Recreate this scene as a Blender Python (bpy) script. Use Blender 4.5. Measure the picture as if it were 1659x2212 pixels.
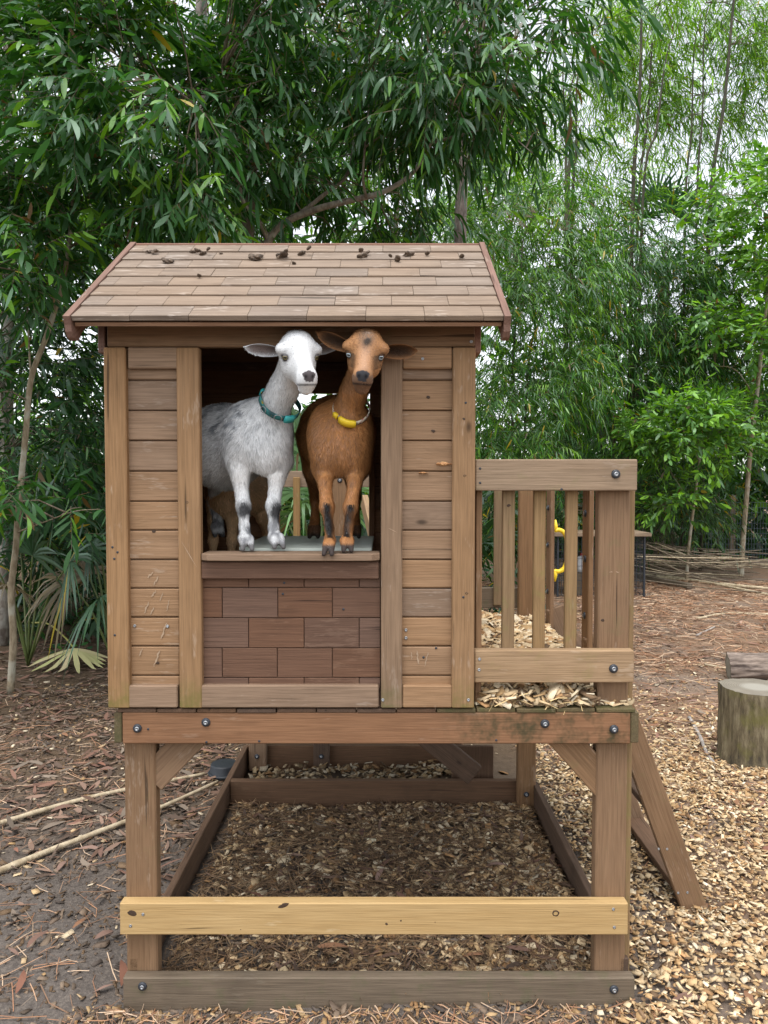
import bpy, bmesh, math, random
import numpy as np
from mathutils import Vector, Matrix, noise as mnoise
random.seed(7)
RNG = np.random.default_rng(7)
SC = bpy.context.scene
COL = SC.collection
for _o in list(bpy.data.objects):
    bpy.data.objects.remove(_o, do_unlink=True)

# ---------------------------------------------------------------- camera
FPX, IMW, IMH = 1662.0, 1659.0, 2212.0       # focal length and frame, in units of the photograph's preview
CAMD, CAMH = 2.14, 1.485                     # metres in front of the playhouse front, metres above ground
PITCH = math.atan((1106 - 1044) / FPX)
cam_d = bpy.data.cameras.new('camera')
cam_d.sensor_fit = 'VERTICAL'
cam_d.sensor_height = 36.0
cam_d.lens = 36.0 * FPX / IMH
cam_d.clip_start = 0.05
cam_d.clip_end = 500
cam = bpy.data.objects.new('camera', cam_d)
COL.objects.link(cam)
cam.location = (0, -CAMD, CAMH)
cam.rotation_euler = (math.pi / 2 - PITCH, 0, 0)
SC.camera = cam
# ---------------------------------------------------------------- sky, sun, exposure
SUN_EL, SUN_AZ = math.radians(72), math.radians(195)
w = bpy.data.worlds.new('World')
SC.world = w
w.use_nodes = True
wn = w.node_tree
wn.nodes.clear()
sky = wn.nodes.new('ShaderNodeTexSky')
sky.sky_type = 'NISHITA'
sky.sun_disc = False
sky.sun_elevation = SUN_EL
sky.sun_rotation = SUN_AZ
sky.air_density = 1.0
sky.dust_density = 1.5
sky.ozone_density = 1.0
hs = wn.nodes.new('ShaderNodeHueSaturation')      # cloud cover takes the blue out of the whole sky
hs.inputs['Saturation'].default_value = 0.22
bg = wn.nodes.new('ShaderNodeBackground')
bg.inputs['Strength'].default_value = 0.15
wo = wn.nodes.new('ShaderNodeOutputWorld')
wn.links.new(sky.outputs[0], hs.inputs['Color'])
wn.links.new(hs.outputs[0], bg.inputs[0])
wn.links.new(bg.outputs[0], wo.inputs[0])
sun_d = bpy.data.lights.new('sun', 'SUN')
sun_d.energy = 1.0
sun_d.angle = math.radians(40)
sun_d.color = (1.0, 0.97, 0.93)
sun = bpy.data.objects.new('sun', sun_d)
COL.objects.link(sun)
# direction towards the sun: high up behind the cloud and the camera
_sd = Vector((math.sin(SUN_AZ) * math.cos(SUN_EL), math.cos(SUN_AZ) * math.cos(SUN_EL), math.sin(SUN_EL)))
sun.rotation_euler = _sd.to_track_quat('Z', 'Y').to_euler()
sun.location = (0, -4, 8)
SC.view_settings.view_transform = 'Standard'
SC.view_settings.look = 'None'
SC.view_settings.gamma = 1.0
SC.view_settings.exposure = 1.38
SC.view_settings.use_curve_mapping = False
SC.render.engine = 'CYCLES'
SC.cycles.use_denoising = True
SC.cycles.max_bounces = 5
SC.cycles.diffuse_bounces = 2
SC.cycles.transparent_max_bounces = 8
SC.cycles.caustics_reflective = False
SC.cycles.caustics_refractive = False

# ---------------------------------------------------------------- helpers
def pix(dx, dy, Y):
    """world point on the plane y = Y that stands at this place of the photograph"""
    u, v = (dx - IMW / 2) / FPX, (IMH / 2 - dy) / FPX
    cp, sp = math.cos(PITCH), math.sin(PITCH)
    d = Vector((u, cp + v * sp, -sp + v * cp))
    t = (Y + CAMD) / d.y
    return Vector((0, -CAMD, CAMH)) + d * t

PW = {}
def setp(o, parent):
    if parent is not None:
        o.parent = parent
        o.matrix_parent_inverse = Matrix.Translation(-PW[parent.name])

def link(o):
    COL.objects.link(o)
    return o

def empty(name, loc=(0, 0, 0), parent=None, label=None, cat=None, group=None):
    o = bpy.data.objects.new(name, None)
    o.empty_display_size = 0.1
    link(o)
    loc = Vector(loc)
    o.location = loc
    PW[o.name] = loc
    setp(o, parent)
    tag(o, label, cat, group)
    return o

def tag(o, label=None, cat=None, group=None, kind=None):
    if label: o['label'] = label
    if cat: o['category'] = cat
    if group: o['group'] = group
    if kind: o['kind'] = kind
    return o

def mesh_obj(name, me, mat=None, parent=None, loc=(0, 0, 0), rot=None):
    o = bpy.data.objects.new(name, me)
    if mat is not None and len(me.materials) == 0:
        me.materials.append(mat)
    link(o)
    o.location = loc
    if rot is not None:
        o.rotation_euler = rot
    PW[o.name] = Vector(loc)
    setp(o, parent)
    return o

def np_mesh(name, V, F, smooth=False, colors=None):
    """fast mesh from an (n,3) array and an (m,k) array of faces (k fixed) or list of such arrays"""
    me = bpy.data.meshes.new(name)
    V = np.ascontiguousarray(V, dtype=np.float32)
    Fs = F if isinstance(F, list) else [F]
    Fs = [np.asarray(f, dtype=np.int32) for f in Fs if len(f)]
    me.vertices.add(len(V))
    me.vertices.foreach_set('co', V.ravel())
    nl = sum(f.size for f in Fs)
    me.loops.add(nl)
    me.loops.foreach_set('vertex_index', np.concatenate([f.ravel() for f in Fs]))
    tot = np.concatenate([np.full(len(f), f.shape[1], np.int32) for f in Fs])
    st = np.concatenate([[0], np.cumsum(tot)[:-1]]).astype(np.int32)
    me.polygons.add(len(tot))
    me.polygons.foreach_set('loop_start', st)
    if smooth:
        me.polygons.foreach_set('use_smooth', np.ones(len(tot), bool))
    me.update(calc_edges=True)
    if colors is not None:
        a = me.color_attributes.new('Col', 'FLOAT_COLOR', 'POINT')
        c = np.ones((len(V), 4), np.float32)
        c[:, :3] = colors
        a.data.foreach_set('color', c.ravel())
    return me

_boxcache = {}
def box_mesh(sx, sy, sz, bev=0.002, mat=None):
    """bevelled box about the origin, long grain along x; alike boxes share one mesh"""
    key = (round(sx, 4), round(sy, 4), round(sz, 4), round(bev, 4), mat.name if mat else '')
    if key in _boxcache:
        return _boxcache[key]
    bm = bmesh.new()
    bmesh.ops.create_cube(bm, size=1.0)
    for v in bm.verts:
        v.co = Vector((v.co.x * sx, v.co.y * sy, v.co.z * sz))
    if bev > 0:
        b = min(bev, 0.4 * min(sx, sy, sz))
        bmesh.ops.bevel(bm, geom=bm.edges[:], offset=b, segments=1, affect='EDGES', profile=0.5)
    me = bpy.data.meshes.new('plank')
    bm.to_mesh(me)
    bm.free()
    if mat: me.materials.append(mat)
    _boxcache[key] = me
    return me

JIT = random.Random(3)
def plank(name, parent, x0, x1, y0, y1, z0, z1, mat, grain='x', bev=0.0025, jit=0.0):
    sx, sy, sz = x1 - x0, y1 - y0, z1 - z0
    c = ((x0 + x1) / 2, (y0 + y1) / 2, (z0 + z1) / 2)
    if grain == 'x':
        me, rot = box_mesh(sx, sy, sz, bev, mat), (0, 0, 0)
    elif grain == 'z':
        me, rot = box_mesh(sz, sy, sx, bev, mat), (0, math.pi / 2, 0)
    else:
        me, rot = box_mesh(sy, sx, sz, bev, mat), (0, 0, math.pi / 2)
    if jit:
        rot = tuple(r + JIT.uniform(-jit, jit) for r in rot)
    return mesh_obj(name, me, None, parent, c, rot)

def ppx(name, parent, px, Y, depth, mat, grain='x', bev=0.0025, jit=0.0):
    """plank whose front face covers this rectangle (left, right, top, bottom) of the photograph at plane y = Y"""
    l, r, t, b = px
    ym, xm = (t + b) / 2, (l + r) / 2
    return plank(name, parent, pix(l, ym, Y).x, pix(r, ym, Y).x, Y, Y + depth, pix(xm, b, Y).z, pix(xm, t, Y).z, mat, grain, bev, jit)

def beam(name, parent, a, b, wid, thick, mat, up=(0, 0, 1), bev=0.0025):
    """board from a to b; wid measured along `up` made square to the board, thick across"""
    a, b = Vector(a), Vector(b)
    L = (b - a).length
    X = (b - a).normalized()
    Z = Vector(up)
    Z = (Z - X * Z.dot(X)).normalized()
    Yv = Z.cross(X)
    me = box_mesh(L, thick, wid, bev, mat)
    o = mesh_obj(name, me, None, parent)
    M = Matrix((X, Yv, Z)).transposed().to_4x4()
    M.translation = (a + b) / 2
    o.location = M.translation
    o.rotation_euler = M.to_euler()
    return o

def tube_arrays(pts, rad, n=8, cap=True):
    P = np.array([tuple(p) for p in pts], float)
    m = len(P)
    R = np.full(m, rad, float) if np.isscalar(rad) else np.asarray(rad, float)
    T = np.gradient(P, axis=0)
    T /= np.linalg.norm(T, axis=1)[:, None] + 1e-12
    ref = np.array([0., 0., 1.]) if abs(T[0, 2]) < 0.9 else np.array([1., 0., 0.])
    Vs, U = [], None
    for i in range(m):
        if U is None: U = np.cross(T[i], ref)
        U = U - T[i] * U.dot(T[i]); U /= np.linalg.norm(U)
        W = np.cross(T[i], U)
        a = np.linspace(0, 2 * math.pi, n, endpoint=False)
        Vs.append(P[i] + R[i] * (np.cos(a)[:, None] * U + np.sin(a)[:, None] * W))
    V = np.concatenate(Vs)
    F = []
    for i in range(m - 1):
        for k in range(n):
            k2 = (k + 1) % n
            F.append((i * n + k, i * n + k2, (i + 1) * n + k2, (i + 1) * n + k))
    F = np.array(F)
    T3 = []
    if cap:
        V = np.vstack([V, P[0], P[-1]])
        b0, b1 = len(V) - 2, len(V) - 1
        for k in range(n):
            k2 = (k + 1) % n
            T3.append((b0, k2, k)); T3.append((b1, (m - 1) * n + k, (m - 1) * n + k2))
    return V, F, np.array(T3) if T3 else np.zeros((0, 3), int)

def tube(name, parent, pts, rad, mat, n=8, smooth=True):
    V, F, T3 = tube_arrays(pts, rad, n)
    return mesh_obj(name, np_mesh(name, V, [F, T3], smooth), mat, parent)

def smooth_path(pts, k=6):
    """Catmull-Rom through the points"""
    P = [Vector(p) for p in pts]
    P = [P[0] * 2 - P[1]] + P + [P[-1] * 2 - P[-2]]
    out = []
    for i in range(1, len(P) - 2):
        for j in range(k):
            t = j / k
            a, b, c, d = P[i - 1], P[i], P[i + 1], P[i + 2]
            out.append(0.5 * ((2 * b) + (c - a) * t + (2 * a - 5 * b + 4 * c - d) * t * t + (3 * b - a - 3 * c + d) * t ** 3))
    out.append(P[-2])
    return out

# ---------------------------------------------------------------- materials
class G:
    def __init__(self, name):
        self.m = bpy.data.materials.new(name)
        self.m.use_nodes = True
        self.t = self.m.node_tree
        self.t.nodes.clear()
        self.out = self.t.nodes.new('ShaderNodeOutputMaterial')
    def n(self, typ, attrs=None, **inp):
        nd = self.t.nodes.new('ShaderNode' + typ)
        for k, v in (attrs or {}).items():
            setattr(nd, k, v)
        for k, v in inp.items():
            key = int(k[1:]) if k[0] == 'i' and k[1:].isdigit() else k.replace('_', ' ')
            self.put(nd.inputs[key], v)
        return nd
    def put(self, sock, v):
        if isinstance(v, bpy.types.NodeSocket):
            self.t.links.new(v, sock)
        elif isinstance(v, bpy.types.Node):
            self.t.links.new(v.outputs[0], sock)
        else:
            if sock.type == 'RGBA' and len(v) == 3: v = (*v, 1)
            sock.default_value = v
    def math(self, op, a, b=None, clamp=False):
        nd = self.n('Math', {'operation': op, 'use_clamp': clamp}, i0=a)
        if b is not None: self.put(nd.inputs[1], b)
        return nd.outputs[0]
    def mix(self, f, a, b, mode='MIX'):
        nd = self.t.nodes.new('ShaderNodeMix')
        nd.data_type = 'RGBA'
        nd.blend_type = mode
        self.put(nd.inputs[0], f); self.put(nd.inputs[6], a); self.put(nd.inputs[7], b)
        return nd.outputs[2]
    def ramp(self, f, *stops):
        nd = self.t.nodes.new('ShaderNodeValToRGB')
        cr = nd.color_ramp
        while len(cr.elements) < len(stops): cr.elements.new(0.5)
        for e, (p, c) in zip(cr.elements, stops):
            e.position = p
            e.color = (*c, 1) if not np.isscalar(c) else (c, c, c, 1)
        self.put(nd.inputs[0], f)
        return nd.outputs[0]
    def noise(self, vec, scale, detail=3, rough=0.55, dist=0.0):
        nd = self.n('TexNoise', None, Vector=vec, Scale=scale, Detail=detail, Roughness=rough, Distortion=dist)
        return nd.outputs[0]
    def mapv(self, vec, scale=(1, 1, 1), loc=(0, 0, 0)):
        nd = self.n('Mapping', None, Vector=vec, Location=loc, Scale=scale)
        return nd.outputs[0]
    def bsdf(self, color, rough=0.7, bump=None, bstr=0.3, bdist=0.002, **kw):
        nd = self.n('BsdfPrincipled', None, Base_Color=color, Roughness=rough)
        for k, v in kw.items(): self.put(nd.inputs[k.replace('_', ' ')], v)
        if bump is not None:
            b = self.n('Bump', None, Height=bump, Strength=bstr, Distance=bdist)
            self.put(nd.inputs['Normal'], b)
        self.t.links.new(nd.outputs[0], self.out.inputs[0])
        return nd

def wood(name, base, dark, light, knots=0.5, wear=0.3, wearcol=(0.45, 0.36, 0.28), moss=0.0, mosscol=(0.10, 0.105, 0.04), dirt=0.25, grain=1.0, rough=0.72, tint=0.13, mossend=None, sat=0.97, warm=(1.0, 0.965, 0.93)):
    g = G(name)
    tc = g.n('TexCoord')
    oi = g.n('ObjectInfo')
    rnd = oi.outputs['Random']
    off = g.n('CombineXYZ', None, X=g.math('MULTIPLY', rnd, 37.0), Y=g.math('MULTIPLY', rnd, 91.0), Z=g.math('MULTIPLY', rnd, 53.0))
    vec = g.n('VectorMath', {'operation': 'ADD'}, i0=tc.outputs['Object'], i1=off.outputs[0]).outputs[0]
    # knots: sparse stretched cells that push the grain lines apart
    kv = g.mapv(vec, (5.0, 1.0, 11.0))
    vor = g.n('TexVoronoi', {'voronoi_dimensions': '3D'}, Vector=kv, Scale=1.0)
    kd = vor.outputs['Distance']
    pick = g.math('GREATER_THAN', g.n('SeparateColor', None, Color=vor.outputs['Color']).outputs[0], 1.0 - 0.42 * knots)
    near = g.math('MULTIPLY', g.ramp(kd, (0.0, 1.0), (0.34, 0.0)), pick)
    core = g.math('MULTIPLY', g.ramp(kd, (0.05, 1.0), (0.11, 0.0)), pick)
    wob = g.noise(g.mapv(vec, (1.1, 5, 5)), 1.6, 1)
    sep = g.n('SeparateXYZ', None, Vector=vec)
    ring = g.math('ADD', g.math('ADD', sep.outputs['Z'], g.math('MULTIPLY', sep.outputs['Y'], 0.7)), g.math('MULTIPLY', wob, 0.07))
    ring = g.math('ADD', ring, g.math('MULTIPLY', near, 0.045))
    lines = g.math('SINE', g.math('MULTIPLY', ring, 430.0))
    lines = g.ramp(g.math('MULTIPLY', g.math('ADD', lines, 1.0), 0.5), (0.25, 0.0), (0.95, 1.0))
    fine = g.noise(g.mapv(vec, (5, 170, 170)), 1.5, 2, 0.65)
    mid = g.noise(g.mapv(vec, (3, 26, 26)), 1.2, 3)
    blot = g.noise(vec, 5.0, 3, 0.6)
    c = g.mix(g.ramp(mid, (0.15, 0.0), (0.88, 1.0)), dark, light)
    c = g.mix(0.5, c, base)
    c = g.mix(g.math('MULTIPLY', lines, 0.20 * grain), c, dark)
    c = g.mix(g.math('MULTIPLY', g.ramp(fine, (0.42, 0.0), (0.75, 1.0)), 0.5 * grain), c, tuple(v * 0.5 for v in dark))
    c = g.mix(g.math('MULTIPLY', near, 0.35), c, tuple(v * 0.7 for v in dark))
    c = g.mix(g.math('MULTIPLY', core, 0.85), c, tuple(v * 0.25 for v in dark))
    # wear: scuffed pale fibres; grime: soft dark blotches
    wn_ = g.noise(g.mapv(vec, (6, 34, 34)), 1.9, 3, 0.75)
    c = g.mix(g.math('MULTIPLY', g.ramp(g.math('MULTIPLY', wn_, g.ramp(blot, (0.3, 0.6), (0.7, 1.25))), (0.60, 0.0), (0.72, 1.0)), wear), c, wearcol)
    c = g.mix(g.math('MULTIPLY', g.ramp(blot, (0.48, 0.0), (0.75, 1.0)), dirt), c, tuple(v * 0.45 for v in dark))
    crk = g.noise(g.mapv(vec, (2.2, 60, 60)), 1.0, 2, 0.5)
    c = g.mix(g.ramp(crk, (0.70, 0.0), (0.735, 0.75)), c, tuple(v * 0.22 for v in dark))
    if moss > 0:
        mn = g.noise(vec, 16.0, 3, 0.7)
        mf = g.ramp(mn, (0.62 - 0.25 * moss, 0.0), (0.80 - 0.2 * moss, 1.0))
        if mossend:
            lo, hi = mossend
            mf = g.math('MULTIPLY', mf, g.n('MapRange', {'clamp': True}, Value=g.n('SeparateXYZ', None, Vector=tc.outputs['Object']).outputs['X'], i1=lo, i2=hi, i3=0.0, i4=1.0).outputs[0])
        c = g.mix(g.math('MULTIPLY', mf, min(1, moss + 0.2)), c, mosscol)
    # board-to-board tone
    tone = g.math('ADD', g.math('MULTIPLY', rnd, tint * 2), 1.0 - tint)
    hsv = g.n('HueSaturation', None, Color=g.mix(1.0, c, warm, 'MULTIPLY'), Value=tone, Saturation=g.math('ADD', g.math('MULTIPLY', rnd, 0.22), sat - 0.11))
    g.bsdf(hsv, rough, g.math('MULTIPLY', fine, -1.0), 0.4, 0.0025, Specular_IOR_Level=0.25)
    return g.m

def plain(name, col, rough=0.6, metallic=0.0, var=0.15, scale=20, spec=0.4, bump=0.0):
    g = G(name)
    tc = g.n('TexCoord')
    nz = g.noise(tc.outputs['Object'], scale, 4, 0.6)
    c = g.mix(nz, tuple(v * (1 - var) for v in col), tuple(min(1, v * (1 + var)) for v in col))
    g.bsdf(c, rough, nz if bump else None, bump, 0.003, Metallic=metallic, Specular_IOR_Level=spec)
    return g.m

M = {}
M['wall'] = wood('weathered_wall_wood', (0.295, 0.188, 0.112), (0.20, 0.122, 0.068), (0.37, 0.25, 0.16), knots=0.95, wear=0.42)
M['column'] = wood('column_wood', (0.28, 0.175, 0.096), (0.19, 0.113, 0.058), (0.35, 0.23, 0.135), knots=0.85, wear=0.40, moss=0.8, mosscol=(0.115, 0.115, 0.03), mossend=(0.40, 0.53))
M['roof'] = wood('roof_shingle_wood', (0.26, 0.200, 0.150), (0.15, 0.108, 0.078), (0.36, 0.295, 0.238), knots=0.1, wear=0.8, wearcol=(0.46, 0.395, 0.34), dirt=0.35, tint=0.04)
M['trim'] = wood('roof_trim_wood', (0.24, 0.14, 0.105), (0.15, 0.085, 0.06), (0.31, 0.20, 0.16), knots=0.1, wear=0.4, dirt=0.3, sat=1.0, warm=(0.98, 0.935, 0.91))
M['shingle_wall'] = wood('brown_shingle_wood', (0.150, 0.086, 0.056), (0.105, 0.058, 0.038), (0.19, 0.112, 0.075), knots=0.1, wear=0.28, wearcol=(0.30, 0.20, 0.14), tint=0.015, sat=1.0, warm=(0.98, 0.935, 0.91))
M['rail'] = wood('rail_wood', (0.315, 0.22, 0.135), (0.205, 0.137, 0.08), (0.41, 0.305, 0.205), knots=0.5, wear=0.4, moss=0.15, mosscol=(0.20, 0.18, 0.07))
M['baluster'] = wood('baluster_wood', (0.27, 0.175, 0.085), (0.175, 0.108, 0.048), (0.33, 0.225, 0.115), knots=0.4, wear=0.25, moss=0.35, mosscol=(0.19, 0.175, 0.055))
M['beam'] = wood('beam_wood', (0.24, 0.135, 0.078), (0.16, 0.085, 0.047), (0.30, 0.18, 0.11), knots=0.4, wear=0.2, moss=0.75, mosscol=(0.06, 0.05, 0.026), mossend=(0.16, 0.30), sat=1.0, warm=(0.98, 0.935, 0.91))
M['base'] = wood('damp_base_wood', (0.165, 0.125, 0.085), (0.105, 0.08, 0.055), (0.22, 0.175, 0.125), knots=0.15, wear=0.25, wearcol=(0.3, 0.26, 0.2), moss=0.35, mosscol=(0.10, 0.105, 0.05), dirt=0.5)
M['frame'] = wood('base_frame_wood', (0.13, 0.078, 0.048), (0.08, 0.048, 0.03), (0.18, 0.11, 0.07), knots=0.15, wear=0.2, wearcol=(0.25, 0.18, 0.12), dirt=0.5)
M['mossy'] = wood('mossy_end_wood', (0.13, 0.10, 0.05), (0.08, 0.06, 0.03), (0.16, 0.13, 0.065), moss=0.6, mosscol=(0.06, 0.065, 0.025))
M['fresh'] = wood('fresh_yellow_pine', (0.45, 0.305, 0.13), (0.33, 0.205, 0.075), (0.54, 0.395, 0.20), knots=0.3, wear=0.35, wearcol=(0.62, 0.50, 0.32), dirt=0.15, tint=0.02, grain=0.55)
M['inner'] = wood('interior_wood', (0.32, 0.185, 0.11), (0.21, 0.115, 0.066), (0.40, 0.245, 0.155), wear=0.1)
M['post'] = wood('post_wood', (0.235, 0.143, 0.078), (0.155, 0.090, 0.047), (0.30, 0.19, 0.11), knots=0.35, wear=0.35, moss=0.12, mosscol=(0.15, 0.14, 0.06))
M['knot'] = plain('dark_knot', (0.05, 0.028, 0.016), 0.7, 0, 0.6, 160, bump=0.5)
M['steel'] = plain('dull_zinc', (0.36, 0.37, 0.38), 0.42, 0.85, 0.3, 60)
M['bolt'] = plain('dark_bolt_plastic', (0.028, 0.032, 0.04), 0.42, 0.0, 0.3, 60)
M['yellow'] = plain('yellow_plastic', (0.85, 0.60, 0.03), 0.35, 0, 0.05)
M['white_plastic'] = plain('white_plastic', (0.44, 0.48, 0.43), 0.5, 0, 0.1)
M['black_rubber'] = plain('black_rubber', (0.022, 0.026, 0.032), 0.5, 0, 0.5, 14, bump=0.2)
# ---------------------------------------------------------------- the playhouse
HOUSE = empty('wooden_playhouse', (-0.03, 0.9, 0), label='brown wooden playhouse on stilts with two goats in its window', cat='playhouse')
def part(name, loc=(0, 0, 0)):
    return empty(name, loc, HOUSE)

def lathe_mesh(name, prof, n=20, mats=(), split=None):
    """profile [(r, h)] spun about -y (h grows towards the viewer at -y)"""
    V, F = [], []
    for r, h in prof:
        for k in range(n):
            a = 2 * math.pi * k / n
            V.append((r * math.cos(a), -h, r * math.sin(a)))
    for i in range(len(prof) - 1):
        for k in range(n):
            k2 = (k + 1) % n
            F.append((i * n + k, i * n + k2, (i + 1) * n + k2, (i + 1) * n + k))
    me = np_mesh(name, np.array(V), np.array(F), True)
    for m_ in mats: me.materials.append(m_)
    if split:
        mi = np.array([1 if (j // n) >= split else 0 for j in range(len(F))], np.int32)
        me.polygons.foreach_set('material_index', mi)
    return me
BOLT = lathe_mesh('bolt', [(0.0125, 0), (0.0125, 0.002), (0.0105, 0.0045), (0.0065, 0.006), (0.006, 0.0055), (0.0055, 0.0075), (0.003, 0.0078), (0.0028, 0.005), (0.0, 0.005)], 20, (M['bolt'], M['steel']), 4)
SCREW = lathe_mesh('screw', [(0.0045, 0), (0.0044, 0.0008), (0.0022, 0.001), (0.0018, 0.0002), (0.0, 0.0002)], 10, (M['steel'],))
HOLE = lathe_mesh('nail_hole', [(0.0035, 0), (0.003, 0.0006), (0.0, 0.0006)], 8, (M['bolt'],))
def bolt(parent, x, y, Y, me=BOLT, name='bolt'):
    o = mesh_obj(name, me, None, parent, pix(x, y, Y) + Vector((0, -0.0005, 0)), (0, random.uniform(0, 6), 0))
    return o

# ---- front wall
fw = part('front_wall', (-0.27, 0, 0.86))
YC = -0.012
for r in ((228, 275), (384, 433), (823, 869), (977, 1026)):
    ppx('column', fw, (r[0], r[1], 750, 1530), YC, 0.03, M['column'], 'z', 0.003)
ppx('rail', fw, (275.7, 383.3, 750, 796), YC + 0.003, 0.024, M['wall'], 'x', 0.003)
ppx('rail', fw, (870, 976.5, 750, 796), YC + 0.003, 0.024, M['wall'], 'x', 0.003)
ppx('rail', fw, (275.7, 383.3, 1481, 1529), YC + 0.002, 0.024, M['wall'], 'x', 0.003)
ppx('rail', fw, (434, 818, 1481, 1529), YC + 0.002, 0.024, M['wall'], 'x', 0.003)
ppx('rail', fw, (869.7, 976.3, 1481, 1529), YC + 0.002, 0.024, M['wall'], 'x', 0.003)
ppx('header', fw, (231, 1026, 702, 748.5), -0.006, 0.03, M['post'], 'x', 0.003)
LN = [789, 821, 887, 952, 1018, 1083, 1145.5, 1209, 1271, 1333.5, 1396, 1459.5, 1492]
for x0, x1 in ((272, 388), (866, 980)):
    for i in range(12):
        ppx('siding_plank', fw, (x0, x1, LN[i] + 1.2, LN[i + 1] - 1.2), 0.008 + JIT.uniform(0, 0.002), 0.014, M['wall'], 'x', 0.003, 0.003)
    ppx('wall_backing', fw, (x0 + 1, x1 - 1, 752, 1527), 0.024, 0.006, M['inner'], 'x', 0)
# shingled panel under the window
rows = [(1250, 1268.5, (537, 657, 776)), (1270, 1334, (480, 600, 718)), (1335.5, 1399, (537, 657, 776)), (1400.5, 1463, (480, 599, 718)), (1464.5, 1490, (537, 657, 776))]
for t, b, js in rows:
    xs = [433.5] + list(js) + [822]
    for k in range(len(xs) - 1):
        ppx('shingle', fw, (xs[k] + 0.7, xs[k + 1] - 0.7, t, b), 0.010 + JIT.uniform(0, 0.0015), 0.010, M['shingle_wall'], 'x', 0.0012)
ppx('wall_backing', fw, (433.5, 822, 1216, 1527), 0.022, 0.008, M['inner'], 'x', 0)
ppx('sill_rail', fw, (434, 818, 1213, 1251), -0.008, 0.024, M['shingle_wall'], 'x', 0.003)
for x, y, me, Y in ((1018, 738, SCREW, -0.006), (1012, 1512, SCREW, YC), (827, 1512, SCREW, YC), (913, 775, SCREW, YC + 0.003), (291, 1352, SCREW, 0.008), (362, 1353, SCREW, 0.008),
                    (243, 1182, HOLE, YC), (254, 1193, HOLE, YC), (247, 1207, HOLE, YC), (248, 1372, HOLE, YC), (877, 1361, SCREW, 0.008), (877, 1378, SCREW, 0.008), (915, 1420, HOLE, 0.008), (942, 1400, HOLE, 0.008),
                    (611, 1283, HOLE, 0.01), (614, 1259, HOLE, 0.01), (742, 1316, HOLE, 0.01), (1006, 870, HOLE, YC), (1001, 1290, HOLE, YC)):
    bolt(fw, x, y, Y, me, 'screw' if me is SCREW else 'nail_hole')
# damaged splintered plank on the right
def splinter(px0, px1, py0, py1, Y, name):
    bm = bmesh.new()
    n = 9
    rr = random.Random(5)
    a, b = pix(px0, (py0 + py1) / 2, Y), pix(px1, (py0 + py1) / 2, Y)
    h = (pix(px0, py0, Y).z - pix(px0, py1, Y).z)
    top, bot, cen = [], [], []
    for i in range(n):
        t = i / (n - 1)
        p = a.lerp(b, t)
        ww = h * (0.25 + 0.75 * math.sin(math.pi * min(1, t * 1.15))) * rr.uniform(0.6, 1.1)
        top.append(bm.verts.new(p + Vector((0, 0, ww * 0.55))))
        cen.append(bm.verts.new(p + Vector((0, -0.004 - rr.uniform(0, 0.005), rr.uniform(-0.2, 0.2) * ww))))
        bot.append(bm.verts.new(p + Vector((0, 0, -ww * 0.45))))
    for i in range(n - 1):
        bm.faces.new((top[i], top[i + 1], cen[i + 1], cen[i]))
        bm.faces.new((cen[i], cen[i + 1], bot[i + 1], bot[i]))
    me = bpy.data.meshes.new(name)
    bm.to_mesh(me); bm.free()
    return mesh_obj(name, me, M['raw'], fw)
g = G('raw_splintered_wood')
tc = g.n('TexCoord')
nz = g.noise(g.mapv(tc.outputs['Object'], (8, 60, 120)), 2, 4, 0.7)
g.bsdf(g.ramp(nz, (0.35, (0.34, 0.13, 0.05)), (0.6, (0.62, 0.36, 0.16))), 0.8, nz, 0.6, 0.004)
M['raw'] = g.m
splinter(942, 976, 997, 1008, 0.0068, 'splinter')
splinter(904, 925, 1019, 1024, 0.0068, 'splinter')

# ---- window sill with clipped corners
ZS = pix(620, 1197, -0.035).z
sx0, sx1 = pix(431, 1200, -0.035).x, pix(820, 1200, -0.035).x
bm = bmesh.new()
poly = [(sx0, -0.014), (sx0 + 0.022, -0.036), (sx1 - 0.022, -0.036), (sx1, -0.014), (sx1, 0.0695), (sx0, 0.0695)]
cx, cy = (sx0 + sx1) / 2, 0.017
vs = [bm.verts.new((x - cx, y - cy, -0.0095)) for x, y in poly]
f = bm.faces.new(vs)
ex = bmesh.ops.extrude_face_region(bm, geom=[f])
bmesh.ops.translate(bm, vec=(0, 0, 0.019), verts=[v for v in ex['geom'] if isinstance(v, bmesh.types.BMVert)])
bmesh.ops.recalc_face_normals(bm, faces=bm.faces[:])
bmesh.ops.bevel(bm, geom=bm.edges[:], offset=0.0018, segments=1, affect='EDGES')
me = bpy.data.meshes.new('window_sill'); bm.to_mesh(me); bm.free()
mesh_obj('window_sill', me, M['wall'], HOUSE, (cx, cy, ZS - 0.0095))

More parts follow.
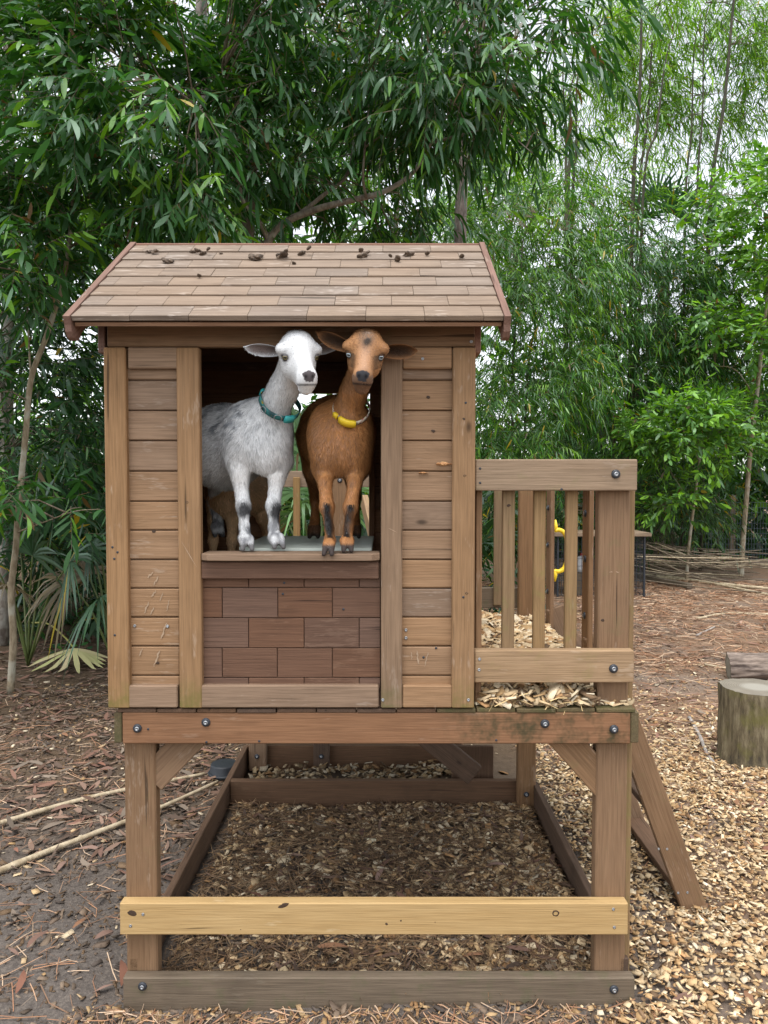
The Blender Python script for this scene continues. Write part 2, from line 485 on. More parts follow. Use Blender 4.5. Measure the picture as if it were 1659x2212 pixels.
# ---- house shell: side walls, back wall with a doorway
XL, XR = pix(229, 1140, 0).x, pix(1025, 1140, 0).x       # outer faces of the house
YB = 0.86
ZD = pix(829, 1531, 0).z                                # deck level
ZT = pix(829, 703, 0).z                                 # top of walls
sw = part('left_side_wall', (XL, 0.43, ZD))
rw = part('right_side_wall', (XR, 0.43, ZD))
bw = part('back_wall', (-0.26, YB, ZD))
nrow = 12
hh = (ZT - ZD) / nrow
for i in range(nrow):
    z0, z1 = ZD + i * hh + 0.0002, ZD + (i + 1) * hh - 0.0002
    plank('siding_plank', sw, XL + 0.004, XL + 0.02, 0.031, YB, z0, z1, M['inner'], 'y')
    plank('siding_plank', rw, XR - 0.02, XR - 0.004, 0.031, YB, z0, z1, M['inner'], 'y')
    dz = ZD + 0.90
    if z0 < dz:
        plank('siding_plank', bw, XL + 0.021, -0.405, YB - 0.018, YB - 0.002, z0, z1, M['inner'], 'x')
        plank('siding_plank', bw, -0.055, XR - 0.021, YB - 0.018, YB - 0.002, z0, z1, M['inner'], 'x')
    else:
        plank('siding_plank', bw, XL + 0.021, XR - 0.021, YB - 0.018, YB - 0.002, z0, z1, M['inner'], 'x')
for x in (-0.425, -0.058):
    plank('door_jamb', bw, x, x + 0.022, YB - 0.04, YB - 0.019, ZD, ZD + 0.9, M['inner'], 'z')
plank('inner_wall_post', rw, XR - 0.05, XR - 0.021, YB - 0.07, YB - 0.041, ZD, ZT, M['inner'], 'z')
# ends of the header
plank('header_end', sw, XL - 0.016, XL + 0.003, 0.0, 0.86, ZT - 0.075, ZT + 0.02, M['trim'], 'y')
plank('header_end', rw, XR - 0.003, XR + 0.016, 0.0, 0.86, ZT - 0.075, ZT + 0.02, M['trim'], 'y')
# strip of post beside the house wall
ppx('corner_post', fw, (1027.5, 1041, 1000, 1526), 0.037, 0.045, M['post'], 'z')

# ---- roof
rf = part('roof', (-0.25, 0.41, 2.28))
YE, YR = -0.12, 0.41
ZE, ZR = pix(620, 695, YE).z, pix(660, 538, YR).z
RX0, RX1 = pix(142, 697, YE).x, pix(1102, 697, YE).x
S0 = Vector((0, YE, ZE)); S1 = Vector((0, YR, ZR))
SL = (S1 - S0).length
SD = (S1 - S0).normalized()
SN = Vector((0, -SD.z, SD.y))
ang = math.atan2(SD.z, SD.y)
NR = 8
rh = SL / NR
SW = 0.153
tilt = 0.06
for side in (0, 1):
    for r in range(NR):
        # joints shift from row to row
        off = (-0.075 if r % 2 else -0.002) - (0.012 * ((r * 5) % 4))
        edges = [RX0 + 0.018]
        x = RX0 + 0.018 + SW + off
        while x < RX1 - 0.018 - 0.03:
            if x > edges[-1] + 0.03: edges.append(x)
            x += SW
        edges.append(RX1 - 0.018)
        for k in range(len(edges) - 1):
            wdt = edges[k + 1] - edges[k] - 0.0008
            if abs(wdt - (SW - 0.0008)) < 1e-4: wdt = SW - 0.0008
            me = box_mesh(wdt, rh + 0.012, 0.014, 0.0009, M['roof'])
            s = (r + 0.5) * rh + 0.002
            p = S0 + SD * s + SN * (0.008 + JIT.uniform(0, 0.0012))
            a_ = ang - tilt
            if side: p = Vector((0, 2 * YR - p.y, p.z)); a_ = -a_
            mesh_obj('shingle', me, None, rf, (edges[k] + wdt / 2 + 0.0004, p.y, p.z), (a_ + JIT.uniform(-.004, .004), 0, 0))
    dk = S0 + SD * (SL / 2) - SN * 0.008
    if side: dk = Vector((0, 2 * YR - dk.y, dk.z))
    me = box_mesh(RX1 - RX0 - 0.044, SL - 0.004, 0.010, 0, M['inner'])
    mesh_obj('roof_deck', me, None, rf, ((RX0 + RX1) / 2, dk.y, dk.z), (ang if not side else -ang, 0, 0))
# ridge strip
plank('ridge_board', rf, RX0 + 0.018, RX1 - 0.018, YR - 0.012, YR + 0.012, ZR + 0.006, ZR + 0.016, M['trim'], 'x')
# rake boards with rounded tails
def rake(x0, x1, side):
    bm = bmesh.new()
    a = S0 - SD * 0.012
    pr = []
    up, dn = 0.020, -0.048
    for s, h in ((0.0, up), (SL + 0.022, up), (SL - 0.012, dn), (0.055, dn)):
        pr.append(a + SD * s + SN * h)
    c = a + SD * 0.03 + SN * (dn + 0.004)
    for k in range(5):
        an = math.radians(260 - k * 28)
        pr.append(a + SD * (0.030 + 0.036 * math.cos(an)) + SN * (-0.022 + 0.036 * math.sin(an)))
    vs = []
    for p in pr:
        y = p.y if not side else 2 * YR - p.y
        vs.append(bm.verts.new((x0, y, p.z)))
    f = bm.faces.new(vs)
    ex = bmesh.ops.extrude_face_region(bm, geom=[f])
    bmesh.ops.translate(bm, vec=(x1 - x0, 0, 0), verts=[v for v in ex['geom'] if isinstance(v, bmesh.types.BMVert)])
    bmesh.ops.recalc_face_normals(bm, faces=bm.faces[:])
    o = Vector(((x0 + x1) / 2, YR if side else YE, ZE))
    # local frame with grain along the slope
    R = Matrix.Rotation((ang if not side else -ang), 4, 'X') @ Matrix.Rotation(math.pi / 2, 4, 'Z')
    MM = Matrix.Translation(o) @ R
    bm.transform(MM.inverted())
    me = bpy.data.meshes.new('rake_board'); bm.to_mesh(me); bm.free()
    ob = mesh_obj('rake_board', me, M['trim'], rf, o, R.to_euler())
for sd in (0, 1):
    rake(RX0, RX0 + 0.017, sd)
    rake(RX1 - 0.017, RX1, sd)
# purlins under the eaves
for y in (-0.045, 0.84):
    plank('purlin', rf, RX0 + 0.018, RX1 - 0.018, y, y + 0.034, ZT + 0.002 - 0.005, ZT + 0.030, M['trim'], 'x')
# thin sheets added to stop light leaking through the siding gaps; then gables
for x in (XL + 0.024, XR - 0.04):
    plank('light_stop', sw if x < 0 else rw, x, x + 0.004, 0.031, YB - 0.02, ZD, ZT, M['inner'], 'y', 0)
plank('light_stop', bw, XL + 0.021, -0.426, YB - 0.0015, YB + 0.003, ZD, ZT, M['inner'], 'x', 0)
plank('light_stop', bw, -0.055, XR - 0.021, YB - 0.0015, YB + 0.003, ZD, ZT, M['inner'], 'x', 0)
for x in (XL + 0.004, XR - 0.02):
    bm = bmesh.new()
    vs = [bm.verts.new((x, y, z)) for y, z in ((-0.0, ZT + 0.001), (YB, ZT + 0.001), (YR, ZR - 0.03))]
    f = bm.faces.new(vs)
    ex = bmesh.ops.extrude_face_region(bm, geom=[f])
    bmesh.ops.translate(bm, vec=(0.016, 0, 0), verts=[v for v in ex['geom'] if isinstance(v, bmesh.types.BMVert)])
    bmesh.ops.recalc_face_normals(bm, faces=bm.faces[:])
    me = bpy.data.meshes.new('gable'); bm.to_mesh(me); bm.free()
    mesh_obj('gable', me, M['inner'], HOUSE)

# ---- platform: beams, deck boards, posts, braces
pf = part('platform', (0, 0.9, ZD))
BX0, BX1 = pix(264, 1573, 0).x, pix(1362, 1573, 0).x
ZB0, ZB1 = pix(829, 1607, 0).z, pix(829, 1540, 0).z
fb = plank('front_beam', pf, BX0, BX1, 0, 0.035, ZB0, ZB1, M['beam'], 'x', 0.003)
YBK, YMID = 1.86, 1.36
plank('side_beam', pf, BX0 - 0.024, BX0 - 0.002, 0.002, YBK, ZB0 + 0.002, ZB1, M['mossy'], 'y')
plank('side_beam', pf, BX1 + 0.001, BX1 + 0.024, 0.002, YMID + 0.05, ZB0 + 0.002, ZB1 + 0.002, M['mossy'], 'y')
plank('rear_beam', pf, BX0, 0.38, YBK - 0.035, YBK, ZB0, ZB1, M['beam'], 'x')
plank('rear_beam', pf, 0.30, BX1, YMID, YMID + 0.035, ZB0, ZB1, M['beam'], 'x')
for y in (0.45, 0.9):
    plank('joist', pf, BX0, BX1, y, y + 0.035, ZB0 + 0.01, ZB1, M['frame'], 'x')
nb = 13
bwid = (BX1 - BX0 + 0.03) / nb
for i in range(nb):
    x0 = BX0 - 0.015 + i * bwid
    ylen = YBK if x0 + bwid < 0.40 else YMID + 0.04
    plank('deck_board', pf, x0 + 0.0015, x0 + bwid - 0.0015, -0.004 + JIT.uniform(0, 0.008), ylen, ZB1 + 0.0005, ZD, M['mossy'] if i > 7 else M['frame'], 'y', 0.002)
PXL0, PXL1 = pix(271, 1850, 0.036).x, pix(338, 1850, 0.036).x
PXR0, PXR1 = pix(1290, 1500, 0.036).x, pix(1357, 1500, 0.036).x
ZRT, ZRB = pix(1200, 992, 0).z, pix(1200, 1060, 0).z
plank('post', pf, PXL0, PXL1, 0.036, 0.081, 0, ZB1 - 0.001, M['post'], 'z', 0.004)
plank('post', pf, PXR0, PXR1, 0.036, 0.081, 0, ZRT - 0.004, M['post'], 'z', 0.004)
# rear posts
RPX0, RPX1 = pix(1116, 1450, YMID).x, pix(1155, 1450, YMID).x
plank('post', pf, RPX0, RPX1, YMID - 0.046, YMID - 0.001, 0, ZRT - 0.004, M['post'], 'z', 0.004)
LPX0 = pix(538, 1640, YBK - 0.08).x
plank('post', pf, LPX0, LPX0 + 0.089, YBK - 0.082, YBK - 0.037, 0, ZRT - 0.004, M['post'], 'z', 0.004)
mx = pix(677, 1640, YBK - 0.08).x
plank('post', pf, mx, mx + 0.082, YBK - 0.082, YBK - 0.037, 0.0, ZB1 - 0.001, M['frame'], 'z', 0.004)
plank('post', pf, 0.33, 0.40, YBK - 0.082, YBK - 0.037, 0, ZB1 - 0.001, M['frame'], 'z', 0.004)
# corner braces
def brace(a, b, Y, mat, wid=0.075, th=0.03):
    beam('corner_brace', pf, (a[0], Y, a[1]), (b[0], Y, b[1]), wid, th, mat, up=(0, 0, 1))
def brace_px(low, high, Y, mat, sgn, wid=0.085):
    """low and high are picture points on the visible lower edge"""
    a, b = pix(*low, Y), pix(*high, Y)
    d = (b - a).normalized()
    n = Vector((-d.z, 0, d.x)) * sgn
    a2, b2 = a - d * 0.0 + n * wid / 2, b + d * 0.04 + n * wid / 2
    beam('corner_brace', pf, a2, b2, wid, 0.034, mat, up=n)
brace_px((352, 1703), (443, 1607), 0.058, M['post'], 1)
brace_px((1286, 1718), (1187, 1607), 0.058, M['post'], -1)
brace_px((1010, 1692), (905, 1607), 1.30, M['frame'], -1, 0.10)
# dark panel below the rear step
ppx('step_panel', pf, (976, 1066, 1612, 1684), 1.46, 0.02, M['frame'], 'z')
for x, y in ((297, 1573), (445, 1560), (1177, 1563), (1326, 1575)):
    bolt(pf, x, y, 0.0)
bolt(pf, 320, 1575, 0, HOLE, 'nail_hole'); bolt(pf, 1072, 1599, 0, HOLE, 'nail_hole'); bolt(pf, 560, 1601, 0, HOLE, 'nail_hole'); bolt(pf, 446, 1603, 0, HOLE, 'nail_hole')
for x, y in ((1137, 1716), (1137, 1755)):
    bolt(pf, x, y, YMID - 0.046)
bolt(pf, 555, 1634, YBK - 0.082); bolt(pf, 694, 1634, YBK - 0.082)

# ---- railings
rl = part('railing', (0.45, 0, 1.0))
plank('top_rail', rl, pix(1027, 1026, 0).x, pix(1377, 1026, 0).x, 0, 0.035, ZRB, ZRT, M['rail'], 'x', 0.003)
ppx('lower_rail', rl, (1025, 1370, 1405, 1475), 0, 0.035, M['rail'], 'x', 0.003)
ZL0, ZL1 = pix(1200, 1475, 0).z, pix(1200, 1405, 0).z
for a, b in ((1085.5, 1112), (1153, 1178.5), (1222, 1247.5)):
    xa, xb = pix(a, 1230, 0.036).x, pix(b, 1230, 0.036).x
    plank('baluster', rl, xa, xb, 0.036, 0.058, ZL0 + 0.01, ZRT - 0.012, M['baluster'], 'z', 0.003, 0.003)
for x, y, me in ((1037, 1012, HOLE), (1037, 1043, HOLE), (1330, 1024, BOLT), (1036, 1424, SCREW), (1035, 1447, SCREW), (1325, 1444, BOLT), (1213, 1057, HOLE)):
    bolt(rl, x, y, 0.0, me, {'bolt': 'bolt', 'screw': 'screw', 'nail_hole': 'nail_hole'}[me.name.split('.')[0]])
# right side: upright boards that frame the ladder opening
UX0, UX1 = 0.706, 0.724
for y0, zb in ((0.052, 0.06), (0.51, 0.78), (1.12, 0.78)):
    plank('upright_board', rl, UX0 + (0 if y0 > .1 else -0.010), UX1 + (0 if y0 > .1 else -0.008), y0, y0 + 0.085, zb, ZRT - 0.01, M['baluster'] if y0 < 0.1 else M['post'], 'z', 0.003)
    for z in (1.38, 1.22, 1.02):
        if y0 > 0.1:
            o = mesh_obj('bolt', BOLT, None, rl, (UX0 - 0.0005, y0 + 0.04, z), (0, 0, -math.pi / 2))
plank('side_rail', rl, 0.686, 0.7035, 0.083, 0.60, ZRB, ZRT - 0.002, M['rail'], 'y')
# rear railing of the side deck
def rear_rail(x0, x1, Y, xs):
    plank('top_rail', rl, x0, x1, Y, Y + 0.03, ZRB, ZRT - 0.003, M['rail'], 'x')
    plank('lower_rail', rl, x0, x1, Y, Y + 0.03, ZL0 - 0.01, ZL1 - 0.01, M['base'], 'x')
    for x in xs:
        plank('baluster', rl, x, x + 0.035, Y - 0.022, Y - 0.001, ZL0 + 0.005, ZRT - 0.035, M['baluster'], 'z')
bxx = pix(1067, 1200, YMID - 0.02).x
rear_rail(0.30, BX1, YMID, (bxx, bxx - 0.12))
b1 = pix(633.5, 1150, YBK - 0.02).x
rear_rail(BX0, 0.38, YBK, (b1, b1 - 0.165, b1 - 0.33, b1 + 0.40, b1 + 0.55))
# post and stair rail seen through the doorway
wp = pix(722, 1150, YBK - 0.06).x
plank('post', rl, wp - 0.02, wp + 0.07, YBK - 0.075, YBK - 0.03, ZD, ZRT, M['post'], 'z')
mesh_obj('bolt', BOLT, None, rl, (wp + 0.03, YBK - 0.0755, 1.50))
beam('stair_rail', rl, (0.0, 1.3, 1.05), (-0.10, 1.75, 1.40), 0.07, 0.03, M['rail'])
# yellow grab handles beside the ladder
def grab(y):
    x = UX1 + 0.001
    h = empty('grab_handle', (x, y, 1.25), HOUSE)
    zt, zb = pix(1205, 1146, y).z, pix(1205, 1233, y).z
    pts = [(x + 0.002, y, zt), (x + 0.020, y, zt + 0.003), (x + 0.040, y, zt - 0.008), (x + 0.052, y, zt - 0.035), (x + 0.054, y, (zt + zb) / 2), (x + 0.052, y, zb + 0.035), (x + 0.040, y, zb + 0.008), (x + 0.020, y, zb - 0.003), (x + 0.002, y, zb)]
    tube('grip', h, smooth_path(pts, 4), 0.0095, M['yellow'], 10)
    for z, s in ((zt, 1), (zb, -1)):
        tube('mounting_foot', h, [(x + 0.004, y, z - 0.006 * s), (x + 0.005, y, z + 0.02 * s), (x + 0.004, y, z + 0.046 * s)], [0.009, 0.0095, 0.004], M['yellow'], 10)
grab(1.13)

# ---- ladder on the right
ld = part('ladder', (1.0, 0.8, 0))
la, lb = pix(1378 + 0, 1655, 0.52), pix(1497, 1985, 0.52)
dr = (lb - la).normalized()
for y in (0.535, 1.14):
    b_ = Vector((lb.x, y, 0.0)) ; a_ = b_ - dr * (1.02)
    beam('stringer', ld, a_ + Vector((0, 0, 0.0)), b_ + dr * 0.03, 0.088, 0.032, M['post'], up=(1, 0, 0.2), bev=0.003)
for k, t in enumerate((0.035, 0.36, 0.62, 0.88)):
    c = Vector((lb.x, 0, 0.0)) - dr * t
    o = plank('rung', ld, c.x - 0.04, c.x + 0.04, 0.553, 1.122, c.z - 0.012, c.z + 0.012, M['frame'], 'y')
for x, y in ((1423, 1834), (1441, 1834), (1465, 1929), (1485, 1928)):
    bolt(ld, x, y, 0.519, SCREW, 'screw')

# ---- base frame on the ground and the fresh board nailed across
bf = part('base_frame', (0, 0.9, 0))
ZG = 0.112
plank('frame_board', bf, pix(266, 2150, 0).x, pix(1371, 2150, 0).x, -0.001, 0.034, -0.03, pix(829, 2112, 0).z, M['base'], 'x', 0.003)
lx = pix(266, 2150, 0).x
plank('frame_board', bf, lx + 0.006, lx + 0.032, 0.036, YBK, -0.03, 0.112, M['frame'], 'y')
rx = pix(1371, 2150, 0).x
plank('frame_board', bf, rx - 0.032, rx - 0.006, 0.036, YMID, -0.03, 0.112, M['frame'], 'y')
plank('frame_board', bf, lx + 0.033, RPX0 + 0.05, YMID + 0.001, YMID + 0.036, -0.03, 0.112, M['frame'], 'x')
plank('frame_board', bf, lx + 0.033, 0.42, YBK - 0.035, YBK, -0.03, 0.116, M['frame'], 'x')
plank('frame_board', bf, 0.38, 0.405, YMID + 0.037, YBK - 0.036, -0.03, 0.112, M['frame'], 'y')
for x, y in ((308, 2130), (1326, 2137), (309, 2196), (1325, 2200)):
    bolt(bf, x, y, -0.001)
ZY1, ZY0 = pix(800, 1951, -0.002).z, pix(800, 2020, -0.002).z
plank('cross_board', HOUSE, pix(258.5, 1985, -0.002).x, pix(1357, 1985, -0.002).x, -0.002, 0.0345, ZY0, ZY1, M['fresh'], 'x', 0.003)['label'] = 'fresh yellow board across the front legs'
for x, y in ((309, 1975), (282, 2000), (1325, 1964), (1327, 2003)):
    bolt(HOUSE, x, y, -0.002, SCREW, 'screw')

# knots that stand out in the boards
def knot(parent, x, y, Y, rx, rz, seed, ring=False):
    rr = random.Random(seed)
    n = 16
    V = [(0, -0.0002, 0)]
    for rad in (0.5, 1.0):
        for k in range(n):
            a = 2 * math.pi * k / n
            q = rad * (1 + 0.28 * mnoise.noise(Vector((math.cos(a) * 1.3 + seed, math.sin(a) * 1.3, rad))))
            V.append((rx * q * math.cos(a), -0.0006 if rad < 1 else 0.0004, rz * q * math.sin(a)))
    T3 = [(0, 1 + k, 1 + (k + 1) % n) for k in range(n)]
    Q = [(1 + k, 1 + n + k, 1 + n + (k + 1) % n, 1 + (k + 1) % n) for k in range(n)]
    me = np_mesh('knot', np.array(V), [np.array(Q)] if ring else [np.array(T3), np.array(Q)], True)
    return mesh_obj('knot', me, M['knot'], parent, pix(x, y, Y), (0, rr.uniform(-.4, .4), 0))
for i, (x, y, rx, rz, rg) in enumerate(((286, 1973, .017, .010, False), (612, 1957, .019, .0065, False), (835, 1996, .0055, .004, False), (866, 1989, .0035, .003, False), (1200, 1973, .0125, .011, True), (940, 1992, .002, .002, False), (520, 2008, .002, .0015, False))):
    knot(HOUSE, x, y, -0.002, rx, rz, i, rg)
for i, (x, y, Y) in enumerate(((1002, 905, YC), (1004, 1028, YC), (936, 931, 0.0078), (925, 858, 0.0078), (1008, 1282, YC), (340, 1432, 0.0078), (332, 1148, 0.0078), (404, 1085, YC), (1099, 1092, 0.0355), (1302, 1340, 0.0355))):
    knot(fw, x, y, Y, .0055, .004, 20 + i, i % 3 == 1)

# chalky scuffs left by hooves on the planks
M['scuff'] = plain('pale_scuff', (0.355, 0.25, 0.165), 0.9, 0, 0.25, 90)
def scuff(x0, y0, x1, y1, w_, Y, parent):
    a, b_ = pix(x0, y0, Y), pix(x1, y1, Y)
    d = (b_ - a); L = d.length; d.normalize(); s_ = Vector((-d.z, 0, d.x))
    rr = random.Random(int(x0 * 7 + y0))
    V = []
    for i in range(9):
        t = i / 8
        ww = w_ * (0.25 + 0.75 * math.sin(math.pi * t) ** 0.6) * rr.uniform(0.45, 1.1)
        p = a + d * (L * t) + s_ * (w_ * rr.uniform(-.3, .3))
        for q in (-1, 1): V.append(tuple(p + s_ * (ww * q / 2) + Vector((0, -0.0004, 0))))
    mesh_obj('scuff_mark', np_mesh('scuff_mark', np.array(V), np.array([(2 * i, 2 * i + 1, 2 * i + 3, 2 * i + 2) for i in range(8)])), M['scuff'], parent)
for q in ((318, 1248, 331, 1236, .006), (332, 1265, 342, 1245, .005), (326, 1290, 338, 1275, .005), (312, 1325, 322, 1300, .006), (324, 1328, 332, 1312, .005), (345, 1298, 352, 1280, .004), (348, 1380, 360, 1345, .006), (360, 1320, 366, 1295, .004), (332, 1440, 345, 1405, .006), (300, 1418, 308, 1400, .004), (905, 1435, 900, 1405, .006), (917, 1440, 925, 1408, .004), (890, 1425, 888, 1408, .004)):
    scuff(*q[:4], q[4], 0.0074, fw)
scuff(392, 1170, 425, 1225, .0025, YC - 0.0002, fw); scuff(838, 1140, 858, 1150, .002, YC - 0.0002, fw); scuff(1316, 1236, 1324, 1235, .003, 0.0355, rl); scuff(1330, 1235, 1337, 1237, .003, 0.0355, rl)
# ---------------------------------------------------------------- goats
class SDF:
    """smooth union of round cones and ellipsoids, in groups that each have their own softness"""
    def __init__(self):
        self.groups = []
    def group(self, k):
        self.groups.append((k, []))
    def cone(self, a, b, ra, rb, flow=(0, 0, -1), fl=0.012, tagv=0):
        self.groups[-1][1].append(('c', np.array(a, float), np.array(b, float), ra, rb, np.array(flow, float), fl, tagv))
    def ell(self, c, r, R=None, flow=(0, 0, -1), fl=0.012, tagv=0):
        self.groups[-1][1].append(('e', np.array(c, float), np.array(r, float), None if R is None else np.array(R, float), 0, np.array(flow, float), fl, tagv))
    @staticmethod
    def dist(p, P):
        if p[0] == 'c':
            a, b, ra, rb = p[1:5]
            ab = b - a
            t = np.clip(((P - a) @ ab) / (ab @ ab), 0, 1)
            return np.linalg.norm(P - a - t[..., None] * ab, axis=-1) - (ra + (rb - ra) * t)
        c, r, R = p[1:4]
        q = P - c
        if R is not None: q = q @ R
        k0 = np.linalg.norm(q / r, axis=-1)
        k1 = np.linalg.norm(q / (r * r), axis=-1) + 1e-9
        return k0 * (k0 - 1) / k1
    def bounds(self, p, m):
        if p[0] == 'c':
            a, b, ra, rb = p[1:5]
            R = max(ra, rb) + m
            return np.minimum(a, b) - R, np.maximum(a, b) + R
        R = p[2].max() + m
        return p[1] - R, p[1] + R
    def eval(self, P):
        tot = np.zeros(P.shape[:-1])
        K = 0.007
        for k, prims in self.groups:
            s = np.zeros(P.shape[:-1])
            for p in prims:
                s += np.exp(-np.clip(self.dist(p, P), -0.1, 0.3) / k)
            d = -k * np.log(s + 1e-30)
            tot += np.exp(-np.clip(d, -0.1, 0.3) / K)
        return -K * np.log(tot + 1e-30)
    def mesh(self, h):
        allp = [p for _, ps in self.groups for p in ps]
        lo = np.min([self.bounds(p, 0.03)[0] for p in allp], axis=0)
        hi = np.max([self.bounds(p, 0.03)[1] for p in allp], axis=0)
        n = np.ceil((hi - lo) / h).astype(int) + 1
        ax = [lo[i] + h * np.arange(n[i]) for i in range(3)]
        K = 0.007
        tot = np.zeros(n)
        for k, prims in self.groups:
            s = np.zeros(n)
            for p in prims:
                b0, b1 = self.bounds(p, 7 * k + 0.012)
                i0 = np.clip(((b0 - lo) / h).astype(int), 0, n)
                i1 = np.clip(((b1 - lo) / h).astype(int) + 2, 0, n)
                sl = tuple(slice(i0[i], i1[i]) for i in range(3))
                X, Y_, Z = np.meshgrid(*[ax[i][sl[i]] for i in range(3)], indexing='ij')
                P = np.stack([X, Y_, Z], -1)
                s[sl] += np.exp(-np.clip(self.dist(p, P), -0.1, 0.3) / k)
            d = -k * np.log(s + 1e-30)
            tot += np.exp(-np.clip(d, -0.1, 0.3) / K)
        F = -K * np.log(tot + 1e-30)
        # surface nets
        ins = F < 0
        offs = [(i, j, k2) for i in (0, 1) for j in (0, 1) for k2 in (0, 1)]
        cs = np.zeros(tuple(n - 1), np.int8)
        for o in offs:
            cs += ins[o[0]:o[0] + n[0] - 1, o[1]:o[1] + n[1] - 1, o[2]:o[2] + n[2] - 1]
        act = (cs > 0) & (cs < 8)
        base = np.argwhere(act)
        cv = {o: F[base[:, 0] + o[0], base[:, 1] + o[1], base[:, 2] + o[2]] for o in offs}
        acc = np.zeros((len(base), 3)); cnt = np.zeros(len(base))
        for o in offs:
            for a in range(3):
                if o[a] == 0:
                    o2 = list(o); o2[a] = 1
                    f0, f1 = cv[o], cv[tuple(o2)]
                    m = (f0 < 0) != (f1 < 0)
                    t = np.where(m, f0 / (f0 - f1 + 1e-20), 0)
                    for c in range(3):
                        acc[:, c] += np.where(m, o[c] + (t if c == a else 0), 0)
                    cnt += m
        idx = -np.ones(act.shape, np.int32)
        idx[act] = np.arange(len(base))
        V = lo + h * (base + acc / cnt[:, None])
        faces = []
        for a in range(3):
            b, c = (a + 1) % 3, (a + 2) % 3
            s0 = [slice(None)] * 3; s1 = [slice(None)] * 3
            s0[a] = slice(0, n[a] - 1); s1[a] = slice(1, n[a])
            m = ins[tuple(s0)] != ins[tuple(s1)]
            e = np.argwhere(m)
            e = e[(e[:, b] > 0) & (e[:, c] > 0) & (e[:, b] < n[b] - 1) & (e[:, c] < n[c] - 1)]
            def cell(db, dc):
                q = e.copy(); q[:, b] -= db; q[:, c] -= dc
                return idx[q[:, 0], q[:, 1], q[:, 2]]
            quad = np.stack([cell(1, 1), cell(0, 1), cell(0, 0), cell(1, 0)], 1)
            flip = ~ins[e[:, 0], e[:, 1], e[:, 2]]
            quad[flip] = quad[flip][:, ::-1]
            faces.append(quad[(quad >= 0).all(1)])
        return V, np.concatenate(faces)
    def attrs(self, V):
        W = np.zeros(len(V)); fl = np.zeros((len(V), 3)); ln = np.zeros(len(V))
        for _, prims in self.groups:
            for p in prims:
                wt = np.exp(-np.clip(self.dist(p, V), -0.02, 0.2) / 0.008)
                W += wt; fl += wt[:, None] * p[5]; ln += wt * p[6]
        fl /= np.linalg.norm(fl, axis=1)[:, None] + 1e-9
        return fl, ln / (W + 1e-12)

def vnormals(V, F):
    a, b, c, d = (V[F[:, i]] for i in range(4))
    fn = np.cross(c - a, d - b)
    N = np.stack([sum(np.bincount(F[:, i], fn[:, q], len(V)) for i in range(4)) for q in range(3)], 1)
    return N / (np.linalg.norm(N, axis=1)[:, None] + 1e-12), np.linalg.norm(fn, axis=1) / 2

def relax(V, F, it=3, lam=0.5):
    e = np.concatenate([F[:, [0, 1]], F[:, [1, 2]], F[:, [2, 3]], F[:, [3, 0]]])
    for i in range(it):
        for l in (lam, -lam * 1.03):
            ia = np.concatenate([e[:, 0], e[:, 1]]); ib = np.concatenate([e[:, 1], e[:, 0]])
            C = np.bincount(ia, minlength=len(V))
            S = np.stack([np.bincount(ia, V[ib, q], len(V)) for q in range(3)], 1)
            V = V + l * (S / C[:, None] - V)
    return V

def vnoise(P, s, seed=0.0):
    return np.array([mnoise.noise(Vector((p[0] * s + seed, p[1] * s - seed, p[2] * s + 2 * seed))) for p in P])

g = G('goat_coat')
at = g.n('Attribute', {'attribute_name': 'Col'})
tc = g.n('TexCoord')
nz = g.noise(g.mapv(tc.outputs['Object'], (500, 500, 120)), 1.0, 2)
g.bsdf(g.mix(0.25, at.outputs[0], g.mix(nz, (0, 0, 0), at.outputs[0])), 0.75, nz, 0.3, 0.001, Specular_IOR_Level=0.2)
M['coat'] = g.m
g = G('goat_fur')
at = g.n('Attribute', {'attribute_name': 'Col'})
d1 = g.n('BsdfDiffuse', None, Color=at.outputs[0])
d2 = g.n('BsdfTranslucent', None, Color=at.outputs[0])
d3 = g.n('BsdfGlossy', None, Color=(1, 1, 1), Roughness=0.45)
m1 = g.n('MixShader', None, Fac=0.25); g.put(m1.inputs[1], d1); g.put(m1.inputs[2], d2)
m2 = g.n('MixShader', None, Fac=0.035); g.put(m2.inputs[1], m1); g.put(m2.inputs[2], d3)
g.t.links.new(m2.outputs[0], g.out.inputs[0])
M['fur'] = g.m
def eye_mat(name, iris):
    g = G(name)
    tc = g.n('TexCoord')
    s = g.n('SeparateXYZ', None, Vector=tc.outputs['Object'])
    # eye looks along local +y; unit sphere
    r = g.math('SQRT', g.math('ADD', g.math('POWER', s.outputs['X'], 2.0), g.math('POWER', s.outputs['Z'], 2.0)))
    px_ = g.math('POWER', g.math('DIVIDE', s.outputs['X'], 0.52), 2.0)
    pz_ = g.math('POWER', g.math('DIVIDE', s.outputs['Z'], 0.25), 2.0)
    pup = g.math('LESS_THAN', g.math('ADD', px_, pz_), 1.0)
    c = g.mix(g.math('GREATER_THAN', r, 0.74), iris, (0.02, 0.017, 0.015))
    c = g.mix(g.math('MULTIPLY', g.ramp(r, (0.4, 0.0), (0.74, 1.0)), 0.45), c, tuple(v * 0.3 for v in iris))
    c = g.mix(pup, c, (0.004, 0.004, 0.005))
    g.bsdf(c, 0.06, Specular_IOR_Level=0.6)
    return g.m
M['eye_blue'] = eye_mat('pale_blue_eye', (0.40, 0.47, 0.51))
M['eye_gold'] = eye_mat('amber_eye', (0.22, 0.18, 0.085))
M['strap_teal'] = None

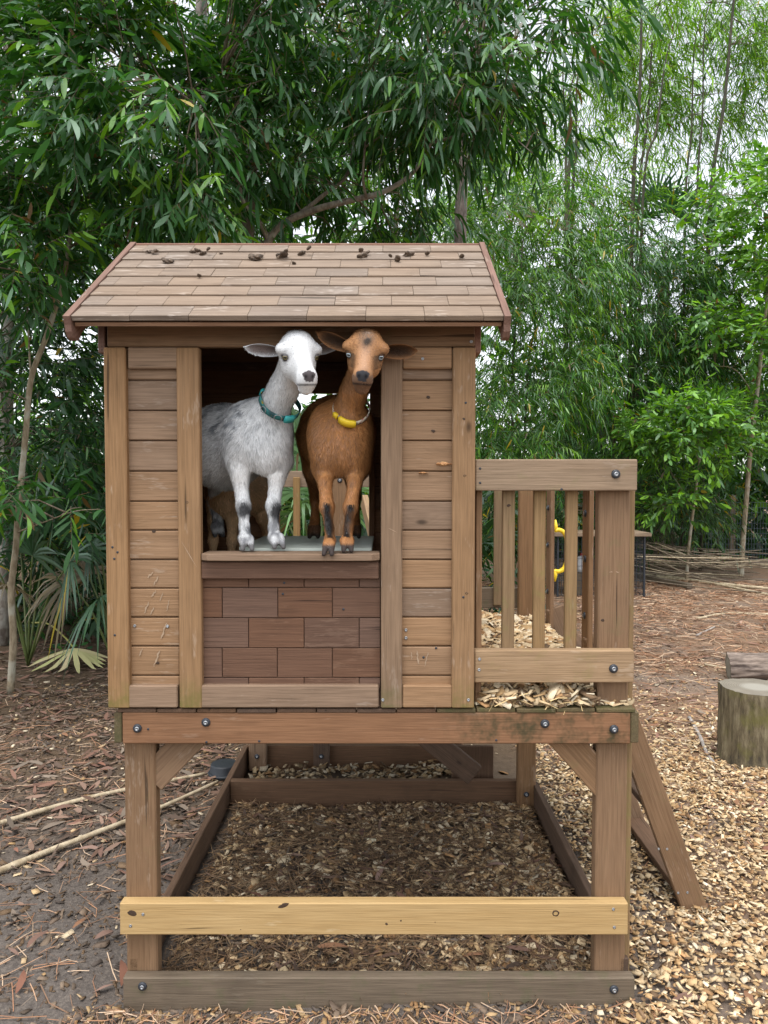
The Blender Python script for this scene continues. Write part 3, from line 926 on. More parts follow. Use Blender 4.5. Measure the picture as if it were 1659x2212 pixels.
def head_frame(center, yaw, pitch, roll):
    """rotation whose columns are goat-left(x), forward(y), up(z); yaw 0 faces the camera (-Y), positive turns to picture right"""
    f = Vector((math.sin(yaw) * math.cos(pitch), -math.cos(yaw) * math.cos(pitch), -math.sin(pitch)))
    x = Vector((0, 0, 1)).cross(f) * -1
    x.normalize()           # points to picture left for a goat that faces the camera (its own right side)
    z = f.cross(x) * -1
    if z.z < 0: z = -z
    R = Matrix.Rotation(roll, 3, f)
    x, z = R @ x, R @ z
    return np.array([tuple(x), tuple(f), tuple(z)]).T, np.array(tuple(center))

def add_head(S, fr, sc=1.0):
    R, c = fr
    T = lambda p: c + R @ (np.array(p, float) * sc)
    fl = R @ np.array((0, -1, 0.25))
    S.group(0.008)
    def E(p, r, f=0.006): S.ell(T(p), np.array(r) * sc, R, flow=fl, fl=f, tagv=1)
    def C(a, b, ra, rb, f=0.006): S.cone(T(a), T(b), ra * sc, rb * sc, flow=fl, fl=f, tagv=1)
    E((0, -0.012, 0.006), (0.046, 0.050, 0.038), 0.006)          # skull
    S.ell(T((0, 0.002, 0.034)), np.array((0.031, 0.032, 0.021)) * sc, R, flow=R @ np.array((0, 0.9, 0.35)), fl=0.017, tagv=1)           # crown
    E((0, 0.026, 0.014), (0.038, 0.030, 0.030))                  # forehead
    for s in (-1, 1):
        E((s * 0.0455, 0.018, 0.0115), (0.0135, 0.021, 0.0110))      # brow over the eye
        E((s * 0.023, 0.010, -0.030), (0.0175, 0.042, 0.030))     # cheek
        E((s * 0.0110, 0.110, -0.054), (0.0095, 0.014, 0.012), 0.004)   # lip pad
    C((0, 0.030, 0.004), (0, 0.110, -0.032), 0.027, 0.0145)      # bridge of the nose
    C((0, 0.016, -0.024), (0, 0.106, -0.050), 0.033, 0.0150)      # muzzle
    C((0, -0.012, -0.048), (0, 0.096, -0.075), 0.021, 0.0105, 0.005)   # jaw
    E((0, 0.101, -0.077), (0.0115, 0.012, 0.009), 0.006)          # chin
    E((0, 0.121, -0.038), (0.0145, 0.008, 0.0115), 0.001)        # nose pad

def ear_mesh(fr, side, out, up, fwd, length, width, sc=1.0):
    """cupped leaf-shaped ear, hollow turned to the viewer; returns verts, quads, inner flag"""
    R, c = fr
    base = c + R @ (np.array((side * 0.036, -0.016, -0.002)) * sc)
    d = Vector(R @ np.array((side * out, fwd, up))).normalized()
    face = Vector(R @ np.array((side * 0.25, 0.85, -0.35)))
    face = (face - d * face.dot(d)).normalized()
    w_ = d.cross(face)
    if w_.z < 0: w_ = -w_
    nu, nv = 12, 9
    V = []; inner = []
    for layer in (0, 1):
        for i in range(nu):
            t = i / (nu - 1)
            hw = width * 0.5 * (0.36 + 0.64 * math.sin(math.pi * min(1, 0.05 + t * 0.88)) ** 0.9) * (1 if t < 0.62 else max(0.05, math.sqrt(max(0.0, 1 - ((t - 0.62) / 0.38) ** 2.4))))
            cup = 0.017 * (1 - t * 0.75)
            for j in range(nv):
                v = j / (nv - 1) * 2 - 1
                p = Vector(base) + d * (length * t) + w_ * (hw * v) - face * (cup * (1 - v * v)) * 1.0 + Vector((0, 0, 0.004 * t * t))
                if layer: p = p - face * (0.0035 * (1 - 0.7 * abs(v)))
                V.append(tuple(p)); inner.append((1 - layer) * max(0.0, 1 - max(abs(v) ** 4, (t / 0.97) ** 10)))
    F = []
    for layer in (0, 1):
        o = layer * nu * nv
        for i in range(nu - 1):
            for j in range(nv - 1):
                q = (o + i * nv + j, o + i * nv + j + 1, o + (i + 1) * nv + j + 1, o + (i + 1) * nv + j)
                F.append(q if layer else q[::-1])
    def rim(i, j): return i * nv + j
    o = nu * nv
    for i in range(nu - 1):
        F.append((rim(i, 0), rim(i + 1, 0), o + rim(i + 1, 0), o + rim(i, 0)))
        F.append((rim(i, nv - 1), o + rim(i, nv - 1), o + rim(i + 1, nv - 1), rim(i + 1, nv - 1)))
    for j in range(nv - 1):
        F.append((rim(nu - 1, j), rim(nu - 1, j + 1), o + rim(nu - 1, j + 1), o + rim(nu - 1, j)))
    return np.array(V), np.array(F), np.array(inner), d

def fur_mesh(V, F, N, A, flow, flen, col, dens, seed, wid=0.0011, lift=0.28, clump=0.5):
    """tapered strands lying along the coat"""
    r = np.random.default_rng(seed)
    tri = np.concatenate([F[:, [0, 1, 2]], F[:, [0, 2, 3]]])
    a, b, c = V[tri[:, 0]], V[tri[:, 1]], V[tri[:, 2]]
    ar = np.linalg.norm(np.cross(b - a, c - a), axis=1) / 2
    wt = ar * np.clip(dens[tri].mean(1), 0, None)
    n = int(wt.sum() * 1.0)
    ti = r.choice(len(tri), n, p=wt / wt.sum())
    u = np.sqrt(r.random(n)); v = r.random(n)
    B = np.stack([1 - u, u * (1 - v), u * v], 1)
    def interp(X): return (X[tri[ti]] * B[..., None]).sum(1) if X.ndim == 2 else (X[tri[ti]] * B).sum(1)
    P, Nn, Fl, L, C = interp(V), interp(N), interp(flow), interp(flen), interp(col)
    Nn /= np.linalg.norm(Nn, axis=1)[:, None] + 1e-9
    T = Fl - Nn * (Fl * Nn).sum(1)[:, None]
    T /= np.linalg.norm(T, axis=1)[:, None] + 1e-6
    # locks: neighbouring strands lean the same way
    q = np.floor(P / 0.012).astype(int)
    hsh = np.sin(q @ np.array([12.9898, 78.233, 37.719])) * 43758.5453
    hsh = hsh - np.floor(hsh)
    swirl = (hsh - 0.5) * 0.9 * clump + r.normal(0, 0.18, n)
    S = np.cross(Nn, T)
    D = T * np.cos(swirl)[:, None] + S * np.sin(swirl)[:, None]
    L = L * r.uniform(0.6, 1.25, n)
    lf = lift * r.uniform(0.5, 1.4, n)
    p0 = P - Nn * 0.001
    p1 = P + D * (L * 0.55)[:, None] + Nn * (L * 0.55 * lf)[:, None]
    p2 = P + D * L[:, None] + Nn * (L * lf * 0.55)[:, None] + np.array([0, 0, -1]) * (L * 0.12)[:, None]
    side = np.cross(D, Nn) * np.cos(r.uniform(-0.8, 0.8, n))[:, None] + Nn * 0.2
    wv = side * (wid * r.uniform(0.7, 1.3, n))[:, None]
    VV = np.stack([p0 - wv, p0 + wv, p1 - wv * 0.8, p1 + wv * 0.8, p2], 1).reshape(-1, 3)
    o = np.arange(n)[:, None] * 5
    Q = np.concatenate([o + 0, o + 1, o + 3, o + 2], 1)
    T3 = np.concatenate([o + 2, o + 3, o + 4], 1)
    k = r.normal(1.0, 0.20, n)[:, None] * (0.90 + 0.20 * hsh[:, None])
    CC = np.stack([C * k * 0.72, C * k * 0.72, C * k, C * k, C * k * 1.12], 1).reshape(-1, 3)
    return VV, Q, T3, np.clip(CC, 0, 0.95)

def collar(goat, S, cen, nrm, width, mats, off=0.006, ra=0.052, rb=0.074, name='collar'):
    """band that lies on the neck where a plane cuts it"""
    nrm = Vector(nrm).normalized()
    U = nrm.cross(Vector((0, 1, 0))).normalized()
    if U.x < 0: U = -U
    W = nrm.cross(U)
    n = 48
    cen = Vector(cen)
    ang_ = np.linspace(0, 2 * np.pi, n, endpoint=False)
    dirs = np.cos(ang_)[:, None] * np.array(tuple(U)) + np.sin(ang_)[:, None] * np.array(tuple(W))
    lo_, hi_ = np.zeros(n), np.full(n, 0.10)
    for _ in range(18):
        mid = (lo_ + hi_) / 2
        d = S.eval(np.array(tuple(cen)) + dirs * mid[:, None])
        lo_ = np.where(d < 0, mid, lo_); hi_ = np.where(d < 0, hi_, mid)
    rad = (lo_ + hi_) / 2 + off
    ell_ = 1 / np.sqrt((np.cos(ang_) / ra) ** 2 + (np.sin(ang_) / rb) ** 2)
    rad = np.clip(rad, ell_ * 0.93, ell_ * 1.1)
    for _ in range(2): rad = (np.roll(rad, 1) + rad * 2 + np.roll(rad, -1)) / 4
    pts = np.array(tuple(cen)) + dirs * rad[:, None]
    V = []; th = 0.0022
    nn = np.array(tuple(nrm))
    for i in range(n):
        for a, b in ((-1, 0), (1, 0), (1, 1), (-1, 1)):
            V.append(pts[i] + nn * (a * width / 2) + dirs[i] * (th * b))
    F = []
    for i in range(n):
        j = (i + 1) % n
        for k in range(4):
            k2 = (k + 1) % 4
            F.append((i * 4 + k, j * 4 + k, j * 4 + k2, i * 4 + k2))
    me = np_mesh(name, np.array(V), np.array(F), False)
    o = mesh_obj(name, me, mats, goat)
    return o, pts, dirs, nn

def norm_(a): return a / np.linalg.norm(a)
def goat_finish(goat, S, fr, ears, colorfn, seed, fur_scale=1.0, eyes=None, grid=0.0032, dens0=78000.0, widf=1.0, hoofz=ZS + 0.020, lid=(0.05, 0.035, 0.028)):
    V, F = S.mesh(grid)
    V = relax(V, F, 2, 0.45)
    N, _ = vnormals(V, F)
    flow, flen = S.attrs(V)
    R, c = fr
    Lh = (V - c) @ R
    col = colorfn(V, Lh, N)
    eyepos = []
    eyed = np.full(len(V), 9.0)
    for s in (-1, 1):
        o_ = c + R @ np.array((s * 0.018, 0.024, -0.006)); dv = R @ norm_(np.array((s * 0.82, 0.58, 0.0)))
        lo_, hi_ = 0.0, 0.07
        for _ in range(16):
            mid = (lo_ + hi_) / 2
            if S.eval((o_ + dv * mid)[None])[0] < 0: lo_ = mid
            else: hi_ = mid
        hp = o_ + dv * (lo_ - 0.0045)
        eyepos.append((Vector(hp), Vector(R @ norm_(np.array((s * 0.50, 0.86, -0.06))))))
        eyed = np.minimum(eyed, np.linalg.norm((V - hp) @ R * np.array((1, 1, 1.25)), axis=1))
    f = np.clip((0.0165 - eyed) / 0.0045, 0, 1)[:, None] * 0.93
    col = col * (1 - f) + np.array((0.022, 0.018, 0.016)) * f
    VA, FA, CA = [V], [F], [col]
    ex = []
    nV = len(V)
    for e in ears:
        ve, fe, inner, d = e['mesh']
        ce = inner[:, None] * np.array(e['inner']) + (1 - inner[:, None]) * np.array(e['outer'])
        VA.append(ve); FA.append(fe + nV); CA.append(ce); nV += len(ve)
        ne, _ = vnormals(ve, fe)
        ex.append((ve, fe, ne, np.tile(np.array(tuple(d)), (len(ve), 1)), np.full(len(ve), 0.006), ce))
    me = np_mesh('body', np.concatenate(VA), np.concatenate(FA), True, np.concatenate(CA))
    body = mesh_obj('body', me, M['coat'], goat)
    dens = np.full(len(V), dens0)
    bald = (Lh[:, 1] > 0.119) & (np.abs(Lh[:, 0]) < 0.02) & (Lh[:, 2] < -0.024) & (Lh[:, 2] > -0.056)
    dens[bald] = 0
    dens[eyed < 0.0130] = 0
    dens[V[:, 2] < hoofz] = 0
    hv, hq, ht, hc = fur_mesh(V, F, N, None, flow, flen * fur_scale * 0.9, col, dens, seed, 0.0009 * widf)
    HV, HQ, HT, HC = [hv], [hq], [ht], [hc]
    n0 = len(hv)
    for ve, fe, ne, fl, ln, ce in ex:
        v2, q2, t2, c2 = fur_mesh(ve, fe, ne, None, fl, ln, ce, np.full(len(ve), 40000.0), seed + 1, 0.0008)
        HV.append(v2); HQ.append(q2 + n0); HT.append(t2 + n0); HC.append(c2); n0 += len(v2)
    me = np_mesh('fur', np.concatenate(HV), [np.concatenate(HQ), np.concatenate(HT)], True, np.concatenate(HC))
    o = mesh_obj('fur', me, M['fur'], goat)
    o['kind'] = 'stuff'
    if eyes is not None:
        bm = bmesh.new()
        bmesh.ops.create_uvsphere(bm, u_segments=20, v_segments=14, radius=1.0)
        for f_ in bm.faces: f_.smooth = True
        me = bpy.data.meshes.new('eye'); bm.to_mesh(me); bm.free()
        me.materials.append(eyes)
        for hp, d in eyepos:
            up = Vector(R[:, 2]); xx = d.cross(up).normalized(); zz = xx.cross(d)
            Mx = Matrix((xx, d, zz)).transposed().to_4x4()
            o = mesh_obj('eye', me, None, goat)
            o.location = hp
            o.rotation_euler = Mx.to_euler()
            o.scale = (0.0106, 0.0106, 0.0096)
            for nm, zc in (('upper_eyelid', 0.50), ('lower_eyelid', -0.66)):
                VV, FF = [], []
                nu, nv = 14, 6
                for iu in range(nu + 1):
                    for iv in range(nv + 1):
                        ph = math.pi * iu / nu
                        th = math.asin(abs(zc)) + (math.pi / 2 - math.asin(abs(zc))) * iv / nv
                        VV.append((1.13 * math.cos(ph) * math.cos(th), 1.13 * math.sin(ph) * math.cos(th), 1.13 * math.sin(th) * (1 if zc > 0 else -1)))
                for iu in range(nu):
                    for iv in range(nv):
                        q = iu * (nv + 1) + iv
                        FF.append((q, q + 1, q + nv + 2, q + nv + 1))
                l_ = mesh_obj(nm, np_mesh(nm, np.array(VV), np.array(FF), True, np.tile(np.array(lid), (len(VV), 1))), M['coat'], goat)
                l_.location = hp; l_.rotation_euler = Mx.to_euler(); l_.scale = (0.0106, 0.0106, 0.0096)
    return body

LEGW = 0.80
def leg(S, pts, rads, k=0.006, fl=0.012):
    S.group(k)
    for i in range(len(pts) - 1):
        S.cone(pts[i], pts[i + 1], (rads[i] * 0.92 if i == 0 else rads[i] * LEGW - 0.0028), rads[i + 1] * LEGW - 0.0028, flow=(0, -0.15, -1), fl=fl[i] if not np.isscalar(fl) else fl)
def hoof(S, p, dirv=(0, -1, 0), sc=1.0, gap=0.0118):
    """two toes, side by side"""
    d = Vector(dirv).normalized(); s = Vector((-d.y, d.x, 0))
    S.group(0.0025)
    for k in (-1, 1):
        a = Vector(p) + s * (k * gap * 0.8 * sc) + Vector((0, 0, 0.040 * sc)) - d * 0.002
        b = Vector(p) + s * (k * gap * 1.2 * sc) + Vector((0, 0, 0.010 * sc)) + d * (0.018 * sc)
        S.cone(tuple(a), tuple(b), 0.0105 * sc, 0.0072 * sc, fl=0.004)

ZP = ZS + 0.006                      # top of the white slats behind the sill
# ---- brown goat, faces the camera
def build_brown():
    root = empty('goat', (-0.13, 0.15, ZS), label='brown goat with black leg stripes, blue eyes and a yellow-buckled collar', cat='goat', group='goats in the playhouse')
    S = SDF()
    S.group(0.018)
    back = (-0.1, 1, -0.35)
    S.cone((-0.128, 0.125, 1.635), (-0.148, 0.30, 1.640), 0.080, 0.110, back, 0.016)
    S.cone((-0.148, 0.30, 1.640), (-0.165, 0.46, 1.660), 0.112, 0.092, back, 0.018)
    S.ell((-0.122, 0.078, 1.592), (0.058, 0.052, 0.080), None, (0, 0.2, -1), 0.016)
    S.ell((-0.174, 0.115, 1.600), (0.038, 0.065, 0.095), None, (-0.1, 0.5, -0.8), 0.015)
    S.ell((-0.074, 0.115, 1.600), (0.038, 0.065, 0.095), None, (0.1, 0.5, -0.8), 0.015)
    S.ell((-0.118, 0.118, 1.668), (0.056, 0.056, 0.056), None, (0, 0.25, -1), 0.013)
    S.group(0.010)
    S.cone((-0.112, 0.095, 1.660), (-0.084, 0.045, 1.745), 0.047, 0.034, (0, 0.25, -1), 0.013)
    S.cone((-0.084, 0.045, 1.745), (-0.052, -0.030, 1.832), 0.034, 0.033, (0, 0.25, -1), 0.012)
    S.group(0.010)
    for x_ in (-0.166, -0.084):
        S.ell((x_, 0.068, 1.560), (0.027, 0.026, 0.040), None, (0, 0, -1), 0.014)
    # front legs
    def fl(x):
        return [0.014, 0.011, 0.010, 0.012]
    leg(S, [(-0.172, 0.10, 1.53), (-0.168, 0.055, 1.49), (-0.160, 0.022, 1.418), (-0.154, 0.012, 1.36), (-0.151, 0.002, 1.325), (-0.151, -0.012, ZS + 0.034)], [0.040, 0.0255, 0.0250, 0.0158, 0.0178, 0.0150], fl=[0.014, 0.013, 0.010, 0.011, 0.012])
    leg(S, [(-0.078, 0.10, 1.53), (-0.083, 0.055, 1.49), (-0.094, 0.025, 1.418), (-0.100, 0.018, 1.36), (-0.103, 0.010, 1.325), (-0.103, 0.0, ZS + 0.034)], [0.040, 0.0255, 0.0250, 0.0158, 0.0178, 0.0150], fl=[0.014, 0.013, 0.010, 0.011, 0.012])
    hoof(S, (-0.152, -0.030, ZS - 0.008), (-0.1, -1, 0), 0.86, 0.0105); hoof(S, (-0.102, -0.008, ZS), (0.1, -1, 0), 0.86, 0.0105)
    # hind legs
    for s, x in ((-1, -0.235), (1, -0.098)):
        leg(S, [(x, 0.44, 1.64), (x - 0.006 * s, 0.40, 1.53), (x, 0.50, 1.435), (x, 0.475, 1.36), (x, 0.46, 1.325), (x, 0.452, ZP + 0.030)], [0.066, 0.048, 0.024, 0.019, 0.020, 0.019], fl=0.014)
        hoof(S, (x, 0.445, ZP))
    S.group(0.01)
    S.cone((-0.168, 0.54, 1.70), (-0.172, 0.60, 1.76), 0.022, 0.010, (0, 0.3, 1), 0.02)
    fr = head_frame(pix(790, 758, -0.075), math.radians(-1), math.radians(19), math.radians(-5))
    add_head(S, fr, 1.03)
    ears = []
    for s, up in ((1, 0.34), (-1, 0.08)):
        ears.append(dict(mesh=ear_mesh(fr, s, 1.0, up, 0.12, 0.102, 0.048, 1.03), inner=(0.045, 0.026, 0.016), outer=(0.34, 0.165, 0.07)))
    def colr(V, L, N):
        base = np.tile(np.array((0.40, 0.185, 0.066)), (len(V), 1))
        n1 = vnoise(V, 28.0, 3.1)[:, None]; n2 = vnoise(V, 9.0, 8.1)[:, None]
        n5 = vnoise(V * np.array([1, 1, 0.3]), 85.0, 6.0)[:, None]
        base = base * (1 + 0.2 * n1 + 0.22 * n2 + 0.22 * n5)
        dk = np.clip((V[:, 2] - 1.70) / 0.08, 0, 1)[:, None] * (L[:, 1] < -0.06)[:, None] * np.clip(0.5 + n2, 0, 1) * 0.6
        base = base * (1 - dk) + np.array((0.07, 0.035, 0.018)) * dk
        z = V[:, 2]
        # paler lower legs and brisket
        f = np.clip((1.55 - z) / 0.16, 0, 1)[:, None] * (V[:, 1] < 0.2)[:, None]
        base = base * (1 - 0.55 * f) + np.array((0.40, 0.185, 0.075)) * 0.55 * f
        head = (V[:, 2] > 1.74) & (L[:, 1] > -0.06)
        hd = np.array((0.40, 0.20, 0.085)) * (1 + 0.16 * n1)
        base = np.where(head[:, None], hd, base)
        # grizzled nose bridge
        f = np.exp(-(L[:, 0] / 0.018) ** 2) * np.clip((L[:, 1] - 0.02) / 0.03, 0, 1) * (L[:, 2] > -0.045)
        base = base * (1 - 0.55 * f[:, None]) + np.array((0.40, 0.255, 0.175)) * 0.55 * f[:, None]
        # black stripes on the fronts of the legs
        wob = 0.010 * n2[:, 0] + 0.006 * n1[:, 0]
        for x0, x1 in ((-0.160, -0.150), (-0.092, -0.104)):
            t = np.clip((1.418 - z) / 0.09, 0, 1)
            xc = x0 + (x1 - x0) * t
            m = (z < 1.425 + wob) & (z > 1.335 + wob) & (V[:, 1] < 0.06) & (N[:, 1] < -0.25)
            sw_ = 0.0105 + 0.004 * np.sin((1.43 - z) * 32) + 0.006 * n1[:, 0]
            f = np.where(m, np.exp(-((V[:, 0] - xc - 0.004 * n2[:, 0]) / np.clip(sw_, 0.003, 1)) ** 4), 0)[:, None] * np.clip(1.2 + 0.9 * n1, 0.5, 1)
            base = base * (1 - f) + np.array((0.010, 0.008, 0.007)) * f
        # hooves and hind legs
        f = (np.clip((ZS + 0.030 - z) / 0.008, 0, 1))[:, None]
        base = base * (1 - f) + np.array((0.055, 0.042, 0.038)) * f
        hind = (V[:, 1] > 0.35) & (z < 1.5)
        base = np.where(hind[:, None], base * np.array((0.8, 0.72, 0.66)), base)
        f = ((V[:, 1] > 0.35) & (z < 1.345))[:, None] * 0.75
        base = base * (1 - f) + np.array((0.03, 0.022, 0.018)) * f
        # head marks: black crown, dark tear stripes, dark muzzle
        x, y, zz = np.abs(L[:, 0]), np.where(np.linalg.norm(L, axis=1) < 0.165, L[:, 1], -9.0), L[:, 2]
        f = 1.7 * np.exp(-(L[:, 0] / (0.008 + 0.32 * np.clip(zz - 0.012, 0, 0.05))) ** 2) * np.exp(-((zz - 0.041) / 0.0165) ** 2) * np.clip((y + 0.006) / 0.01, 0, 1) * head * np.clip(1.05 + 1.2 * n1[:, 0], 0, 1.2)
        f = np.clip(f, 0, 0.92)[:, None]; base = base * (1 - f) + np.array((0.02, 0.018, 0.016)) * f
        f = np.exp(-((x - (0.0400 - 0.36 * (y - 0.030))) / 0.0050) ** 2) * (y > 0.026) * np.clip((0.088 - y) / 0.03, 0, 1) * (zz < 0.0) * (zz > -0.036)
        f = np.clip(f * 0.85, 0, 0.7)[:, None]; base = base * (1 - f) + np.array((0.04, 0.028, 0.02)) * f
        f = (np.exp(-(((x - 0.040) / 0.014) ** 2 + ((y - 0.032) / 0.016) ** 2 + ((zz + 0.004) / 0.012) ** 2)))[:, None]
        f = np.clip(f * 1.2, 0, 0.9); base = base * (1 - f) + np.array((0.04, 0.028, 0.022)) * f
        f = np.clip((y - 0.098) / 0.012, 0, 1) * np.clip((-0.036 - zz) / 0.008, 0, 1); f = (f * 0.62)[:, None]
        base = base * (1 - f) + np.array((0.085, 0.07, 0.066)) * f
        f = (np.exp(-((zz + 0.0655 + 0.18 * (0.115 - y)) / 0.0028) ** 2) * (y > 0.075))[:, None] * 0.9
        base = base * (1 - f) + np.array((0.015, 0.011, 0.011)) * f
        nose = (y > 0.113) & (x < 0.0175 - 0.45 * np.clip(-0.036 - zz, 0, 1)) & (zz > -0.054) & (zz < -0.026 - 6 * x * x * 4)
        base[nose] = (0.05, 0.05, 0.056)
        nst = np.exp(-(((x - 0.009) / 0.0042) ** 2 + ((zz + 0.040) / 0.0055) ** 2)) * (y > 0.112)
        base = base * (1 - nst[:, None]) + np.array((0.006, 0.005, 0.006)) * nst[:, None]
        return np.clip(base, 0.004, 0.9)
    goat_finish(root, S, fr, ears, colr, 11, 1.0, M['eye_blue'], lid=(0.09, 0.05, 0.03))
    # collar: woven cream and red band, yellow buckle and slider
    g = G('cream_red_woven_strap')
    tc = g.n('TexCoord')
    ch = g.n('TexVoronoi', None, Vector=tc.outputs['Object'], Scale=150.0)
    cc = g.ramp(g.n('SeparateColor', None, Color=ch.outputs['Color']).outputs[0], (0.0, (0.62, 0.55, 0.42)), (0.45, (0.55, 0.5, 0.40)), (0.55, (0.16, 0.15, 0.13)), (0.75, (0.42, 0.05, 0.05)), (0.9, (0.6, 0.55, 0.45)))
    g.bsdf(cc, 0.8)
    cen = pix(762, 884, 0.060)
    o, pts, dirs, nn = collar(root, S, cen, (0.12, -0.66, 0.72), 0.013, g.m, 0.005, 0.050, 0.070)
    # lowest point at the front
    i = int(np.argmin([abs(p[0] - pix(748, 930, 0.0).x) + (10 if p[1] > cen.y - 0.02 else 0) for p in pts]))
    def clip(i0, i1, wid, th, mat, name, par):
        P = [Vector(pts[k % 48]) + Vector(dirs[k % 48]) * 0.004 for k in range(i0, i1 + 1)]
        Vv, Ff = [], []
        for k, p in enumerate(P):
            dd = Vector(dirs[(i0 + k) % 48]); w_ = wid * (1.0 if 0 < k < len(P) - 1 else 0.86)
            for a, b in ((-1, -1), (1, -1), (1, 1), (-1, 1)):
                Vv.append(p + Vector(nn) * (a * w_ / 2) + dd * (b * th / 2))
        for k in range(len(P) - 1):
            for q in range(4):
                q2 = (q + 1) % 4
                Ff.append((k * 4 + q, k * 4 + 4 + q, k * 4 + 4 + q2, k * 4 + q2))
        Ff.append((0, 1, 2, 3)); e = (len(P) - 1) * 4; Ff.append((e + 3, e + 2, e + 1, e))
        return mesh_obj(name, np_mesh(name, np.array([tuple(v) for v in Vv]), np.array(Ff)), mat, par)
    return root, o, pts, dirs, nn, i, clip
RB = build_brown()
_, co, cpts, cdirs, cnn, ci, clip = RB
clip(ci - 3, ci + 3, 0.021, 0.009, M['yellow'], 'buckle', co)
def strap_i(pts, px, y):
    best = None
    for k, p in enumerate(pts):
        v = Vector(p); d = v - cam.location
        f = d.y * math.cos(PITCH) - d.z * math.sin(PITCH)
        sx = IMW / 2 + FPX * d.x / f
        sy = IMH / 2 - FPX * (d.z * math.cos(PITCH) + d.y * math.sin(PITCH)) / f
        e = (sx - px) ** 2 + (sy - y) ** 2
        if best is None or e < best[0]: best = (e, k)
    return best[1]
k = strap_i(cpts, 727, 900)
clip(k - 1, k + 1, 0.019, 0.008, M['yellow'], 'slider', co)

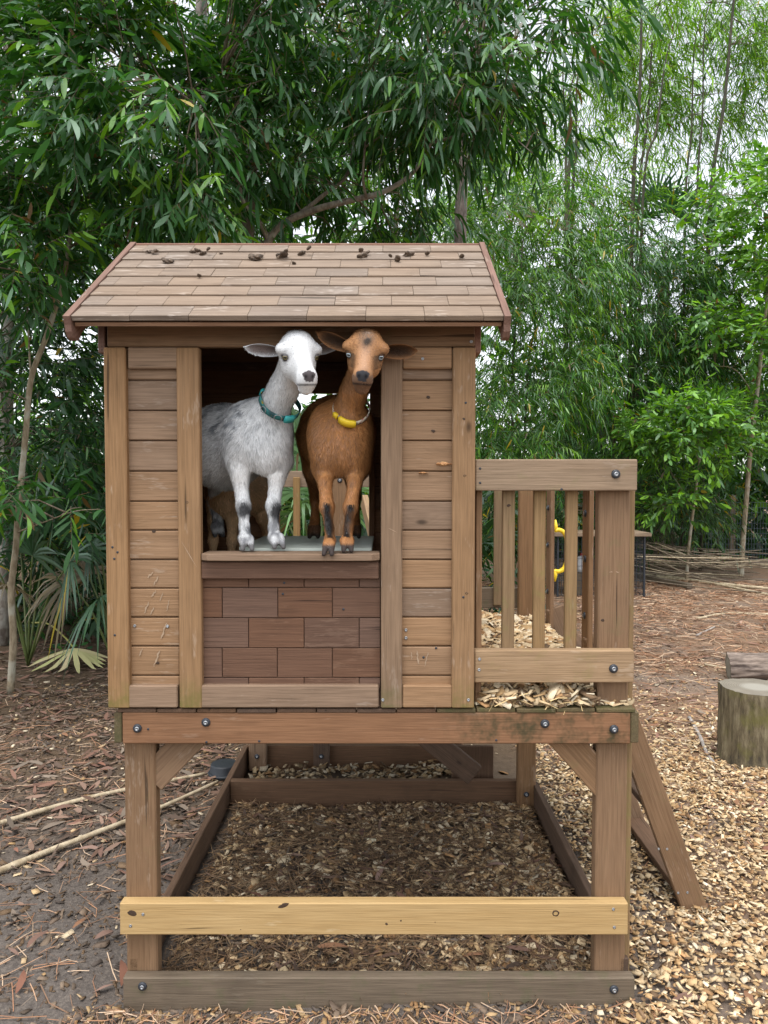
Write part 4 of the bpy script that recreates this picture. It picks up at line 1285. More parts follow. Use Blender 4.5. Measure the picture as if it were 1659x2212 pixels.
# ---- white goat, body turned away to the left
def build_white():
    root = empty('goat', (-0.36, 0.12, ZS), label='white and grey goat with a teal collar standing nearer the house corner', cat='goat', group='goats in the playhouse')
    S = SDF()
    S.group(0.018)
    back = (-0.75, 0.65, -0.35)
    S.cone((-0.385, 0.165, 1.635), (-0.500, 0.285, 1.600), 0.082, 0.122, back, 0.022)
    S.cone((-0.500, 0.285, 1.600), (-0.615, 0.420, 1.615), 0.124, 0.098, back, 0.022)
    S.ell((-0.338, 0.108, 1.600), (0.056, 0.054, 0.084), None, (0.1, 0.2, -1), 0.020)
    S.ell((-0.422, 0.140, 1.610), (0.044, 0.060, 0.098), None, (-0.5, 0.3, -0.8), 0.020)
    S.ell((-0.322, 0.150, 1.610), (0.040, 0.060, 0.095), None, (0.1, 0.3, -0.9), 0.018)
    S.ell((-0.352, 0.134, 1.670), (0.060, 0.060, 0.060), None, (-0.3, 0.2, -1), 0.016)
    S.group(0.011)
    S.cone((-0.338, 0.115, 1.675), (-0.284, 0.060, 1.755), 0.053, 0.037, (-0.2, 0.2, -1), 0.016)
    S.cone((-0.284, 0.060, 1.755), (-0.246, -0.012, 1.835), 0.037, 0.035, (-0.2, 0.2, -1), 0.013)
    leg(S, [(-0.425, 0.13, 1.55), (-0.418, 0.10, 1.50), (-0.404, 0.070, 1.420), (-0.400, 0.062, 1.36), (-0.397, 0.052, 1.33), (-0.392, 0.044, ZS + 0.030)], [0.044, 0.030, 0.0255, 0.0175, 0.0195, 0.0175], fl=[0.018, 0.014, 0.011, 0.013, 0.017])
    leg(S, [(-0.308, 0.14, 1.55), (-0.312, 0.105, 1.50), (-0.320, 0.082, 1.420), (-0.318, 0.074, 1.36), (-0.315, 0.066, 1.33), (-0.309, 0.058, ZS + 0.034)], [0.042, 0.0285, 0.0255, 0.0175, 0.0195, 0.0175], fl=[0.018, 0.014, 0.011, 0.013, 0.017])
    hoof(S, (-0.388, 0.034, ZS), (0.25, -1, 0), 0.92); hoof(S, (-0.303, 0.050, ZS + 0.004), (0.35, -1, 0), 0.92)
    for x, y in ((-0.685, 0.42), (-0.575, 0.50)):
        leg(S, [(x, y, 1.60), (x + 0.02, y - 0.04, 1.52), (x - 0.02, y + 0.04, 1.42), (x, y + 0.02, 1.35), (x + 0.005, y + 0.01, ZP + 0.03)], [0.07, 0.05, 0.026, 0.021, 0.021], fl=0.014)
        hoof(S, (x, y, ZP), (0.6, -0.8, 0))
    fr = head_frame(pix(642, 762, -0.060), math.radians(20), math.radians(17), math.radians(3))
    add_head(S, fr, 1.03)
    ears = []
    for s, up in ((1, 0.10), (-1, 0.22)):
        ears.append(dict(mesh=ear_mesh(fr, s, 1.0, up, 0.16 if s > 0 else -0.15, 0.106, 0.038, 1.03), inner=(0.22, 0.175, 0.165), outer=(0.74, 0.76, 0.78)))
    def colr(V, L, N):
        base = np.tile(np.array((0.84, 0.85, 0.85)), (len(V), 1))
        n1 = vnoise(V, 30.0, 1.3)[:, None]; n2 = vnoise(V, 11.0, 5.1)[:, None]
        # streaks that run with the coat
        Q = V.copy(); Q = np.stack([V[:, 0] * 0.6 + V[:, 1] * 0.4, V[:, 0] * 0.4 - V[:, 1] * 0.6, V[:, 2]], 1)
        n3 = vnoise(Q * np.array([1, 3.0, 3.0]), 22.0, 4.0)[:, None]
        z = V[:, 2]
        body = (L[:, 1] < -0.075) | (z < 1.68)
        gz = np.clip((z - 1.56) / 0.10, 0, 1)[:, None] * np.clip((-0.30 - V[:, 0]) / 0.08, 0, 1)[:, None] * body[:, None]
        f = np.clip(gz * (0.08 + 1.4 * n3 + 0.6 * n2), 0, 0.8)
        base = base * (1 - f) + np.array((0.15, 0.17, 0.20)) * f
        # grey mottle on shins
        n4 = vnoise(V * np.array([1, 1, 0.45]), 75.0, 9.0)[:, None]
        f = np.clip((1.45 - z) / 0.07, 0, 1)[:, None] * np.clip(0.36 + 1.5 * n4 + 0.7 * n2, 0, 0.85)
        base = base * (1 - f) + np.array((0.17, 0.175, 0.19)) * f
        f = (np.clip((1.385 - z) / 0.07, 0, 1) * 0.42)[:, None]
        base = base * (1 - f) + np.array((0.20, 0.205, 0.22)) * f
        # black knee patches
        for x, y0, zc in ((-0.399, 0.05, 1.408), (-0.309, 0.075, 1.408)):
            f = 1.5 * np.exp(-(((V[:, 0] - x) / 0.017) ** 2 + ((z - zc + 0.014 * n1[:, 0]) / 0.021) ** 2)) * (N[:, 1] < 0.3) * (V[:, 1] < 0.14)
            f = np.clip(f * 1.1, 0, 0.93)[:, None]; base = base * (1 - f) + np.array((0.02, 0.02, 0.022)) * f
        f = (np.clip((ZS + 0.030 - z) / 0.010, 0, 1) * 0.9)[:, None]
        base = base * (1 - f) + np.array((0.10, 0.095, 0.095)) * f
        # warm throat and belly
        f = np.clip((1.60 - z) / 0.1, 0, 1)[:, None] * np.clip((z - 1.45) / 0.05, 0, 1)[:, None] * 0.4
        base = base * (1 - f) + np.array((0.70, 0.63, 0.55)) * f
        x, y, zz = np.abs(L[:, 0]), np.where(np.linalg.norm(L, axis=1) < 0.165, L[:, 1], -9.0), L[:, 2]
        head = (L[:, 1] > -0.06) & (z > 1.72)
        f = np.clip(np.exp(-(((x - 0.040) / 0.013) ** 2 + ((y - 0.036) / 0.018) ** 2 + ((zz + 0.008) / 0.012) ** 2)) * 0.85, 0, 0.8)[:, None] * head[:, None]
        base = base * (1 - f) + np.array((0.13, 0.12, 0.12)) * f
        f = (np.exp(-((zz + 0.0655 + 0.18 * (0.115 - y)) / 0.0026) ** 2) * (y > 0.070) * head)[:, None] * 0.9
        base = base * (1 - f) + np.array((0.035, 0.03, 0.03)) * f
        nose = (y > 0.113) & (x < 0.0175 - 0.45 * np.clip(-0.036 - zz, 0, 1)) & (zz > -0.054) & (zz < -0.026 - 6 * x * x * 4)
        base[nose] = (0.11, 0.095, 0.098)
        nst = np.exp(-(((x - 0.009) / 0.0042) ** 2 + ((zz + 0.040) / 0.0055) ** 2)) * (y > 0.112)
        base = base * (1 - nst[:, None]) + np.array((0.012, 0.01, 0.01)) * nst[:, None]
        return np.clip(base, 0.004, 0.9)
    goat_finish(root, S, fr, ears, colr, 21, 1.0, M['eye_gold'], lid=(0.16, 0.15, 0.15))
    g = G('teal_printed_strap')
    tc = g.n('TexCoord')
    nz = g.noise(tc.outputs['Object'], 42.0, 2)
    nz2 = g.noise(g.mapv(tc.outputs['Object'], (1, 1, 1), (3, 1, 7)), 60.0, 2)
    cc = g.ramp(nz, (0.38, (0.012, 0.055, 0.06)), (0.5, (0.03, 0.17, 0.17)), (0.62, (0.05, 0.25, 0.24)))
    cc = g.mix(g.ramp(nz2, (0.60, 0.0), (0.64, 1.0)), cc, (0.36, 0.26, 0.03))
    g.bsdf(cc, 0.7)
    cen = pix(607, 876, 0.080)
    return (root,) + collar(root, S, cen, (0.40, -0.50, 0.74), 0.017, g.m, 0.005, 0.059, 0.076)
RW = build_white()
M['turq'] = plain('turquoise_plastic', (0.05, 0.42, 0.42), 0.35, 0, 0.05)
_, co, cpts, cdirs, cnn = RW
_clip = clip
def clip2(pts, dirs, nn, i0, i1, wid, th, mat, name, par):
    P = [Vector(pts[k % 48]) + Vector(dirs[k % 48]) * 0.004 for k in range(i0, i1 + 1)]
    Vv, Ff = [], []
    for k, p in enumerate(P):
        dd = Vector(dirs[(i0 + k) % 48]); w_ = wid * (1.0 if 0 < k < len(P) - 1 else 0.86)
        for a, b in ((-1, -1), (1, -1), (1, 1), (-1, 1)):
            Vv.append(tuple(p + Vector(nn) * (a * w_ / 2) + dd * (b * th / 2)))
    for k in range(len(P) - 1):
        for q in range(4):
            q2 = (q + 1) % 4
            Ff.append((k * 4 + q, k * 4 + 4 + q, k * 4 + 4 + q2, k * 4 + q2))
    Ff.append((0, 1, 2, 3)); e = (len(P) - 1) * 4; Ff.append((e + 3, e + 2, e + 1, e))
    return mesh_obj(name, np_mesh(name, np.array(Vv), np.array(Ff)), mat, par)
k = strap_i(cpts, 628, 930)
clip2(cpts, cdirs, cnn, k - 2, k + 2, 0.021, 0.009, M['turq'], 'buckle', co)
k = strap_i(cpts, 565, 838)
clip2(cpts, cdirs, cnn, k - 1, k + 1, 0.021, 0.008, M['turq'], 'slider', co)
for px_, py_, rr in ((593, 925, 0.011), (573, 885, 0.009)):
    k = strap_i(cpts, px_, py_)
    c0 = Vector(cpts[k]) + Vector(cdirs[k]) * 0.007
    U = Vector(cnn); Wv = Vector(cdirs[k]).cross(U)
    ring = [c0 + U * (rr * math.cos(a)) + Wv * (rr * math.sin(a)) for a in np.linspace(0, 2 * math.pi, 17)]
    tube('ring', co, ring, 0.0015, M['steel'], 6)

# ---- tan goat in the dim corner behind
def build_tan():
    root = empty('goat', (-0.54, 0.6, 1.16), label='tan goat behind the white goat, only its belly and front legs showing', cat='goat', group='goats in the playhouse')
    S = SDF()
    S.group(0.018)
    zf = 1.165
    S.cone((-0.550, 0.58, 1.46), (-0.490, 0.70, 1.46), 0.078, 0.092, (0, 1, -0.5), 0.018)
    S.ell((-0.545, 0.54, 1.43), (0.055, 0.05, 0.06), None, (0, 0, -1), 0.016)
    for x in (-0.592, -0.528):
        leg(S, [(x, 0.56, 1.40), (x, 0.535, 1.35), (x, 0.52, 1.285), (x, 0.52, 1.23), (x, 0.51, zf + 0.03)], [0.036, 0.026, 0.0215, 0.016, 0.018], fl=0.012)
        hoof(S, (x, 0.505, zf))
    for x in (-0.545, -0.44):
        leg(S, [(x, 0.74, 1.42), (x, 0.70, 1.36), (x, 0.77, 1.29), (x, 0.75, 1.23), (x, 0.745, zf + 0.03)], [0.055, 0.04, 0.024, 0.017, 0.018], fl=0.012)
        hoof(S, (x, 0.74, zf))
    S.group(0.012)
    S.cone((-0.585, 0.60, 1.50), (-0.640, 0.64, 1.585), 0.055, 0.042, (0, 0, -1), 0.012)
    fr = head_frame(Vector((-0.645, 0.665, 1.60)), math.radians(-150), math.radians(35), 0)
    add_head(S, fr, 0.9)
    ears = [dict(mesh=ear_mesh(fr, s, 0.8, -0.5, -0.3, 0.07, 0.04, 0.9), inner=(0.2, 0.12, 0.06), outer=(0.42, 0.25, 0.12)) for s in (1, -1)]
    def colr(V, L, N):
        n1 = vnoise(V, 25.0, 2.0)[:, None]
        b = np.array((0.72, 0.47, 0.26)) * (1 + 0.2 * n1)
        f = (V[:, 2] < zf + 0.02)[:, None]
        return np.where(f, np.array((0.08, 0.06, 0.05)), b)
    goat_finish(root, S, fr, ears, colr, 31, 1.0, M['eye_gold'], 0.0045, 26000.0, 1.4, 1.18)
build_tan()

# ---- inside the playhouse: slatted white bench behind the sill and a crate below the tan goat
bench = empty('bench', (-0.25, 0.3, ZD), label='low bench of white plastic slats behind the window sill', cat='bench')
yy = 0.078
k = 0
while yy < 0.60:
    w_ = 0.052
    z = ZP - 0.002 + (0.0 if k else 0.0)
    plank('slat', bench, -0.43 if k else -0.405, -0.035, yy, yy + w_, ZP - 0.012, ZP, M['white_plastic'], 'x', 0.002)
    yy += w_ + 0.008
    k += 1
for x in (-0.41, -0.06):
    for y in (0.09, 0.55):
        plank('leg', bench, x - 0.015, x + 0.015, y, y + 0.03, ZD, ZP - 0.0125, M['white_plastic'], 'z', 0.002)
# plank the white goat's hind feet stand on
shelf = empty('shelf', (-0.6, 0.45, ZD), label='dark wooden shelf in the corner of the playhouse under the white goat', cat='shelf')
plank('board', shelf, -0.72, -0.545, 0.36, 0.60, ZP - 0.018, ZP, M['inner'], 'x') if False else None
crate = empty('crate', (-0.54, 0.62, ZD), label='wooden crate inside the playhouse that the tan goat stands on', cat='crate')
bpy.data.objects.remove(shelf, do_unlink=True)
for i in range(3):
    plank('slat', crate, -0.66, -0.435, 0.47 + i * 0.115, 0.575 + i * 0.115, 1.150, 1.164, M['inner'], 'x')
for y in (0.475, 0.79):
    plank('side_panel', crate, -0.655, -0.44, y, y + 0.014, ZD, 1.1495, M['inner'], 'x')
# ---------------------------------------------------------------- ground and what lies on it
g = G('forest_floor')
geo = g.n('NewGeometry')
pos = geo.outputs['Position']
s = g.n('SeparateXYZ', None, Vector=pos)
n1 = g.noise(pos, 1.3, 4, 0.6)
n2 = g.noise(pos, 22.0, 4, 0.7)
n3 = g.noise(pos, 90.0, 3, 0.7)
soil = g.mix(n2, (0.060, 0.052, 0.047), (0.135, 0.115, 0.10))
soil = g.mix(g.ramp(n3, (0.45, 0.0), (0.7, 1.0)), soil, (0.165, 0.14, 0.118))
straw = g.mix(n2, (0.145, 0.093, 0.06), (0.29, 0.19, 0.125))
straw = g.mix(g.ramp(n1, (0.45, 0.0), (0.65, 0.8)), straw, (0.20, 0.16, 0.13))
mulch = g.mix(n2, (0.06, 0.042, 0.028), (0.15, 0.105, 0.068))
fx = g.n('MapRange', {'clamp': True}, Value=g.math('ADD', s.outputs['X'], g.math('MULTIPLY', n1, 0.5)), i1=0.95, i2=1.6, i3=0.0, i4=1.0).outputs[0]
fy = g.n('MapRange', {'clamp': True}, Value=g.math('ADD', s.outputs['Y'], g.math('MULTIPLY', n1, 0.8)), i1=1.0, i2=2.4, i3=0.0, i4=1.0).outputs[0]
c = g.mix(fy, soil, mulch)
c = g.mix(fx, c, straw)
g.bsdf(c, 0.95, n2, 0.6, 0.02, Specular_IOR_Level=0.1)
M['ground'] = g.m
xs = np.concatenate([np.linspace(-70, -5, 14)[:-1], np.linspace(-5, 6, 190), np.linspace(6, 70, 14)[1:]])
ys = np.concatenate([np.linspace(-25, -1, 8)[:-1], np.linspace(-1, 9, 170), np.linspace(9, 110, 22)[1:]])
def gheight(x, y):
    h = 0.012 * np.sin(3.1 * x + 1.7 * y) * np.sin(2.3 * y - 1.1 * x + 1) + 0.010 * np.sin(9.1 * x + 4) * np.sin(8.3 * y) + 0.006 * np.sin(21 * x + 3 * np.sin(13 * y))
    inside = (np.abs(x + 0.01) < 0.69) & (y > 0.03) & (y < 1.37)
    h = np.where(inside, 0.012 + 0.5 * h - 0.010 * np.clip(y - 0.3, 0, 1), h - 0.006)
    # pushed up against the right of the base frame
    return h
GX, GY = np.meshgrid(xs, ys, indexing='ij')
GZ = gheight(GX, GY)
V = np.stack([GX, GY, GZ], -1).reshape(-1, 3)
nx, ny = len(xs), len(ys)
ii, jj = np.meshgrid(np.arange(nx - 1), np.arange(ny - 1), indexing='ij')
b0 = (ii * ny + jj).ravel()
tag(mesh_obj('ground', np_mesh('ground', V, np.stack([b0, b0 + ny, b0 + ny + 1, b0 + 1], 1), True), M['ground']), kind='structure')

def litter_mat(name, rough=0.85, transl=0.0):
    g = G(name)
    at = g.n('Attribute', {'attribute_name': 'Col'})
    g.bsdf(at.outputs[0], rough, Specular_IOR_Level=0.2)
    return g.m
M['litter'] = litter_mat('plant_litter')

def chips_arrays(P, size, asp, col, r, tilt=0.35, thick=0.14):
    """flat irregular wood chips, one wedge-edged slab each"""
    n = len(P)
    a = r.uniform(0, 2 * np.pi, n)
    X = np.stack([np.cos(a), np.sin(a), r.normal(0, tilt, n)], 1); X /= np.linalg.norm(X, axis=1)[:, None]
    Yv = np.stack([-np.sin(a), np.cos(a), r.normal(0, tilt, n)], 1)
    Yv -= X * (X * Yv).sum(1)[:, None]; Yv /= np.linalg.norm(Yv, axis=1)[:, None]
    Z = np.cross(X, Yv)
    sx, sy, sz = size * 0.5, size * 0.5 * asp, size * thick
    cor = np.array([(-1, -1), (1, -1), (1, 1), (-1, 1)], float)
    V = np.zeros((n, 8, 3))
    for k in range(4):
        jx = cor[k, 0] * r.uniform(0.65, 1.15, n); jy = cor[k, 1] * r.uniform(0.6, 1.15, n)
        q = P + X * (sx * jx)[:, None] + Yv * (sy * jy)[:, None]
        V[:, k] = q + Z * (sz * r.uniform(0.3, 1.2, n))[:, None]
        V[:, 4 + k] = q - Z * (sz * 0.15)[:, None]
    o = np.arange(n)[:, None] * 8
    F = np.concatenate([o + np.array(f) for f in ((0, 1, 2, 3), (0, 4, 5, 1), (1, 5, 6, 2), (2, 6, 7, 3), (3, 7, 4, 0))])
    return V.reshape(-1, 3), F, np.repeat(col, 8, axis=0)

PAL_CHIP = np.array([(0.54, 0.41, 0.26), (0.60, 0.48, 0.32), (0.66, 0.56, 0.41), (0.43, 0.29, 0.155), (0.48, 0.345, 0.20), (0.34, 0.205, 0.105), (0.70, 0.62, 0.49), (0.18, 0.12, 0.075)])
PAL_CHIP = PAL_CHIP * np.array((1.0, 0.955, 0.87))
PAL_DARK = np.array([(0.10, 0.075, 0.055), (0.15, 0.11, 0.08), (0.075, 0.06, 0.05), (0.21, 0.155, 0.11), (0.13, 0.085, 0.05)])
PAL_STRAW = np.array([(0.34, 0.18, 0.10), (0.27, 0.14, 0.08), (0.42, 0.26, 0.16), (0.20, 0.12, 0.075), (0.48, 0.35, 0.24)])
PAL_LEAF = np.array([(0.19, 0.105, 0.075), (0.14, 0.085, 0.06), (0.23, 0.15, 0.11), (0.10, 0.068, 0.05), (0.19, 0.15, 0.115)])
def pick(pal, n, r, p=None, jit=0.13):
    return np.clip(pal[r.choice(len(pal), n, p=p)] * r.normal(1, jit, n)[:, None], 0.01, 0.9)
def scatter(n, x0, x1, y0, y1, r, dens=None):
    x, y = r.uniform(x0, x1, n), r.uniform(y0, y1, n)
    if dens is not None:
        k = r.random(n) < dens(x, y)
        x, y = x[k], y[k]
    return x, y
r = np.random.default_rng(5)
def nz2(x, y, s): return 0.5 + 0.5 * np.sin(x * s + 2.1 * np.sin(y * s * 0.7)) * np.sin(y * s * 1.1 + 1.3 * np.sin(x * s * 0.9))
def outside(x, y):
    fr_ = (x > -0.755) & (x < 0.725) & (y > -0.01) & (y < 0.04)
    return ~fr_
parts_ = []
# pale chips thick on the right, thinning away from the camera
def d_right(x, y):
    e = np.where(y < -0.005, np.clip((x - 0.45) / 0.35, 0, 1) ** 1.5, np.clip((x - 0.73) / 0.05, 0, 1))
    f = np.clip((2.5 - y + 0.8 * nz2(x, y, 2) + 0.25 * (x - 1)) / 1.6, 0.03, 1)
    return e * f * (y > -0.4)
x, y = scatter(70000, 0.40, 3.4, -0.35, 4.2, r, d_right)
P = np.stack([x, y, gheight(x, y) + 0.004 + r.uniform(0, 0.022, len(x))], 1)
parts_.append(chips_arrays(P, np.clip(r.gamma(2.6, 0.0056, len(x)) + 0.005, 0, 0.030), r.uniform(0.18, 0.8, len(x)), pick(PAL_CHIP, len(x), r, [.18, .16, .11, .16, .16, .10, .05, .08], 0.2), r))
# mixed chips inside the base frame, paler and thicker towards the right
def d_in(x, y): return np.clip(0.16 + 0.8 * np.clip((x + 0.05) / 0.7, 0, 1) ** 1.5 * nz2(x, y, 4) + 0.10 * np.clip(y, 0, 1), 0, 1)
x, y = scatter(13000, -0.66, 0.66, 0.05, 1.35, r, d_in)
P = np.stack([x, y, gheight(x, y) + 0.003 + r.uniform(0, 0.010, len(x))], 1)
parts_.append(chips_arrays(P, r.gamma(5, 0.004, len(x)) + 0.005, r.uniform(0.3, 0.8, len(x)), pick(PAL_CHIP * 1.0, len(x), r, [.18, .18, .14, .14, .13, .11, .05, .07], 0.2), r))
x, y = scatter(900, -0.66, 0.38, 1.41, 1.80, r)
P = np.stack([x, y, gheight(x, y) + 0.02 + r.uniform(0, 0.03, len(x))], 1)
parts_.append(chips_arrays(P, r.gamma(5, 0.004, len(x)) + 0.008, r.uniform(0.3, 0.8, len(x)), pick(PAL_CHIP * 0.5, len(x), r), r))
# sparse chips on the left and behind
def d_left(x, y): return 0.35 * np.clip((y + 0.3) / 2.0, 0.06, 1) * outside(x, y)
x, y = scatter(2600, -2.6, -0.76, -0.2, 3.6, r, d_left)
P = np.stack([x, y, gheight(x, y) + 0.004], 1)
parts_.append(chips_arrays(P, r.gamma(4, 0.004, len(x)) + 0.006, r.uniform(0.35, 0.9, len(x)), pick(PAL_CHIP * 0.85, len(x), r), r, 0.2))
x, y = scatter(5200, 0.4, 5.0, 1.4, 8.0, r, lambda x, y: np.clip((5.0 - y) / 4, 0.12, 1) * 0.5)
P = np.stack([x, y, gheight(x, y) + 0.006], 1)
parts_.append(chips_arrays(P, r.gamma(4, 0.005, len(x)) + 0.006, r.uniform(0.25, 0.8, len(x)), pick(PAL_CHIP * 0.85, len(x), r), r, 0.2))
def join(parts_, name, mat, label, cat, smooth=False, parent=None):
    Vs, Fs, Cs, o = [], [], [], 0
    for v, f, c in parts_:
        Vs.append(v); Fs.append(f + o); Cs.append(c); o += len(v)
    ks = sorted({f.shape[1] for f in Fs})
    me = np_mesh(name, np.concatenate(Vs), [np.concatenate([f for f in Fs if f.shape[1] == k]) for k in ks], smooth, np.concatenate(Cs))
    ob = mesh_obj(name, me, mat, parent)
    tag(ob, label, cat, None, 'stuff')
    return ob
join(parts_, 'wood_chips', M['litter'], 'pale wood chips spread over the ground beside and under the playhouse', 'wood chips')
# dark mulch crumbs on the left and inside
parts_ = []
x, y = scatter(15000, -2.4, -0.74, -0.3, 3.4, r, lambda x, y: outside(x, y) * np.clip(0.45 + y * 0.4, 0, 1))
P = np.stack([x, y, gheight(x, y) + 0.002], 1)
parts_.append(chips_arrays(P, r.gamma(3, 0.0045, len(x)) + 0.004, r.uniform(0.2, 0.6, len(x)), pick(PAL_DARK, len(x), r), r, 0.3))
x, y = scatter(11000, -0.67, 0.67, 0.04, 1.35, r)
P = np.stack([x, y, gheight(x, y) + 0.003], 1)
parts_.append(chips_arrays(P, r.gamma(3, 0.005, len(x)) + 0.004, r.uniform(0.15, 0.5, len(x)), pick(PAL_DARK, len(x), r), r, 0.3))
x, y = scatter(6000, 0.7, 3.6, -0.3, 5.0, r)
P = np.stack([x, y, gheight(x, y) + 0.003], 1)
parts_.append(chips_arrays(P, r.gamma(3, 0.004, len(x)) + 0.004, r.uniform(0.2, 0.6, len(x)), pick(PAL_STRAW * 0.8, len(x), r), r, 0.3))
x, y = scatter(5200, -0.9, 0.9, -0.32, -0.004, r)
P = np.stack([x, y, gheight(x, y) + 0.003], 1)
parts_.append(chips_arrays(P, r.gamma(3, 0.0045, len(x)) + 0.004, r.uniform(0.15, 0.6, len(x)), pick(np.vstack([PAL_DARK, PAL_CHIP[3:6] * 0.8]), len(x), r), r, 0.35))
join(parts_, 'mulch', M['litter'], 'dark crumbs of mulch and bark on the soil', 'mulch')

def needles_arrays(P, L, w, col, r, lift=0.12):
    n = len(P)
    a = r.uniform(0, 2 * np.pi, n)
    D = np.stack([np.cos(a), np.sin(a), r.normal(0, lift, n)], 1)
    S = np.stack([-np.sin(a), np.cos(a), np.zeros(n)], 1)
    bend = r.normal(0, 0.18, n)
    p0 = P - D * (L / 2)[:, None]; p1 = P + S * (bend * L * 0.5)[:, None] + np.array([0, 0, 0.004]); p2 = P + D * (L / 2)[:, None]
    wv = S * (w / 2)[:, None] + np.array([0, 0, 1]) * (w * 0.3)[:, None]
    V = np.stack([p0 - wv, p0 + wv, p1 - wv, p1 + wv, p2 - wv, p2 + wv], 1).reshape(-1, 3)
    o = np.arange(n)[:, None] * 6
    F = np.concatenate([o + np.array((0, 1, 3, 2)), o + np.array((2, 3, 5, 4))])
    return V, F, np.repeat(col, 6, axis=0)
parts_ = []
x, y = scatter(30000, 0.75, 6.5, 0.6, 9.5, r, lambda x, y: np.clip((y - 0.6) / 1.6, 0.12, 1) * np.clip((x - 0.6) / 0.4, 0, 1) * (0.3 + 0.7 * nz2(x, y, 3)))
P = np.stack([x, y, gheight(x, y) + 0.008 + r.uniform(0, 0.008, len(x))], 1)
parts_.append(needles_arrays(P, r.uniform(0.07, 0.2, len(x)), r.uniform(0.0016, 0.003, len(x)) * (1 + 0.18 * y), pick(PAL_STRAW, len(x), r), r))
x, y = scatter(9000, -0.67, 0.67, 0.04, 1.35, r)
P = np.stack([x, y, gheight(x, y) + 0.006 + r.uniform(0, 0.012, len(x))], 1)
parts_.append(needles_arrays(P, r.uniform(0.04, 0.13, len(x)), r.uniform(0.0014, 0.0026, len(x)), pick(np.array([(0.20, 0.125, 0.07), (0.15, 0.09, 0.05), (0.26, 0.175, 0.10), (0.10, 0.065, 0.04)]), len(x), r), r, 0.2))
x, y = scatter(1800, -2.6, -0.76, -0.3, 3.5, r)
P = np.stack([x, y, gheight(x, y) + 0.006], 1)
parts_.append(needles_arrays(P, r.uniform(0.05, 0.18, len(x)), r.uniform(0.0014, 0.0028, len(x)), pick(PAL_STRAW, len(x), r), r))
x, y = scatter(900, -0.9, 0.9, -0.3, -0.01, r)
P = np.stack([x, y, gheight(x, y) + 0.008], 1)
parts_.append(needles_arrays(P, r.uniform(0.03, 0.12, len(x)), r.uniform(0.0014, 0.0026, len(x)), pick(PAL_STRAW, len(x), r), r))
join(parts_, 'pine_straw', M['litter'], 'reddish pine straw lying over the yard', 'pine straw')

# wood chips heaped on the side deck
parts_ = []
x, y = scatter(5200, XR + 0.02, 0.70, 0.03, 1.33, r)
hz = 0.008 + 0.030 * np.clip((y - 0.05) / 0.5, 0, 1) * nz2(x, y, 6) + 0.03 * np.clip((y - 0.6) / 0.5, 0, 1) * np.clip((0.62 - x) / 0.2, 0, 1)
P = np.stack([x, y, ZD + hz * r.uniform(0.2, 1.0, len(x))], 1)
parts_.append(chips_arrays(P, r.gamma(6, 0.0042, len(x)) + 0.008, r.uniform(0.4, 0.85, len(x)), pick(PAL_CHIP, len(x), r, [.16, .2, .15, .14, .13, .10, .05, .07]), r))
x, y = scatter(900, XR + 0.03, 0.595, 0.006, 0.26, r)
P = np.stack([x, y, ZD + 0.006 + r.uniform(0, 1, len(x)) * (0.028 + 0.03 * np.clip((y - 0.0) / 0.08, 0, 1) * (0.6 + 0.4 * nz2(x, y, 9)))], 1)
parts_.append(chips_arrays(P, r.gamma(4, 0.0055, len(x)) + 0.010, r.uniform(0.4, 0.9, len(x)), pick(PAL_CHIP, len(x), r), r, 0.6))
x, y = scatter(45, XR + 0.05, 0.60, -0.015, 0.10, r)
P = np.stack([x, y, ZD + r.uniform(0.0, 0.03, len(x))], 1)
parts_.append(needles_arrays(P, r.uniform(0.04, 0.11, len(x)), r.uniform(0.0016, 0.0026, len(x)), pick(np.array([(0.55, 0.40, 0.2), (0.35, 0.22, 0.1)]), len(x), r), r, 0.4))
join(parts_, 'deck_chips', M['litter'], 'pale wood chips heaped on the side deck behind the railing', 'wood chips')

# droppings on the roof
g = G('dry_droppings')
tc = g.n('TexCoord')
nz = g.noise(tc.outputs['Object'], 90, 4, 0.7)
g.bsdf(g.ramp(nz, (0.35, (0.035, 0.025, 0.018)), (0.6, (0.13, 0.09, 0.06)), (0.75, (0.42, 0.35, 0.28))), 0.9, nz, 0.8, 0.004)
M['drop'] = g.m
def lump_mesh(seed, n):
    rr = random.Random(seed)
    bm = bmesh.new()
    for i in range(n):
        res = bmesh.ops.create_icosphere(bm, subdivisions=2, radius=rr.uniform(0.006, 0.0105))
        o = Vector((rr.gauss(0, 0.0085), rr.gauss(0, 0.007), rr.uniform(0.003, 0.006) + (0.008 if i > n * 0.6 else 0)))
        for v in res['verts']:
            v.co = v.co * (1 + 0.35 * mnoise.noise(v.co * 130 + Vector((i * 7, seed, 0)))) + o
    me = bpy.data.meshes.new('dropping'); bm.to_mesh(me); bm.free()
    for p_ in me.polygons: p_.use_smooth = True
    return me
lumps = [lump_mesh(s_, n_) for s_, n_ in ((1, 6), (2, 10), (3, 4), (4, 1), (5, 14))]
